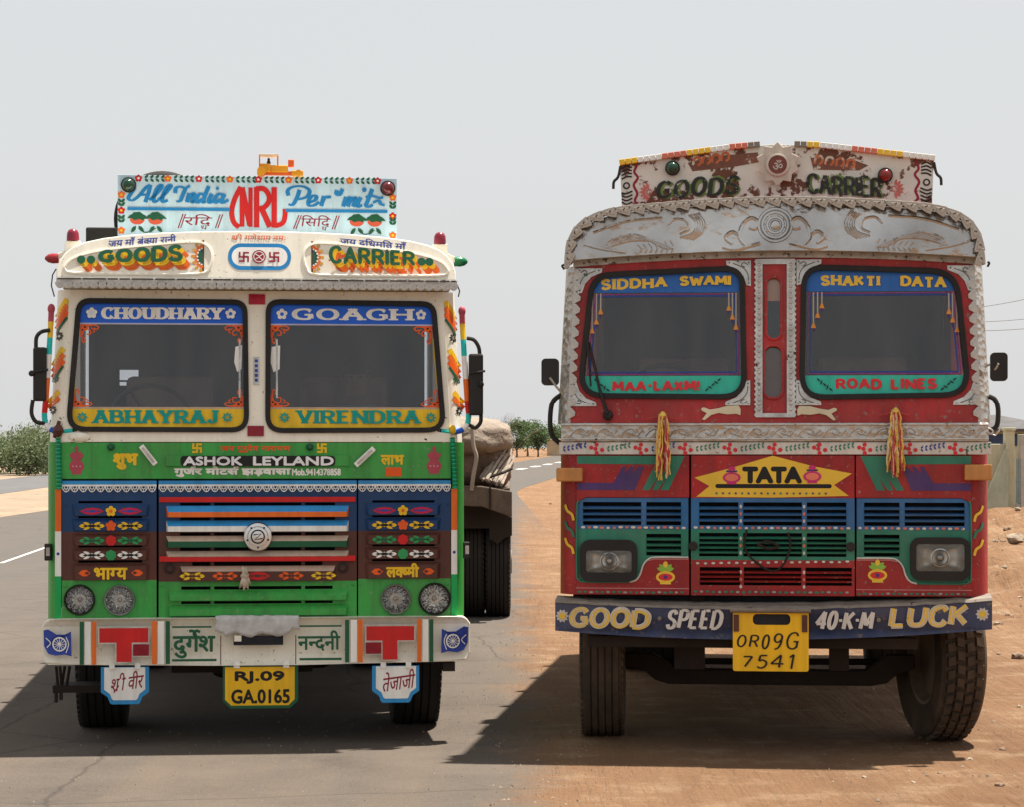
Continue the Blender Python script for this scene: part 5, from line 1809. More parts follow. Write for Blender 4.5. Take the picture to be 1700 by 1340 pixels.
# chassis, wheels, cargo bed
for x in (-.42, .42):
    mk('chassis_rail', B().box(x - .04, x + .04, .16, 6.6, .62, .86), M_under, G)
mk('front_axle', B().tube([(-.85, 1.15, .5), (-.55, 1.15, .47), (-.4, 1.15, .40), (.4, 1.15, .40), (.55, 1.15, .47), (.85, 1.15, .5)], .055, 8), M_under, G, smooth=True)
mk('radiator_box', B().box(-.5, .32, .3, .7, .40, .9), M_under, G)
mk('sump', B().box(-.28, .26, .8, 1.6, .32, .8), M_under, G, bevel=.05)
wheel(G, T.X(176, 1.15), 1.15, .5, .29)
wheel(G, T.X(687, 1.15), 1.15, .5, .29)
for x in (-.93, .93): wheel(G, x, 5.2, .5, .42)
mk('inner_arch', B().box(-1.1, -.60, .75, 1.7, .98, 1.1).box(.60, 1.1, .75, 1.7, .98, 1.1), M_under, G)
b = B().box(T.X(92, .3), T.X(172, .3), .3, .55, T.Z(1148, .3), T.Z(1136, .3))
for px in (98, 104, 112, 120): b.bar(T.pt(px, 1104, .3), T.pt(px + (3 if px < 110 else -6), 1142, .32), .012, .012)
b.box(T.X(95, .3), T.X(100, .3), .3, .34, T.Z(1164, .3), T.Z(1146, .3)).box(T.X(103, .3), T.X(108, .3), .3, .34, T.Z(1160, .3), T.Z(1146, .3))
mk('cab_step', b, M_under, G)
mk('bumper_bracket', B().box(T.X(736, .1), T.X(756, .1), .08, .2, T.Z(1118, .1), T.Z(1103, .1)), M_under, G)
cb = mk('cargo_body', B().box(-1.16, 1.16, 1.93, 6.7, .95, 1.08).box(-1.16, 1.16, 1.93, 2.16, 1.08, 1.95).box(-1.16, -1.1, 2.16, 6.7, 1.08, 1.95).box(1.1, 1.16, 2.16, 6.7, 1.08, 1.95), M_wood, G)
for y in (2.9, 3.9, 4.9, 5.9):
    for x in (-1.18, 1.18): mk('stake', B().box(x - .02, x + .02, y - .04, y + .04, .9, 2.0), P_green, cb)
mk('spare_box', T.bx(B(), 146, 197, 379, 420, .9, 1.3, dm=.9), M_black, G, bevel=.01)

# things on the roof
def on_truck(o, Tr):
    o.location = Tr.root.location; o.rotation_euler = Tr.root.rotation_euler
    return o
root = empty('spare_tyre'); on_truck(root, T)
tag(root, 'spare tyre lying on the cab roof behind the light blue signboard', 'tyre')
zz_ = T.Z(280, .95)
c = (T.X(270, .95), 1.15, zz_ - .30)
mk('tyre', B().lathe([(.17, -.08), (.21, -.11), (.27, -.10), (.296, -.07), (.3, 0), (.296, .07), (.27, .10), (.21, .11), (.17, .08)], c, 'y', 48), M_tyre, root, smooth=True)
mk('rim', B().lathe([(.18, -.07), (.16, -.04), (.12, -.02), (.0, -.02), (.0, .02), (.16, .05), (.18, .07)], c, 'y', 32), M_rim, root, smooth=True)
root = empty('toy_tractor'); on_truck(root, T)
tag(root, 'small yellow toy tractor with canopy on top of the light blue signboard', 'toy')
P_toy = mat('toy yellow', (.80, .36, .02), .4, var=.15); P_toyo = mat('toy orange', (.75, .13, .02), .4, var=.15)
y_ = by_ + .01
tb_ = lambda x0, x1, y0, y1, d0=-.05, d1=.05: B().box(T.X(x0, y_), T.X(x1, y_), y_ + d0, y_ + d1, T.Z(y1, y_), T.Z(y0, y_))
mk('hood', tb_(448, 478, 274, 286, -.03, .03), P_toy, root, bevel=.006)
mk('chassis', tb_(430, 490, 284, 290, -.025, .025), P_toyo, root, bevel=.003)
mk('cab', tb_(431, 449, 272, 286, -.045, .045), P_toy, root, bevel=.005)
b = B()
for px in (431, 461):
    for d in (-.045, .045): b.tube([(T.X(px, y_), y_ + d, T.Z(276, y_)), (T.X(px, y_), y_ + d, T.Z(258, y_))], .004, 5)
mk('canopy_posts', b, P_toyo, root)
mk('canopy', tb_(430, 462, 256.5, 259, -.055, .055), mat('toy cream', (.7, .55, .4), .5), root, bevel=.002)
mk('driver', B().ball(T.pt(446, 270, y_), .012, .012, .02, 8).ball(T.pt(446, 264, y_), .008, .008, .01, 8), M_black, root, smooth=True)
mk('exhaust', tb_(478, 488, 264, 276, -.02, .02), P_toyo, root, bevel=.006)
for px, r_ in ((434, .026), (495, .018)):
    for d in (-.05, .05):
        mk('wheel', B().lathe([(r_ * .4, -.014), (r_, -.012), (r_, .012), (r_ * .4, .014)], (T.X(px, y_), y_ + d, T.Z(292, y_) + r_), 'y', 18), P_toy, root, smooth=True, angle=30)
mk('bucket', tb_(484, 503, 283, 291, -.05, .05), P_toy, root, bevel=.005)

# ------------------------------------------------------------------ passenger behind the right windscreen
def seated_person(Tr, x, y, zs, shirt, label):
    me = bpy.data.meshes.new('person')
    J = {'pel': (0, .02, .06), 'bel': (0, .04, .22), 'che': (0, .05, .42), 'nek': (0, .04, .56), 'hd1': (0, .02, .64), 'hd2': (0, .02, .76), 'hd3': (0, .03, .84),
         'sl': (-.17, .05, .50), 'el': (-.27, -.05, .25), 'wl': (-.16, -.28, .20), 'hl': (-.13, -.36, .19),
         'sr': (.17, .05, .50), 'er': (.28, -.03, .25), 'wr': (.2, -.26, .18), 'hr': (.17, -.34, .17),
         'kl': (-.12, -.42, .04), 'al': (-.12, -.50, -.36), 'kr': (.12, -.42, .04), 'ar': (.13, -.50, -.36)}
    rad = {'pel': .15, 'bel': .14, 'che': .15, 'nek': .052, 'hd1': .066, 'hd2': .084, 'hd3': .062, 'sl': .066, 'sr': .066, 'el': .044, 'er': .044, 'wl': .03, 'wr': .03, 'hl': .036, 'hr': .036,
           'kl': .07, 'kr': .07, 'al': .045, 'ar': .045}
    E_ = [('pel', 'bel'), ('bel', 'che'), ('che', 'nek'), ('nek', 'hd1'), ('hd1', 'hd2'), ('hd2', 'hd3'), ('che', 'sl'), ('sl', 'el'), ('el', 'wl'), ('wl', 'hl'), ('che', 'sr'), ('sr', 'er'), ('er', 'wr'), ('wr', 'hr'),
          ('pel', 'kl'), ('kl', 'al'), ('pel', 'kr'), ('kr', 'ar')]
    ks = list(J)
    me.from_pydata([J[k] for k in ks], [(ks.index(a), ks.index(c)) for a, c in E_], [])
    o = bpy.data.objects.new('person', me); col.objects.link(o)
    sk = o.modifiers.new('skin', 'SKIN'); o.modifiers.new('sub', 'SUBSURF').levels = 2
    for i, k in enumerate(ks):
        v = me.skin_vertices[0].data[i]; v.radius = (rad[k], rad[k] * (.72 if k in ('pel', 'bel', 'che') else 1)); v.use_root = (k == 'pel')
    bpy.context.view_layer.update()
    m2 = bpy.data.meshes.new_from_object(o.evaluated_get(bpy.context.evaluated_depsgraph_get()))
    o.modifiers.clear(); o.data = m2
    m2.materials.clear()
    skin = mat('brown skin', (.20, .10, .06), .55, var=.1)
    for mm in (shirt, skin, mat('grey trousers', (.06, .06, .07), .9)): m2.materials.append(mm)
    for p in m2.polygons:
        c = p.center
        p.material_index = 1 if c.z > .545 or (c.y < -.24 and c.z > .12 and abs(c.x) > .09) else 2 if c.z < .11 else 0
        p.use_smooth = True
    root = empty('person', (0, 0, 0)); on_truck(root, Tr)
    tag(root, label, 'person')
    o.name = 'body'; o.parent = root; o.location = (x, y, zs)
    hair = B().ball((x, y + .035, zs + .80), .088, .098, .085, 14)
    mk('hair', hair, mat('black hair', (.012, .010, .010), .6), root, smooth=True)
    f = B().ball((x, y - .068, zs + .715), .014, .022, .02, 8)
    mk('nose', f, skin, root, smooth=True)
    for sx in (-.03, .03): mk('eye', B().ball((x + sx, y - .062, zs + .745), .012, .008, .007, 8), mat('dark eye', (.03, .02, .02), .4), root, smooth=True)
    for sx in (-.086, .086): mk('ear', B().ball((x + sx, y + .02, zs + .73), .012, .02, .03, 8), skin, root, smooth=True)
    mk('mouth', B().ball((x, y - .066, zs + .672), .024, .008, .006, 8), mat('lips', (.18, .06, .05), .5), root, smooth=True)
seated_person(T, T.X(590, 1.4), 1.42, T.Z(722, .5) - .37, mat('teal shirt', (.05, .26, .27), .9, var=.2), 'person in a teal shirt seated behind the right windscreen of the green truck')
# ------------------------------------------------------------------ the red truck
T = Truck(1282, 13.6, 'cargo_truck')
G = T.root
tag(G, 'weathered red cargo truck with embossed silver header and rusted white roof board', 'truck')
Q_red = mat('faded red paint', (.40, .022, .028), .5, var=.32, scale=2.5, dust=.13, chip=.11, chipc='#8c6a60', chipscale=34, grime=.5)
Q_red2 = mat('red paint', (.34, .012, .017), .42, var=.32, scale=3, dust=.10, grime=.5, chip=.10, chipc='#94766a', chipscale=40)
Q_navy = mat('navy bumper paint', (.016, .040, .115), .5, var=.25, scale=5, dust=.22, chip=.12, chipc='#6a625c', chipscale=24)
Q_blue = mat('grille blue', (.014, .13, .33), .45, var=.2, dust=.14)
Q_green = mat('grille green', (.010, .20, .13), .45, var=.2, dust=.14)
Q_violet = mat('violet paint', (.06, .025, .15), .5, var=.2, dust=.12)
Q_worn = mat('worn bare metal', (.20, .18, .16), .6, metal=.3, var=.3, scale=12, dust=.35, chip=.10, chipc='#4a3a2e')
Q_board = mat('rusted white board', (.68, .65, .58), .6, var=.1, scale=6, chip=.27, chipc='#6a4230', chipscale=7)
Q_letter = mat('flaking black letters', (.03, .032, .028), .6, var=.3, chip=.13, chipc='#c9c2ae', chipscale=22)
Q_lsh = mat('flaking green letter edge', (.16, .25, .06), .6, var=.3, chip=.13, chipc='#c9c2ae', chipscale=20)
Q_cream = mat('aged tin sheet', (.44, .405, .36), .42, metal=.5, var=.3, scale=14, dust=.2, chip=.14, chipc='#4a382c')
Q_aqua = mat('mint vinyl', (.03, .52, .38), .45, var=.1, dust=.08)
Q_royal = mat('blue vinyl', (.015, .13, .46), .4, var=.1, dust=.05)
Q_gold = mat('gold letters', (.78, .50, .05), .45, var=.1)
Q_lred = mat('red letters', (.62, .03, .04), .45, var=.1)
Q_amber = mat('amber lamp', (.55, .22, .04), .3, var=.2, coat=.3, dust=.2)
Q_white = mat('aged white paint', (.66, .63, .58), .55, var=.12, dust=.2, chip=.06)
def embossed(N, L, p):
    v = N.new('ShaderNodeTexCoord').outputs['Object']
    p.inputs['Metallic'].default_value = .75
    rr = N.new('ShaderNodeMapRange'); rr.inputs[3].default_value = .25; rr.inputs[4].default_value = .55
    L.new(nz(N, L, v, 6, 6), rr.inputs[0]); L.new(rr.outputs[0], p.inputs['Roughness'])
    c = mixc(N, L, nz(N, L, v, 9, 7, .7, .35, .75), (.56, .54, .50), (.30, .26, .22))
    c = mixc(N, L, nz(N, L, v, 30, 5, .7, .66, .74), c, (.20, .12, .08))
    L.new(c, p.inputs['Base Color'])
    vo = N.new('ShaderNodeTexVoronoi'); vo.inputs['Scale'].default_value = 26
    L.new(stretched(N, L, v, (1, 1, 1)), vo.inputs['Vector'])
    h = math_(N, L, 'ADD', vo.outputs['Distance'], math_(N, L, 'MULTIPLY', nz(N, L, v, 8, 4, .6, 0, 1), .9))
    bump(N, L, p, h, .012)
Q_emb = gnode('embossed aluminium sheet', embossed)
def tinsheet(N, L, p):
    v = N.new('ShaderNodeTexCoord').outputs['Object']
    p.inputs['Metallic'].default_value = .88
    p.inputs['Roughness'].default_value = .24
    c = mixc(N, L, nz(N, L, v, 3, 5, .6, .35, .75), (.56, .55, .53), (.34, .32, .30))
    L.new(c, p.inputs['Base Color'])
    bump(N, L, p, math_(N, L, 'ADD', nz(N, L, v, 3.0, 3, .5, 0, 1), math_(N, L, 'MULTIPLY', nz(N, L, v, 14, 3, .5, 0, 1), .16)), .065)
Q_tin = gnode('dented aluminium sheet', tinsheet)
M_refl2 = mat('clouded reflector', (.70, .69, .64), .3, metal=.7, var=.25, scale=14, dust=.2)
FY = .10
M2 = lambda p: 2564 - p

# bumper: bowed channel with worn top edge
def bu(px): return (px - 1282) / 362
def btop(px): return 1012 - 12 * bu(px) ** 2 - 4 * bu(px)
def bbot(px): return 1063 - 15 * bu(px) ** 2 - 4 * bu(px)
xs = [919 + 724 * i / 40 for i in range(41)]
BS = lambda x, z: .05 * (x / 1.21) ** 2
lp = [(x, btop(x)) for x in xs] + [(x, bbot(x)) for x in reversed(xs)]
b = B().plate([T.loop(lp)], BS, .13)
bumper = mk('bumper', b, Q_navy, G, bevel=.012)
b = B()
vs, fs = [], []
for i, x in enumerate(xs):
    w1 = 4 * noise.noise(Vector((i * .9, 0, 0)))
    X_ = T.X(x)
    vs += [(X_, BS(X_, 0) + .15, T.Z(btop(x) - 9 + w1 * .4)), (X_, BS(X_, 0) + .004, T.Z(btop(x) - 4 + w1 * .5)), (X_, BS(X_, 0) - .006, T.Z(btop(x) + .5 + w1 * .4))]
for i in range(len(xs) - 1):
    for j in (0, 1): fs.append((i * 3 + j, i * 3 + j + 1, i * 3 + j + 4, i * 3 + j + 3))
b.add(vs, fs)
mk('bumper_lip', b, Q_worn, bumper, smooth=True)
for txt, x0, x1, yb0, yt0, yb1, yt1, kind in (('GOOD', 940, 1079, 1046, 1010, 1049, 1013, 0), ('SPEED', 1104, 1198, 1047, 1014, 1047, 1014, 1), ('40-K-M', 1350, 1447, 1047, 1015, 1045, 1014, 1), ('LUCK', 1472, 1604, 1044, 1007, 1038, 1001, 0)):
    D = Deco(T, BS)
    if kind == 0:
        D.letters(txt, x0, x1, yb0, yt0, (11, 8.5), 0, gap=.30, yb1=yb1, yt1=yt1, slant=.12, jit=1)
        D.letters(txt, x0 + 2, x1 - 2, yb0 - 1.5, yt0 + 1.5, (7.4, 5.4), 1, gap=.30, yb1=yb1 - 1.5, yt1=yt1 + 1.5, slant=.12, jit=1)
        D.letters(txt, x0 + 4.5, x1 - 4.5, yb0 - 3.6, yt0 + 3.6, (1.6, 1.3), 2, gap=.30, yb1=yb1 - 3.6, yt1=yt1 + 3.6, slant=.12, jit=1)
    else:
        D.letters(txt, x0, x1, yb0, yt0, (6.6, 4.6), 0, gap=.40 if txt[0] == 'S' else .26, yb1=yb1, yt1=yt1, slant=.18, jit=.6)
    D.done('lettering', [Q_white, Q_gold, Q_white], bumper)
for cx, cy in ((931, 1027), (1627, 1019)):
    D = Deco(T, BS); D.aster(cx, cy, 11.5, 0, n=10).ring(cx, cy, 8.4, 2.2, 0).disc(cx, cy, 5.4, 1); D.done('flower_roundel', [Q_white, Q_gold], bumper)
for cx, cy in ((1095, 1029), (1457, 1029)):
    mk('bolt', B().lathe([(.012, .01), (.012, -.004), (.001, -.006)], T.pt(cx, cy, .01), 'y', 10), Q_worn, bumper)
# number plate
pl = mk('number_plate', B().plate([T.loop(rrect(1217, 1342, 1014, 1115, 4)), T.loop(rrect(1250, 1312, 1020, 1038, 7))], -.022, .008), P_plate, G, bevel=.002)
mk('plate_recess', T.bx(B(), 1246, 1316, 1017, 1041, -.0135, -.003), M_void, pl)
mk('plate_pipe', B().tube([T.pt(1212, 1014, -.03), T.pt(1346, 1014, -.03)], .016, 10), Q_worn, pl, smooth=True)
for xa in (1218, 1331): mk('plate_clamp', T.bx(B(), xa, xa + 9, 1022, 1050, -.03, -.0225), P_brown, pl)
D = Deco(T, -.022)
for ch, a0, a1, yb0, yt0 in (('O', 1222, 1238, 1076, 1055), ('R', 1243, 1259, 1076, 1055), ('0', 1263, 1276, 1079, 1054), ('9', 1281, 1297, 1080, 1052), ('G', 1303, 1324, 1079, 1050),
                             ('7', 1230, 1248, 1109, 1090), ('5', 1255, 1273, 1111, 1088), ('4', 1277, 1301, 1110, 1087), ('1', 1306, 1316, 1112, 1086)):
    D.letters(ch, a0, a1, yb0, yt0, (3.4, 2.4), 0, slant=.16)
D.done('lettering', [P_bpaint], pl)

# lower body
rows_lo = [(T.Z(992), abs(T.X(957, FY)), .108, FY + .012, .16), (T.Z(704, FY), abs(T.X(955, FY)), .098, FY + .012, .16)]
for b in corner(rows_lo, 1.9): mk('cab_corner', b, Q_red2, G, smooth=True)
mk('shade_backing', B().box(T.X(950, .2), T.X(1614, .2), .22, .25, T.Z(1010, .2), T.Z(706, .2)), M_void, G)  # dark backing puts the shade behind the grille bars into colour
def panel(loops_px, mt, y=FY, th=.03, name='panel', parent=None, bevel=0.0):
    return mk(name, B().plate([T.loop(q, y) for q in loops_px], y, th), mt, parent or G, bevel=bevel)
def bars(parent, x0, x1, ys, mt, y=FY, h=3.6, out=.012):
    for yc in ys:
        b = B()
        X0, X1 = T.X(x0, y), T.X(x1, y); za, zb, zc = T.Z(yc - h * .75, y), T.Z(yc, y), T.Z(yc + h * .7, y)
        b.add([(X0, y + .03, za), (X1, y + .03, za), (X1, y - out, zb), (X0, y - out, zb), (X1, y - out * .6, zc), (X0, y - out * .6, zc), (X1, y + .03, zc), (X0, y + .03, zc)],
              [(0, 3, 2, 1), (3, 5, 4, 2), (5, 7, 6, 4), (7, 0, 1, 6), (0, 7, 5, 3), (1, 2, 4, 6)])
        mk('slat', b, mt, parent)
def dots(parent, x0, x1, y0, st, cols, y=FY, rx=4.0, ry=2.2, dy=0.0):
    D = Deco(T, y, eps=.003)
    n = int((x1 - x0) / st)
    rd = random.Random(int(x0))
    for i in range(n):
        D.disc(x0 + st * (i + .5), y0 + dy * i / max(n, 1) + rd.uniform(-.6, .6), rx * rd.uniform(.7, 1.1), i % len(cols), ry=ry, n=8)
    o = D.done('dotted_border', cols, parent); o['kind'] = 'stuff'
    return o
BY, GY = [844.5, 854.5, 864.5], [896.5, 906, 915.5]
dotc = [Q_white, mat('coral paint', (.62, .17, .10), .5)]
def recess_poly(mx):
    p = [(1143, 828), (972, 828), (961, 834), (957, 846), (957, 955), (961, 964), (971, 968.5), (1045, 968.5), (1056, 965), (1063, 955), (1068, 940), (1077, 930), (1090, 927), (1143, 927)]
    return [(mx(x), y) for x, y in p]
for side in (0, 1):
    mx = (lambda p: p) if not side else M2
    srt = lambda a, b_: sorted((mx(a), mx(b_)))
    rp = recess_poly(mx)
    xa, xb = srt(955, 1144.5)
    main = panel([[(mx(955), 757), (mx(1144.5), 757), (mx(1144.5), 827.5), (mx(972), 827.5), (mx(960), 834), (mx(956.5), 846), (mx(956.5), 955), (mx(961), 965), (mx(971), 969.5), (mx(1045), 969.5), (mx(1057), 966), (mx(1064), 955), (mx(1069), 941), (mx(1078), 931), (mx(1090), 928), (mx(1144.5), 928), (mx(1144.5), 990), (mx(955), 990)]], Q_red2, bevel=.004)
    bl_ = clip(rp, 880, False); gr_ = clip(rp, 880, True)
    yb_ = FY + .006
    op = [R4(*srt(967, 1064.5), 835, 873.5), R4(*srt(1073, 1131), 835, 873.5)]
    pb = panel([bl_] + op, Q_blue, yb_)
    hl = (962, 1058, 898, 968) if not side else (1508, 1606, 892, 963)
    hin = rrect(hl[0] + 5, hl[1] - 5, hl[2] + 5, hl[3] - 5, 14)
    pg = panel([gr_] + [R4(*srt(1073, 1131), 888, 924)] + [hin], Q_green, yb_)
    bars(pb, *srt(967, 1064.5), BY, Q_blue, yb_); bars(pb, *srt(1073, 1131), BY, Q_blue, yb_); bars(pg, *srt(1073, 1131), GY, Q_green, yb_)
    dots(pb, *srt(962, 1143), 877.5, 10.5, dotc, yb_)
    # pale lip round the recess
    for (q0, q1) in ((2, 7), (7, 13)):
        pts = [(T.X(x, FY), FY - .002, T.Z(y, FY)) for x, y in rp[q0:q1 + 1]]
        mk('recess_lip', B().tube(crom(pts, 4), .0055, 6), Q_white if q0 == 7 else Q_green, main, smooth=True)
    # headlight
    hb = mk('headlight', B().plate([T.loop(rrect(hl[0], hl[1], hl[2], hl[3], 17), FY), T.loop(rrect(hl[0] + 10, hl[1] - 9, hl[2] + (18 if not side else 11), hl[3] - 15, 6), FY)], FY - .028, .06), M_rub, G, bevel=.012)
    lx0, lx1, ly0, ly1 = (971, 1051, 914, 954) if not side else (1517, 1598, 902, 949)
    c = T.pt((lx0 + lx1) / 2, (ly0 + ly1) / 2, FY)
    b = B()
    X0, X1, Z0, Z1 = T.X(lx0 - 2, FY), T.X(lx1 + 2, FY), T.Z(ly1 + 2, FY), T.Z(ly0 - 2, FY)
    rows__ = []
    nx_, nz_ = 14, 8
    vs, fs = [], []
    for j in range(nz_ + 1):
        for i in range(nx_ + 1):
            uu, vv = i / nx_ * 2 - 1, j / nz_ * 2 - 1
            vs.append(((X0 + X1) / 2 + uu * (X1 - X0) / 2, FY - .004 + .055 * (1 - max(abs(uu) ** 2.5, abs(vv) ** 2.5)), (Z0 + Z1) / 2 + vv * (Z1 - Z0) / 2))
    for j in range(nz_):
        for i in range(nx_):
            q_ = j * (nx_ + 1) + i
            fs.append((q_, q_ + 1, q_ + nx_ + 2, q_ + nx_ + 1))
    b.add(vs, fs)
    mk('reflector', b, M_refl2, hb, smooth=True, angle=180)
    b = B().lathe([(.05, .04), (.052, .012), (.046, .010), (.042, .03)], (c[0], FY - .01, c[2]), 'y', 24); mk('lamp_cup', b, M_refl2, hb, smooth=True)
    mk('bulb', B().ball((c[0], FY + .015, c[2]), .024, .02, .024, 12), M_alu, hb, smooth=True)
    b = B(); n_ = 16
    vs, fs = [], []
    for i in range(n_ + 1):
        x = X0 + (X1 - X0) * i / n_
        vs += [(x, FY - .012 - .003 * (i % 2), Z0), (x, FY - .016 - .003 * (i % 2), (Z0 + Z1) / 2), (x, FY - .012 - .003 * (i % 2), Z1)]
    for i in range(n_):
        for j in (0, 1): fs.append((i * 3 + j, i * 3 + 3 + j, i * 3 + 4 + j, i * 3 + 1 + j))
    b.add(vs, fs); mk('lens', b, G_lamp, hb)
    # green and violet streaks on the shoulder
    f = lambda pts: [(mx(x), y) for x, y in pts]
    D = Deco(T, FY)
    D.poly(f([(957, 758), (1137, 758), (1110, 815), (1097, 815), (1106, 796), (1092, 815), (1083, 815), (1093, 793), (1078, 815), (1066, 815), (1088, 772), (957, 771)]), 0)
    D.done('green_streak', [Q_green], main)
    D = Deco(T, FY, eps=.002)
    D.poly(f([(957, 803), (1018, 803), (1033, 776), (1040, 776), (1035, 788), (1047, 776), (1053, 776), (1048, 788), (1060, 776), (1069, 776), (1054, 815), (957, 815)]), 0)
    D.done('violet_streak', [Q_violet], main)
    D = Deco(T, FY)
    cx, cy = (1105, 955) if not side else (1455, 950)
    D.disc(cx, cy + 5, 16, 0, ry=10).disc(cx, cy + 5, 12, 1, ry=6).disc(cx, cy + 5, 3.4, 2, n=8).rect(cx - 9, cx + 9, cy + 13, cy + 17, 0).rect(cx - 8, cx + 8, cy - 6, cy - 3, 0)
    for a in (-165, -135, -90, -45, -15): D.petal(cx, cy - 6, a, 0, 15, 7, 3)
    D.petal(cx, cy - 10, -90, 0, 12, 8, 0)
    D.done('pot_motif', [Q_gold, Q_lred, Q_violet, mat('lime paint', (.25, .45, .06), .5)], main)
    D = Deco(T, FY)
    D.line(f([(957, 943), (1060, 943)]) if False else f([(1072, 933), (1088, 930), (1143, 930)]), 1.6, 0)
    D.line(f([(955, 979), (1144, 979)]), 1.5, 0)
    D.done('pale_line', [mat('pinkish line', (.5, .2, .2), .5)], main)
    dots(main, *srt(957, 1144), 985.5, 9.5, [Q_green, Q_green, mat('grey dots', (.35, .3, .28), .5)], rx=3.6, ry=1.9)
    # turn signal
    sx = (922, 966, 778, 801) if not side else (1597, 1642, 772, 798)
    ts = mk('turn_signal', T.bx(B(), *sx, FY - .05, FY + .1), Q_amber, G, bevel=.008)
    # corner flame marks
    def csurf(x, z):
        u = min(1, max(0, (abs(x) - abs(T.X(956, FY))) / .105)); return FY + .012 + .16 * (1 - math.sqrt(max(0, 1 - u * u)))
    D = Deco(T, csurf, y=FY, eps=.006)
    for k, (yy, mm) in enumerate(((852, 0), (880, 1), (908, 0))):
        D.line(f([(936, yy - 12), (940, yy - 2), (948, yy + 4), (951, yy + 14)]), 4.5, mm, smooth=True)
    D.done('flame_mark', [Q_gold, Q_green], G)

# middle grille
def blkR(x0, x1, y0, y1): return R4(x0, x1, y0, y1)
mt_ = panel([R4(1147.5, 1417.5, 757, 828)], Q_red2, bevel=.003)
ops = [(1161, 1226), (1234, 1331), (1339, 1404)]
mb_ = panel([R4(1147.5, 1417.5, 828, 880)] + [R4(a, c, 835, 873.5) for a, c in ops], Q_blue)
mg_ = panel([R4(1147.5, 1417.5, 880, 931)] + [R4(a, c, 886, 925) for a, c in ops], Q_green)
ops2 = [(1162, 1229), (1235, 1330), (1337, 1413)]
mr_ = panel([R4(1147.5, 1417.5, 931, 990)] + [R4(a, c, 943, 973) for a, c in ops2], Q_red2)
for a, c in ops:
    bars(mb_, a, c, BY, Q_blue); bars(mg_, a, c, [894, 902, 910, 918], Q_green, h=3)
for a, c in ops2: bars(mr_, a, c, [951, 958.5, 966], Q_red2, h=2.8)
dots(mb_, 1150, 1416, 877.5, 10.5, dotc); dots(mr_, 1152, 1416, 936.5, 13, [Q_white], rx=3.2, ry=2, dy=-4); dots(mr_, 1150, 1416, 984, 10, [Q_green, MATS['grey dots'], Q_green], rx=3.8, ry=2)
for px in (1230, 1334.5):
    for ya, yc in ((835, 873), (888, 925), (944, 972)):
        D = Deco(T, FY)
        for k in range(3): D.disc(px, ya + 7 + k * 12, 2.2, k % 2, ry=3.2, n=8)
        D.done('dab_marks', dotc, mb_ if yc < 880 else mg_ if yc < 930 else mr_)['kind'] = 'stuff'
D = Deco(T, FY)
star = [(1153, 794), (1214, 778), (1283, 757.5), (1350, 775), (1413, 787), (1384, 806), (1408, 824), (1283, 827), (1156, 826), (1178, 808)]
D.poly(star, 0)
D.poly(rrect(1188, 1380, 804.5, 811.5, 3.4), 1)
D.text('TATA', 1235, 1329, 801, 778, 1, bold=.15)
for cx, cy in ((1215, 790), (1348, 788)):
    D.disc(cx, cy + 4, 15, 2, ry=9).disc(cx, cy + 4, 11, 3, ry=6).rect(cx - 9, cx + 9, cy - 8, cy - 5, 4).disc(cx, cy - 11, 6, 2, ry=4).rect(cx - 8, cx + 8, cy + 12, cy + 15, 2)
for k in range(18): D.disc(1190 + k * 10.6, 820, 2, 4 if k % 2 else 5, ry=1.8, n=7)
D.done('star_badge', [Q_gold, P_bpaint, mat('magenta paint', (.55, .03, .16), .5), mat('salmon paint', (.75, .20, .12), .5), Q_violet, Q_green], mt_)
for cx, cy in ((1151, 908), (1411, 908)): mk('lock', B().lathe([(.026, .01), (.026, -.012), (.015, -.014), (.001, -.01)], T.pt(cx, cy, FY), 'y', 16), M_black, mg_, smooth=True)
# chain slung across the grille
pts = [T.pt(1240, 880, FY - .02), T.pt(1236, 905, FY - .03), T.pt(1245, 925, FY - .03), T.pt(1270, 945, FY - .03), T.pt(1290, 948, FY - .03), T.pt(1305, 930, FY - .03), T.pt(1312, 905, FY - .03), T.pt(1308, 885, FY - .02)]
o = mk('wire_loop', B().tube(crom(pts, 6), .006, 6).tube(crom([T.pt(1258, 905, FY - .03), T.pt(1275, 900, FY - .04), T.pt(1292, 908, FY - .03), T.pt(1275, 912, FY - .035), T.pt(1258, 905, FY - .03)], 5), .008, 6), M_under, smooth=True)
on_truck(o, T); tag(o, 'dark slack wire loop hanging over the middle grille of the red truck', 'wire')

# flower strip, embossed strip
stp = mk('flower_strip', T.bx(B(), 927, 1640, 735, 755.5, FY - .006, FY + .03), Q_white, G, bevel=.003)
x = 934; k = 0
while x < 1632:
    D = Deco(T, FY - .006)
    if k % 2 == 0:
        mm = 0 if (k // 2) % 2 == 0 and (x < 1090 or x > 1450) else 1
        for j in range(6):
            D.petal(x + j * 7, 746 - j * 1.2, -55, 0, 6, 3, mm).petal(x + j * 7, 746 - j * 1.2, 55, 0, 6, 3, mm)
        D.done('leaf_motif', [P_ink, Q_green], stp)['kind'] = 'stuff'
        x += 46
    else:
        for a, b_ in ((0, -7), (0, 7), (-9, -2), (9, 2), (-2, 0)): D.disc(x + 10 + a, 746 + b_, 3.6, 0, n=8)
        D.done('rosette_motif', [Q_lred], stp)['kind'] = 'stuff'
        x += 28
    k += 1
es = mk('embossed_strip', T.bx(B(), 930, 1636, 703, 734, FY - .012, FY + .03), Q_emb, G, bevel=.004)
for y_ in (706, 730): mk('strip_bead', B().tube([T.pt(930, y_, FY - .013), T.pt(1636, y_, FY - .013)], .0065, 6), M_alu, es, smooth=True)
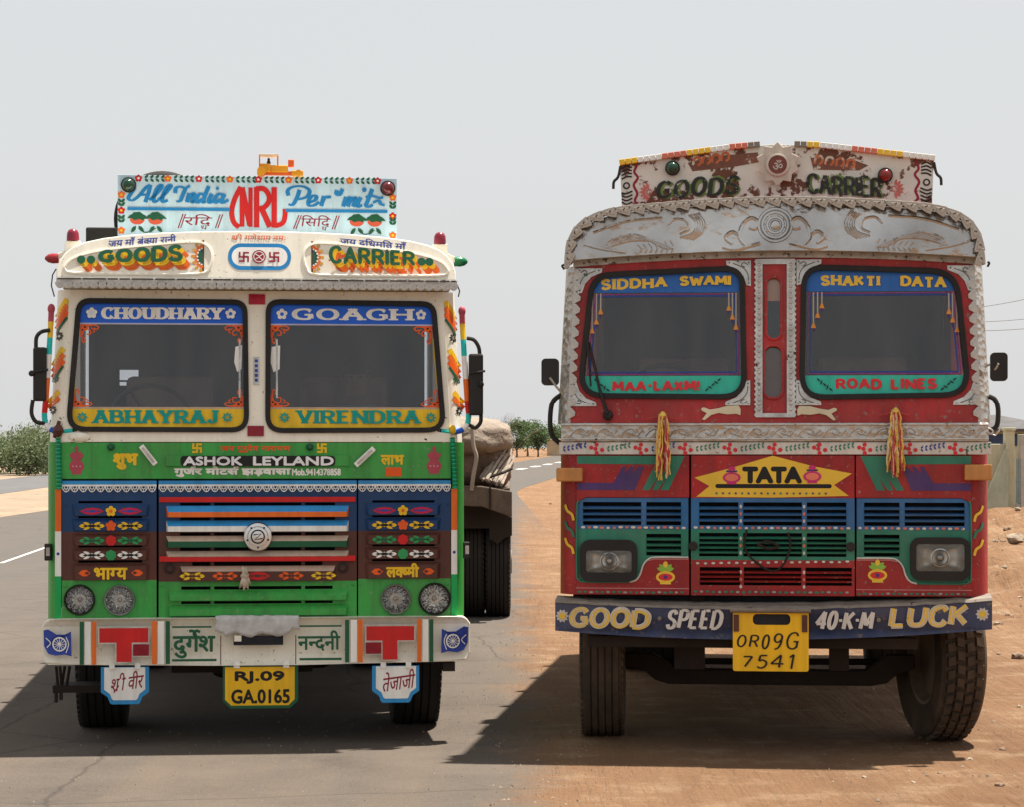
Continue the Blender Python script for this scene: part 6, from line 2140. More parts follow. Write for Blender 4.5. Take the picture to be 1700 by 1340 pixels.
for i in range(17):
    xx = 945 + i * 42
    pts = crom([(xx, 725), (xx + 8, 716), (xx + 18, 712), (xx + 26, 717), (xx + 22, 722), (xx + 16, 719)], 4)
    mk('embossed_leaf', B().tube([T.pt(a, c, FY - .013) for a, c in pts] + [T.pt(xx + 30, 724, FY - .013), T.pt(xx + 38, 714, FY - .013)], .005, 5), M_alu, es, smooth=True)

# cab front with windows
ym = .15
zb_ = T.Z(704, ym)
WP = lambda x, z: FY + .11 * (z - zb_)
def arch(px): return 425 + 13 * ((px - 1283) / 325) ** 2
def TL(q): return [(T.X(x, ym), T.Z(y, ym)) for x, y in q]
GL_ = [[(978, 449), (1236, 438), (1241, 663), (957, 660)], [(1330, 437), (1588, 447), (1608, 660), (1326, 664)]]
gasks = [rquad(GL_[0], [38, 36, 44, 48]), rquad(GL_[1], [40, 46, 48, 44])]
outer = [(958, arch(958))] + [(x, arch(x)) for x in range(990, 1600, 30)] + [(1608, arch(1608)), (1618, 704), (947, 704)]
slotw = [rrect(1272, 1297, 458, 563, 12), rrect(1268, 1299, 573, 661, 13)]
cf = mk('cab_front', B().plate([TL(outer)] + [TL(inset(q, 3)) for q in gasks] + [TL(q) for q in slotw], WP, .05), Q_red, G, bevel=.006)
zt_ = T.Z(438, ym)
rows_up = [(zb_ + (zt_ - zb_) * t, abs(T.X(946 + 12 * t, ym)) - .004, .084, WP(0, zb_ + (zt_ - zb_) * t) + .006, .14) for t in [i / 6 for i in range(7)]]
pill = []
for b in corner(rows_up, .34): pill.append(mk('cab_pillar', b, Q_emb, G, smooth=True))
for sg in (-1, 1): mk('cab_rear_pillar', B().box(*sorted((sg * 1.08, sg * 1.15)), 1.35, 1.9, zb_, zt_), Q_red, G)
mk('cab_roof', B().box(-1.1, 1.1, .24, 1.9, zt_, zt_ + .1), Q_red, G, bevel=.03)
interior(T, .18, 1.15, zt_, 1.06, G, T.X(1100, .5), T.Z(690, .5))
names = [('SIDDHA', 996, 1107, 'SWAMI', 1128, 1214, 'MAA-LAXM!', 1016, 1163), ('SHAKTI', 1362, 1460, 'DATA', 1493, 1568, 'ROAD LINES', 1386, 1552)]
for i, gk in enumerate(gasks):
    gin = inset(gk, 9)
    g = mk('windscreen', B().plate([TL(inset(gk, 8))], lambda x, z: WP(x, z) + .012, .005), G_wind, G)
    mk('rubber_seal', B().plate([TL(gk), TL(gin)], lambda x, z: WP(x, z) - .018, .045), M_gask, g, bevel=.01)
    surf = lambda x, z: WP(x, z) + .012
    t1, a0, a1, t2, c0, c1, t3, e0, e1 = names[i]
    D = Deco(T, surf, y=ym); D.poly(clip(gin, 483, False), 0)
    D.letters(t1, a0, a1, *((479, 460, ) if i == 0 else (473, 455)), (5.6, 4.2), 1, gap=.42, serif=3.4, yb1=474 if i == 0 else 475, yt1=457 if i == 0 else 458, jit=.8, sh=1.6)
    D.letters(t2, c0, c1, *((473, 456) if i == 0 else (476, 458)), (5.6, 4.2), 1, gap=.36, serif=3, yb1=471 if i == 0 else 479, yt1=455 if i == 0 else 460, jit=.8, sh=1.6)
    D.done('name_banner', [Q_royal, Q_gold], g)
    D = Deco(T, surf, y=ym); D.poly(clip(gin, 623, True), 0)
    D.letters(t3, e0, e1, 648 if i == 0 else 646, 631 if i == 0 else 628, (5.8, 4.2), 1, gap=.40, serif=2.6, jit=.8, sh=1.4)
    for cx, sx in ((999, 1), (1184, -1)) if i == 0 else ((1368, 1), (1570, -1)):
        for k in range(-2, 3):
            D.petal(cx + k * 5, 638 + k * 4 * (1 if sx > 0 else -1), 40 * sx + (70 if k % 2 else 0), -4, 5, 2.6, 2)
    D.done('name_banner', [Q_aqua, Q_lred, P_bpaint], g)
    # fine blue and magenta frame lines, painted hanging tassels
    D = Deco(T, surf, y=ym)
    fr = clip(clip(inset(gk, 13), 486, True), 620, False)
    D.line(fr + [fr[0]], 1.4, 0); fr = clip(clip(inset(gk, 17), 489, True), 617, False); D.line(fr + [fr[0]], 2.6, 1)
    D.done('frame_line', [mat('magenta line', (.30, .02, .22), .5), mat('navy line', (.02, .06, .28), .5)], g)
    tss = ((982, 552), (989, 537), (996, 520), (1210, 515), (1216, 530), (1222, 547)) if i == 0 else ((1350, 545), (1357, 528), (1364, 512), (1572, 523), (1578, 537), (1585, 553))
    for px, yb_ in tss:
        y0 = 484 if px < 1500 else 487
        D = Deco(T, surf, y=ym, eps=.003)
        D.line([(px, y0), (px, yb_ - 8)], 2.2, 0).poly([(px - 1.5, yb_ - 9), (px + 1.5, yb_ - 9), (px + 4.2, yb_ - 1), (px - 4.2, yb_ - 1)], 1).poly([(px - 2.6, yb_ - 1), (px + 2.6, yb_ - 1), (px, yb_ + 7)], 2)
        D.done('painted_tassel', [mat('grey cord paint', (.42, .39, .34), .5), mat('orange tassel paint', (.72, .28, .04), .5), Q_violet], g)
for (cx, cy, sx, sy) in ((957, 441, 1, 1), (1247, 430, -1, 1), (1246, 674, -1, -1), (949, 675, 1, -1), (1322, 429, 1, 1), (1611, 441, -1, 1), (1619, 674, -1, -1), (1321, 674, 1, -1)):
    q = [(0, 0), (42, 0), (41, 8), (24, 15), (13, 27), (8, 42), (0, 44)]
    br = mk('corner_plate', B().plate([TL([(cx + sx * x, cy + sy * y) for x, y in q])], lambda x, z: WP(x, z) - .008, .010), Q_cream if False else M_alu, cf, bevel=.002)
    D = Deco(T, lambda x, z: WP(x, z) - .008, y=ym)
    f = lambda pts: [(cx + sx * x, cy + sy * y) for x, y in pts]
    D.line(f([(4, 34), (6, 22), (14, 12), (30, 5)]), 1.4, 0, smooth=True).line(f([(5, 8), (12, 4), (16, 8), (10, 12)]), 1.4, 0, smooth=True)
    for q_ in ((4, 4), (36, 4), (4, 38)): D.disc(*f([q_])[0], 1.4, 0, n=6)
    D.done('engraving', [mat('dark engraving', (.10, .09, .08), .6)], br)
# riveted rail above the windows
xs2 = [950 + 668 * i / 36 for i in range(37)]
rl = mk('riveted_rail', B().plate([TL([(x, arch(x) - 9) for x in xs2] + [(x, arch(x) + 1) for x in reversed(xs2)])], lambda x, z: WP(x, z) - .018, .03), Q_cream, G, bevel=.003)
for k in range(18):
    px = 968 + k * 37; X_, Z_ = T.X(px, ym), T.Z(arch(px) - 4, ym)
    mk('rivet', B().lathe([(.007, 0), (.006, -.004), (.001, -.006)], (X_, WP(X_, Z_) - .018, Z_), 'y', 8), Q_worn, rl)
# centre column frame with toothed edge
def toothed(x0, x1, y0, y1, st=9, amp=3):
    pts = []
    n = round((y1 - y0) / st)
    pts += [(x0, y0), (x1, y0)]
    for k in range(n): pts += [(x1 + amp, y0 + (k + .5) * (y1 - y0) / n), (x1, y0 + (k + 1) * (y1 - y0) / n)]
    pts += [(x0, y1)]
    for k in range(n): pts += [(x0 - amp, y1 - (k + .5) * (y1 - y0) / n), (x0, y1 - (k + 1) * (y1 - y0) / n)]
    return pts[:-1]
cfm = mk('centre_frame', B().plate([TL(toothed(1255, 1319, 428, 694)), TL(R4(1266, 1306, 437, 687))], lambda x, z: WP(x, z) - .012, .014), M_alu, cf, bevel=.002)
for k in range(28):
    for px in (1260.5, 1312.5):
        X_, Z_ = T.X(px, ym), T.Z(438 + k * 9, ym)
        mk('stud', B().ball((X_, WP(X_, Z_) - .013, Z_), .010, .005, .012, 8), M_alu, cfm, smooth=True)
for q in slotw:
    mk('slot_rim', B().tube([(x, WP(x, z) - .003, z) for x, z in TL(q)] + [(TL(q)[0][0], WP(*TL(q)[0]) - .003, TL(q)[0][1])], .008, 6), Q_red, cf, smooth=True)
    mk('slot_glass', B().plate([TL(inset(q, -2))], lambda x, z: WP(x, z) + .016, .004), G_lamp, cf)
mk('slot_backing', B().plate([TL(R4(1270, 1299, 455, 498))], lambda x, z: WP(x, z) + .026 , .004), mat('peach reflection', (.72, .36, .20), .8, var=.1), cf)  # peach sheet paints in the reflection on the upper slot glass
mk('slot_backing', B().plate([TL(R4(1266, 1301, 570, 664))], lambda x, z: WP(x, z) + .026 , .004), mat('brown backing', (.16, .08, .05), .8, var=.2), cf)  # plain brown sheet closing the lower slot
# side scallops
sb = B(); u = T.s
sb.plate([[(0, 11 * u), (7 * u, 8 * u), (13 * u, 1 * u), (12 * u, -5 * u), (4 * u, -9 * u), (0, -12 * u)]], -.004, .010)
first = mk('scallop', sb, M_alu, pill[1], smooth=True, angle=35)
for side in (0, 1):
    for k in range(13):
        py = 452 + k * 19.5
        px = (956 - .038 * (py - 440)) if not side else (1610 + .033 * (py - 440))
        X_, Z_ = T.X(px + (-4 if not side else 4), ym), T.Z(py, ym)
        o = first if (side and k == 0) else copy_of(first, (0, 0, 0), pill[side])
        o.location = (X_, WP(0, Z_) - .012, Z_)
        o.scale = (1 if not side else -1, 1, 1)
# leaping animal cut-outs
cat_pts = [(1180, 1072), (1200, 1066), (1240, 1082), (1300, 1072), (1360, 1056), (1438, 1054), (1452, 1080), (1450, 1122), (1420, 1112), (1360, 1116), (1300, 1106), (1250, 1120), (1205, 1156), (1186, 1150), (1218, 1108), (1182, 1088)]
cat_px = [(880 + x / 4.146, 420 + y / 4.146) for x, y in cat_pts]
for side in (0, 1):
    q = cat_px if not side else [(2553 - x, y + 1) for x, y in cat_px]
    mk('animal_cutout', B().plate([TL(q)], lambda x, z: WP(x, z) - .01, .011), mat('cream enamel', (.62, .55, .38), .5, var=.15), cf, bevel=.003)
# wiper
b = B().tube([T.pt(1008, 688, .06), T.pt(995, 645, .10), T.pt(977, 566, .15)], [.012, .009, .007], 6).tube([T.pt(974, 562, .12), T.pt(980, 640, .11)], .006, 5).ball(T.pt(1009, 690, .08), .03, .02, .03, 10)
mk('wiper', b, M_black, G, smooth=True)

# silver header with embossed relief and leaf-edged brow
HT = [(946, 436), (948, 412), (955, 392), (968, 375), (990, 362), (1025, 352), (1085, 346), (1160, 341), (1283, 337)]
HT = HT + [(2566 - x, y) for x, y in reversed(HT[:-1])]
hp = HT + [(x, arch(x) - 8) for x in reversed(xs2)]
yh_ = .16
HP = lambda x, z: .10 + .10 * (z - T.Z(432, yh_))
hd = mk('header', B().plate([T.loop(hp, yh_)], HP, .12), Q_tin, G, bevel=.006)
def relief(paths, r_=.007):
    r_ *= 1.7
    for pts in paths:
        out = []
        for px, py in crom(pts, 5):
            X_, Z_ = T.X(px, yh_), T.Z(py, yh_)
            out.append((X_, HP(X_, Z_) + .001, Z_))
        mk('relief', B().tube(out, r_, 6), Q_tin, hd, smooth=True)
c0 = (1287, 374)
for r_ in (27, 21, 13):
    relief([[(c0[0] + r_ * math.cos(a), c0[1] + r_ * 1.0 * math.sin(a)) for a in [k * PI / 9 for k in range(19)]]], .006)
for k in range(8):
    a = k * PI / 4
    relief([[(c0[0] + 13 * math.cos(a), c0[1] + 13 * math.sin(a)), (c0[0] + 19 * math.cos(a + .25), c0[1] + 19 * math.sin(a + .25)), (c0[0] + 21 * math.cos(a + .45), c0[1] + 21 * math.sin(a + .45))]], .004)
X_, Z_ = T.X(c0[0], yh_), T.Z(c0[1], yh_)
mk('boss', B().ball((X_, HP(X_, Z_), Z_), .03, .02, .03, 14), Q_tin, hd, smooth=True)
for mx in (lambda p: p, lambda p: 2572 - p):
    f = lambda pts: [(mx(x), y) for x, y in pts]
    relief([f([(1240, 410), (1228, 395), (1232, 375), (1246, 362), (1258, 368), (1254, 380), (1244, 378)]), f([(1216, 405), (1205, 395), (1215, 385), (1226, 390)]), f([(1200, 410), (1222, 414), (1262, 404)])])
    for k in range(5):
        relief([f([(1160 - k * 4, 352 + k * 1), (1172 - k * 4, 368), (1168 - k * 4, 385), (1150 - k * 5, 398 - k)])], .004)
    for k in range(6):
        relief([f([(1120 - k * 3, 412), (1090 - k * 7, 400 - k * 2.4), (1050 - k * 8, 398 + k * .2), (1002 + k * 3, 410 + k * .6)])], .0045)
    relief([f([(1110, 372), (1122, 362), (1140, 366), (1144, 380), (1130, 388)]), f([(970, 404), (1000, 412), (1040, 418)]), f([(985, 384), (1040, 366), (1100, 360)])], .005)
    for k in range(7):
        relief([f([(1060 + k * 9, 404 - k), (1066 + k * 9, 412 - k * .5), (1062 + k * 9, 419)])], .004)
# brow leaves
sb = B()
sb.plate([[(-14 * u, 7 * u), (0, 8 * u), (12 * u, 8 * u), (14 * u, 0), (11 * u, -10 * u), (4 * u, -8 * u), (-8 * u, -2 * u), (-14 * u, 2 * u)]], -.022, .03)
sb.plate([[(-7 * u, 3.4 * u), (9 * u, 3.4 * u), (8 * u, -4.5 * u), (1 * u, -3 * u)]], -.027, .006)
leaf = mk('brow_leaf', sb, Q_cream, hd, bevel=.003)
path = crom([(x, y - 2) for x, y in HT], 10)
acc, last, cnt = 0.0, None, 0
for i in range(1, len(path)):
    p0, p1 = path[i - 1], path[i]
    acc += math.hypot(p1[0] - p0[0], p1[1] - p0[1])
    if last is None or acc - last >= 21.5:
        last = acc
        ang = math.atan2(-(p1[1] - p0[1]), p1[0] - p0[0])
        X_, Z_ = T.X(p1[0], yh_), T.Z(p1[1], yh_)
        if cnt == 0: o = leaf
        else: o = copy_of(leaf, (0, 0, 0), hd)
        o.location = (X_, HP(X_, Z_) - .03, Z_); o.rotation_euler = (0, -ang, 0)
        cnt += 1
pts = []
for px, py in path[::2]:
    X_, Z_ = T.X(px, yh_), T.Z(py - 3, yh_); pts.append((X_, HP(X_, Z_) - .012, Z_))
mk('brow_rail', B().tube(pts, .018, 8), Q_worn, hd, smooth=True)

# rusted roof board
by_ = .50
bpts = [(1029, 268), (1217, 244), (1283, 239), (1360, 243), (1547, 267), (1544, 340), (1032, 340)]
sbd = mk('signboard', B().plate([T.loop(bpts, by_)], by_, .02), Q_board, G, bevel=.002)
for x in (-.6, .6): mk('stay', B().bar((x, by_ + .03, zt_ + .35), (x, by_ + .5, zt_ + .1), .03, .03), M_black, sbd)
D = Deco(T, by_, eps=.003)
D.letters('GOODS', 1091, 1229, 329, 300, (8.6, 5.6), 1, gap=.36, yb1=322, yt1=288, slant=.10, jit=1.4)
D.e += .002
D.letters('GOODS', 1088, 1226, 328, 299, (7.0, 4.6), 0, gap=.36, yb1=321, yt1=287, slant=.10, jit=1.4)
D.done('lettering', [Q_letter, Q_lsh], sbd)
D = Deco(T, by_, eps=.003)
D.letters('CARRIER', 1341, 1466, 322, 288, (6.8, 4.8), 1, gap=.28, yb1=332, yt1=298, slant=-.02, jit=1.4)
D.e += .002
D.letters('CARRIER', 1338, 1463, 321, 287, (5.8, 4.0), 0, gap=.28, yb1=331, yt1=297, slant=-.02, jit=1.4)
D.done('lettering', [Q_letter, Q_lsh], sbd)
Q_rust = mat('orange traces of old lettering', (.60, .16, .06), .6, var=.3, chip=.22, chipc='#c9c2ae', chipscale=14)
Q_rustb = mat('rust brown stain', (.21, .09, .06), .7, var=.3, chip=.20, chipc='#c9c2ae', chipscale=10)
for x0, x1, ya, yc in ((1150, 1212, 264, 275), (1350, 1420, 264, 270)):
    D = Deco(T, by_, eps=.0024)
    sl = -9 if x0 < 1283 else 9
    for k in range(4):
        xx = x0 + (x1 - x0) * (k + .5) / 4
        D.line([(xx - 7, ya + sl * k / 4 + 8), (xx - 4, ya + sl * k / 4 - 3), (xx + 4, ya + sl * k / 4 - 4), (xx + 6, ya + sl * k / 4 + 4), (xx + 1, ya + sl * k / 4 + 9)], 4, 0, smooth=True)
    D.done('faded_lettering', [Q_rust], sbd)
D = Deco(T, by_, eps=.002)
D.poly([(1142, 268), (1180, 258), (1258, 252), (1262, 268), (1215, 276), (1150, 282)], 0)
D.done('rust_stain', [Q_rustb], sbd)
D = Deco(T, by_, eps=.002)
D.poly([(1345, 262), (1420, 268), (1440, 276), (1425, 284), (1350, 282)], 0)
D.done('rust_stain', [Q_rustb], sbd)
for cx, cy in ((1078, 316), (1482, 315)):
    D = Deco(T, by_)
    sg = -1 if cx < 1283 else 1
    for k in range(7): D.petal(cx, cy, (0 if sg > 0 else 180) - 75 + 25 * k, 5, 17, 4.4, 0)
    D.ring(cx, cy, 5, 2, 0); D.done('sunburst_motif', [mat('faded coral', (.60, .16, .13), .55, chip=.1, chipc='#c9c2ae')], sbd)
for mx in (lambda p: p, lambda p: 2575 - p):
    D = Deco(T, by_)
    f = lambda pts: [(mx(x), y) for x, y in pts]
    for k in range(4):
        D.line(f([(1032, 276 + k * 6), (1040, 272 + k * 6), (1049, 275 + k * 5)]), 2.6, 0, smooth=True)
        D.line(f([(1032, 332 - k * 5), (1040, 336 - k * 6), (1050, 332 - k * 6)]), 2.6, 0, smooth=True)
    D.disc(mx(1040), 305, 6, 0).disc(mx(1040), 305, 3.4, 1)
    D.done('zebra_motif', [P_bpaint, Q_white], sbd)
    D = Deco(T, by_)
    D.line(f([(1058, 270), (1053, 282), (1059, 292), (1052, 304), (1058, 318), (1054, 330), (1060, 338)]), 4, 0, smooth=True)
    D.done('wavy_border', [P_wine], sbd)
for cx, cy, mm in ((1117, 277, MATS['dark green lamp']), (1467.5, 293, mat('red lamp glass', (.22, .012, .010), .15, coat=.5))):
    c = T.pt(cx, cy, by_)
    o = mk('marker_lamp', B().lathe([(.043, .0), (.043, -.025), (.036, -.028)], c, 'y', 24), M_black, sbd, smooth=True, angle=40)
    mk('lens', B().lathe([(.035, -.024), (.034, -.04), (.026, -.056), (.013, -.064), (.001, -.066)], c, 'y', 24), mm, o, smooth=True)
# flower plate
q = []
for k in range(20):
    a = 2 * PI * k / 20 + PI / 2; r_ = 37 if k % 2 == 0 else 29
    q.append((1291 + r_ * math.cos(a), 273 - r_ * math.sin(a)))
fp = mk('flower_plate', B().plate([T.loop(q, by_)], by_ - .05, .012), mat('pale tin', (.62, .54, .46), .5, var=.15, scale=14, dust=.2), sbd, bevel=.004)
mk('flower_disc', B().lathe([(.068, .0), (.066, -.014), (.054, -.018), (.052, -.01), (.001, -.01)], T.pt(1291, 273, by_ - .05), 'y', 28), MATS['pale tin'], fp, smooth=True, angle=30)
D = Deco(T, by_ - .062); D.disc(1291, 273, 15, 0, n=24).text('ॐ', 1283, 1299, 281, 265, 1, bold=.01); D.done('emblem', [mat('brown red enamel', (.20, .06, .045), .5, var=.2), Q_white], fp)
mk('stem', B().tube([T.pt(1291, 273, by_ - .045), T.pt(1291, 273, by_ + .005)], .03, 8), Q_worn, fp)
# striped blocks along the top edge
bc = {'y': Q_gold, 'w': M_white, 'o': dotc[1], 'd': Q_worn}
seqL = 'yyywwwwooooyyyywwwooodd'; seqR = 'ddyywwwwwooooyyyywwwww'
def edge_y(px): return 268 + (px - 1029) / (1217 - 1029) * (244 - 268) if px < 1217 else 244 - (px - 1217) / 66 * 5 if px < 1283 else 239 + (px - 1283) / 77 * 4 if px < 1360 else 243 + (px - 1360) / 187 * 24
protos = {}
for seq, x0, x1 in ((seqL, 1028, 1262), (seqR, 1318, 1549)):
    st = (x1 - x0) / len(seq)
    for k, ch in enumerate(seq):
        px = x0 + st * (k + .5)
        sl = (edge_y(px + 3) - edge_y(px - 3)) / 6
        w_ = st * .47 * T.s * 1.03
        if ch not in protos:
            o = mk('edging_block', B().box(-w_, w_, -.03, .05, -.016, .016), bc[ch], sbd, bevel=.003); protos[ch] = o
        else: o = copy_of(protos[ch], (0, 0, 0), sbd)
        o.location = T.pt(px, edge_y(px) - 1.5, by_); o.rotation_euler = (0, math.atan(sl), 0)
for side in (0, 1):
    mx = (lambda p: p) if not side else (lambda p: 2577 - p)
    mk('board_hook', B().tube(crom([T.pt(mx(1030), 272, by_), T.pt(mx(1026), 290, by_), T.pt(mx(1019), 298, by_), T.pt(mx(1018), 310, by_)], 4), .009, 6), M_black, sbd, smooth=True)

# mirrors and grab handles
for side in (0, 1):
    mo = (897, 926, 593, 638) if not side else (1639, 1667, 586, 633)
    ya = .06
    q = T.loop(rrect(mo[0], mo[1], mo[2], mo[3], 7), ya)
    mi = mk('wing_mirror', B().plate([q], ya, .04), M_black, G, bevel=.01)
    arm = [(911, 625), (922, 640), (929, 648), (934, 655)] if not side else [(1652, 604), (1646, 614), (1638, 606), (1630, 610)]
    mk('mirror_arm', B().tube(crom([T.pt(x, y, ya - .012 + .05 * (i / 3)) for i, (x, y) in enumerate(arm)], 4), .007, 6), M_alu, mi, smooth=True)
    hn = [(932, 653), (918, 664), (913, 680), (912, 708), (916, 725), (928, 737)] if not side else [(1636, 658), (1646, 664), (1651, 678), (1651, 698), (1648, 710), (1638, 716)]
    mk('grab_handle', B().tube(crom([T.pt(x, y, .2) for x, y in hn], 5), .014, 8), M_black, G, smooth=True)
for px, py in ((936, 436), (1634, 437)):
    mk('hook', B().tube(crom([T.pt(px, py, .2), T.pt(px - 4 if px < 1283 else px + 3, py + 2, .2), T.pt(px, py + 8, .2)], 4), .007, 6), M_black, G, smooth=True)

# underneath
mk('cross_channel', B().box(T.X(975, .15), T.X(1520, .15), .13, .2, T.Z(1077, .15), T.Z(1058, .15)), M_under, G, bevel=.006)
for x in (-.42, .42):
    mk('chassis_rail', B().box(x - .04, x + .04, .2, 6.8, .72, .94), M_under, G)
    mk('leaf_spring', B().box(x - .045, x + .045, .3, 1.6, .60, .68), M_under, G)
yax = .90
ax = [(1036, 1086), (1085, 1086), (1104, 1098), (1118, 1110), (1180, 1112), (1385, 1112), (1435, 1111), (1450, 1100), (1468, 1086), (1515, 1086), (1515, 1108), (1486, 1118), (1470, 1132), (1445, 1137), (1110, 1137), (1088, 1130), (1072, 1116), (1036, 1108)]
mk('front_axle', B().plate([T.loop(ax, yax)], yax - .05, .1), M_under, G, bevel=.01)
mk('tie_rod', B().tube([T.pt(1060, 1100, yax + .2), T.pt(1500, 1098, yax + .2)], .02, 8), M_under, G, smooth=True)
mk('sump', B().box(-.3, .22, .5, 1.6, .60, 1.0), M_under, G, bevel=.04)
mk('gearbox_mount', B().box(T.X(1120, .4), T.X(1170, .4), .35, .5, T.Z(1112, .4), T.Z(1076, .4)), M_under, G)
mk('gearbox_mount', B().box(T.X(1376, .4), T.X(1408, .4), .35, .5, T.Z(1112, .4), T.Z(1076, .4)), M_under, G)
wheel(G, T.X(1001, yax), yax, .5, .255, steer=3, mt=M_mud)
wheel(G, T.X(1556, yax), yax, .5, .27, steer=14, mt=M_mud, lug=True)
for x in (-.93, .93): wheel(G, x, 5.3, .5, .44)
cb = mk('cargo_body', B().box(-1.19, 1.19, 1.93, 6.9, .98, 1.1).box(-1.19, 1.19, 1.93, 2.16, 1.1, 2.8).box(-1.19, -1.13, 2.16, 6.9, 1.1, 2.5).box(1.13, 1.19, 2.16, 6.9, 1.1, 2.5), M_wood, G)
for y in (2.9, 3.9, 4.9, 5.9):
    for x in (-1.21, 1.21): mk('stake', B().box(x - .02, x + .02, y - .04, y + .04, .9, 2.55), Q_red, cb)

# tassels hung under the windscreens
for px, y0, y1, lb in ((1100, 689, 803, 'gold and red tinsel tassel hanging under the left windscreen of the red truck'), (1484, 683, 797, 'gold and red tinsel tassel hanging under the right windscreen of the red truck')):
    root = empty('tassel'); on_truck(root, T); tag(root, lb, 'tassel', 'tassels on the red truck')
    rd = random.Random(px)
    mts = [mat('gold tinsel', (.70, .45, .10), .35, metal=.5, var=.3, scale=60), mat('red tinsel', (.45, .05, .05), .45, var=.3, scale=60), mat('pale tinsel', (.66, .52, .34), .5, var=.3, scale=60)]
    for k in range(44):
        a = rd.uniform(-1, 1); ex = px + a * 13 + rd.uniform(-3, 3); ey = y1 - rd.uniform(0, 26) - abs(a) * 8
        dd = FY - .035 - rd.uniform(0, .03)
        pts = [T.pt(px + a * 6, y0 + 2, dd)]
        for j in range(1, 9):
            t = j / 8
            pts.append(T.pt(px + a * 6 + (ex - px - a * 6) * t ** .8 + rd.uniform(-2, 2), y0 + (ey - y0) * t, dd + rd.uniform(-.004, .004)))
        mk('strand', B().tube(pts, [.005] + [rd.uniform(.0035, .0075) for _ in range(7)] + [.004], 5), mts[(0, 1, 2, 0, 1, 0)[k % 6]], root)
    mk('knot', B().ball(T.pt(px, y0 + 2, FY - .05), .024, .02, .022, 10, jit=.5, seed=3), mts[0], root, smooth=True)
    mk('cord', B().tube([T.pt(px - 26, y0 + 8, FY - .02), T.pt(px - 8, y0 + 4, FY - .035), T.pt(px, y0 + 1, FY - .04), T.pt(px + 12, y0 + 5, FY - .035), T.pt(px + 24, y0 + 8, FY - .02)], .004, 5), mts[1], root)
# ------------------------------------------------------------------ loaded flatbed truck parked behind the green truck
D3 = 24.0; s3 = D3 / FPX
cx3 = 660
root = empty('flatbed_truck', ((cx3 - 850) * s3, D3, 0)); F = root
tag(F, 'dark flatbed truck with timber bed parked behind the green truck', 'truck')
fx = lambda px: (px - cx3) * s3
fz = lambda py: CAMH + (HOR - py) * s3
M_bed = mat('grey bed timber', (.085, .062, .05), .85, var=.35, scale=8, bump=.006, dust=.3)
mk('bed_beam', B().add([(fx(470), 0, fz(830)), (fx(800), 0, fz(842)), (fx(850), 0, fz(860)), (fx(850), 0, fz(817)), (fx(800), 0, fz(808)), (fx(470), 0, fz(800)),
                        (fx(470), .15, fz(830)), (fx(800), .15, fz(842)), (fx(850), .15, fz(860)), (fx(850), .15, fz(817)), (fx(800), .15, fz(808)), (fx(470), .15, fz(800))],
                       [(0, 1, 4, 5), (1, 2, 3, 4), (7, 6, 11, 10), (8, 7, 10, 9), (5, 4, 10, 11), (4, 3, 9, 10), (1, 0, 6, 7), (2, 1, 7, 8), (3, 2, 8, 9), (0, 5, 11, 6)]), M_bed, F, bevel=.01)
for px in (560, 640, 720, 812): mk('bed_bracket', B().box(fx(px), fx(px + 3), -.015, .0, fz(846), fz(806)), M_under, F)
mk('bed_floor', B().box(fx(470), fx(846), .15, 5.5, fz(826), fz(812)), M_bed, F)
mk('under_frame', B().box(fx(520), fx(812), .3, 5, fz(880), fz(840)), M_under, F)
mk('mudguard', B().add([(fx(812), .3, fz(845)), (fx(850), .3, fz(862)), (fx(850), .3, fz(892)), (fx(838), .3, fz(896)), (fx(826), .3, fz(906)), (fx(812), .3, fz(898)),
                        (fx(812), 1.2, fz(845)), (fx(850), 1.2, fz(862)), (fx(850), 1.2, fz(892)), (fx(838), 1.2, fz(896)), (fx(826), 1.2, fz(906)), (fx(812), 1.2, fz(898))],
                       [(5, 4, 3, 2, 1, 0), (6, 7, 8, 9, 10, 11)] + [(i, (i + 1) % 6, 6 + (i + 1) % 6, 6 + i) for i in range(6)]), M_under, F)
for px in (782, 826, 540): wheel(F, fx(px), .9, .56, .25)  # rightmost wheel is added: its dark bulk stands in for shadow below the bed
for px in (795, 540): wheel(F, fx(px), 2.3, .52, .30)
mk('tail_rope', B().tube(crom([(fx(784), -.05, fz(706)), (fx(786), -.06, fz(740)), (fx(791), -.05, fz(760)), (fx(786), -.05, fz(790)), (fx(783), -.02, fz(815))], 6), .02, 6), mat('old rope', (.3, .25, .2), .9), F, smooth=True)
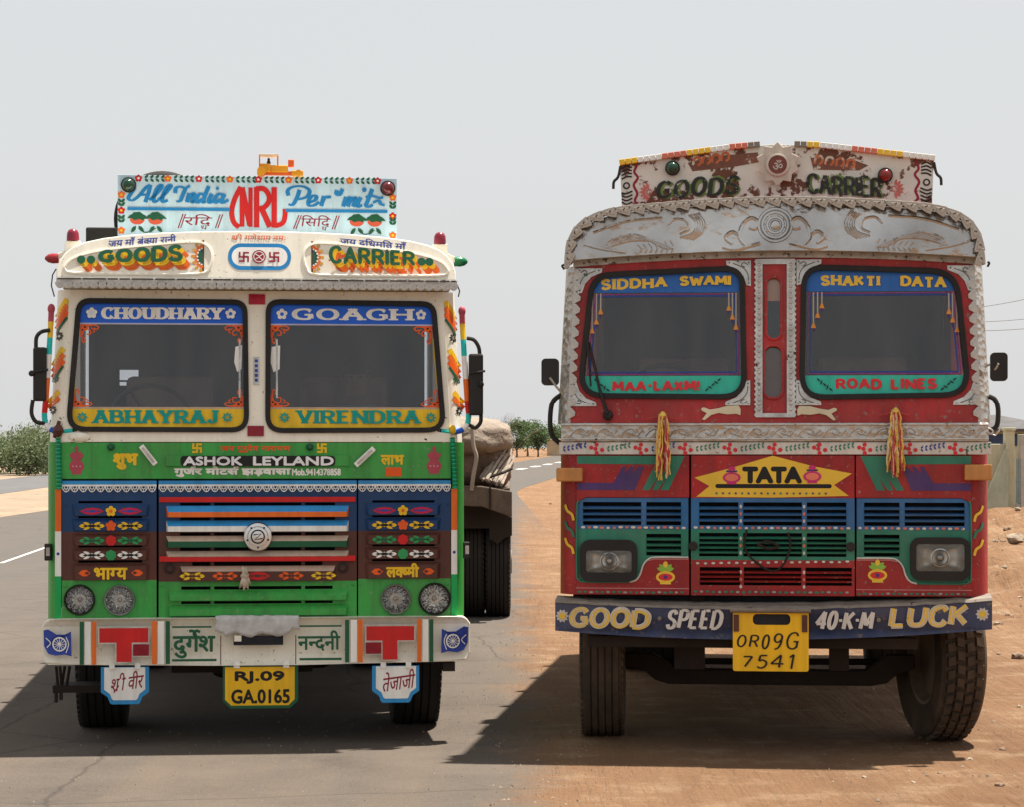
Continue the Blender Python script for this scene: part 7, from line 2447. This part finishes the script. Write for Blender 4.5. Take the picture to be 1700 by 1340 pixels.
# load: big rounded sacks under a stained sheet, and a bundle of split poles
def sack(px, py, rx, rz, ry, y, seed, label):
    b = B()
    n, h = 40, 22
    vs, fs = [], []
    for i in range(h + 1):
        t = PI * i / h
        for k in range(n):
            a = 2 * PI * k / n
            q = Vector((math.sin(t) * math.cos(a), math.sin(t) * math.sin(a), math.cos(t)))
            q = Vector((math.copysign(abs(q.x) ** .75, q.x), math.copysign(abs(q.y) ** .75, q.y), math.copysign(abs(q.z) ** .75, q.z)))
            f = 1 + .10 * noise.noise(q * 2.2 + Vector((seed, 0, 0))) + .05 * noise.noise(q * 6 + Vector((0, seed, 0)))
            vs.append((q.x * rx * f, q.y * ry * f, q.z * rz * f))
    for i in range(h):
        for k in range(n):
            a, b2 = i * n + k, i * n + (k + 1) % n
            fs.append((a, a + n, b2 + n, b2))
    b.add(vs, fs)
    o = mk('covered_load', b, [mat('stained canvas', (.20, .165, .135), .9, var=.45, scale=3.2, bump=.02, bscale=14, dust=.3), mat('brown sacking', (.13, .085, .06), .9, var=.4, scale=5, bump=.02, bscale=20)][seed % 2], smooth=True, angle=180)
    o.location = ((px - 850) * s3, D3 + y, fz(py))
    tag(o, label, 'load', 'bundles on the flatbed')
sack(745, 728, .62, .22, .9, .9, 2, 'grey stained canvas bundle on top of the flatbed load')
sack(760, 775, .52, .30, .8, 1.0, 3, 'brown sacking bundle under the canvas on the flatbed')
sack(640, 760, .6, .38, .9, 1.2, 4, 'canvas bundle hidden mostly behind the green truck on the flatbed')
root = empty('pole_bundle', ((825 - 850) * s3, D3 + .25, 0)); tag(root, 'bundle of pale split poles lying slanted on the flatbed edge', 'bundle')
rd = random.Random(9)
M_pole = mat('pale split wood', (.27, .22, .175), .85, var=.35, scale=12)
px8 = lambda px: (px - 825) * s3
for k in range(26):
    t = k / 25
    a = (px8(798 + 34 * t + rd.uniform(-2, 2)), rd.uniform(-.12, .12) - .1, fz(797 + 9 * t + rd.uniform(-3, 3)))
    b_ = (px8(838 + 14 * t + rd.uniform(-2, 2)), .5 + rd.uniform(-.1, .3), fz(735 + 34 * t + rd.uniform(-5, 5)))
    mk('pole', B().tube([a, ((a[0] + b_[0]) / 2, (a[1] + b_[1]) / 2, (a[2] + b_[2]) / 2 + .01), b_], [.016, .02, .018], 5), M_pole, root)
mk('tie_cord', B().tube([(px8(806), -.12, fz(795)), (px8(835), -.16, fz(786)), (px8(850), -.1, fz(779))], .015, 5), M_under, root)
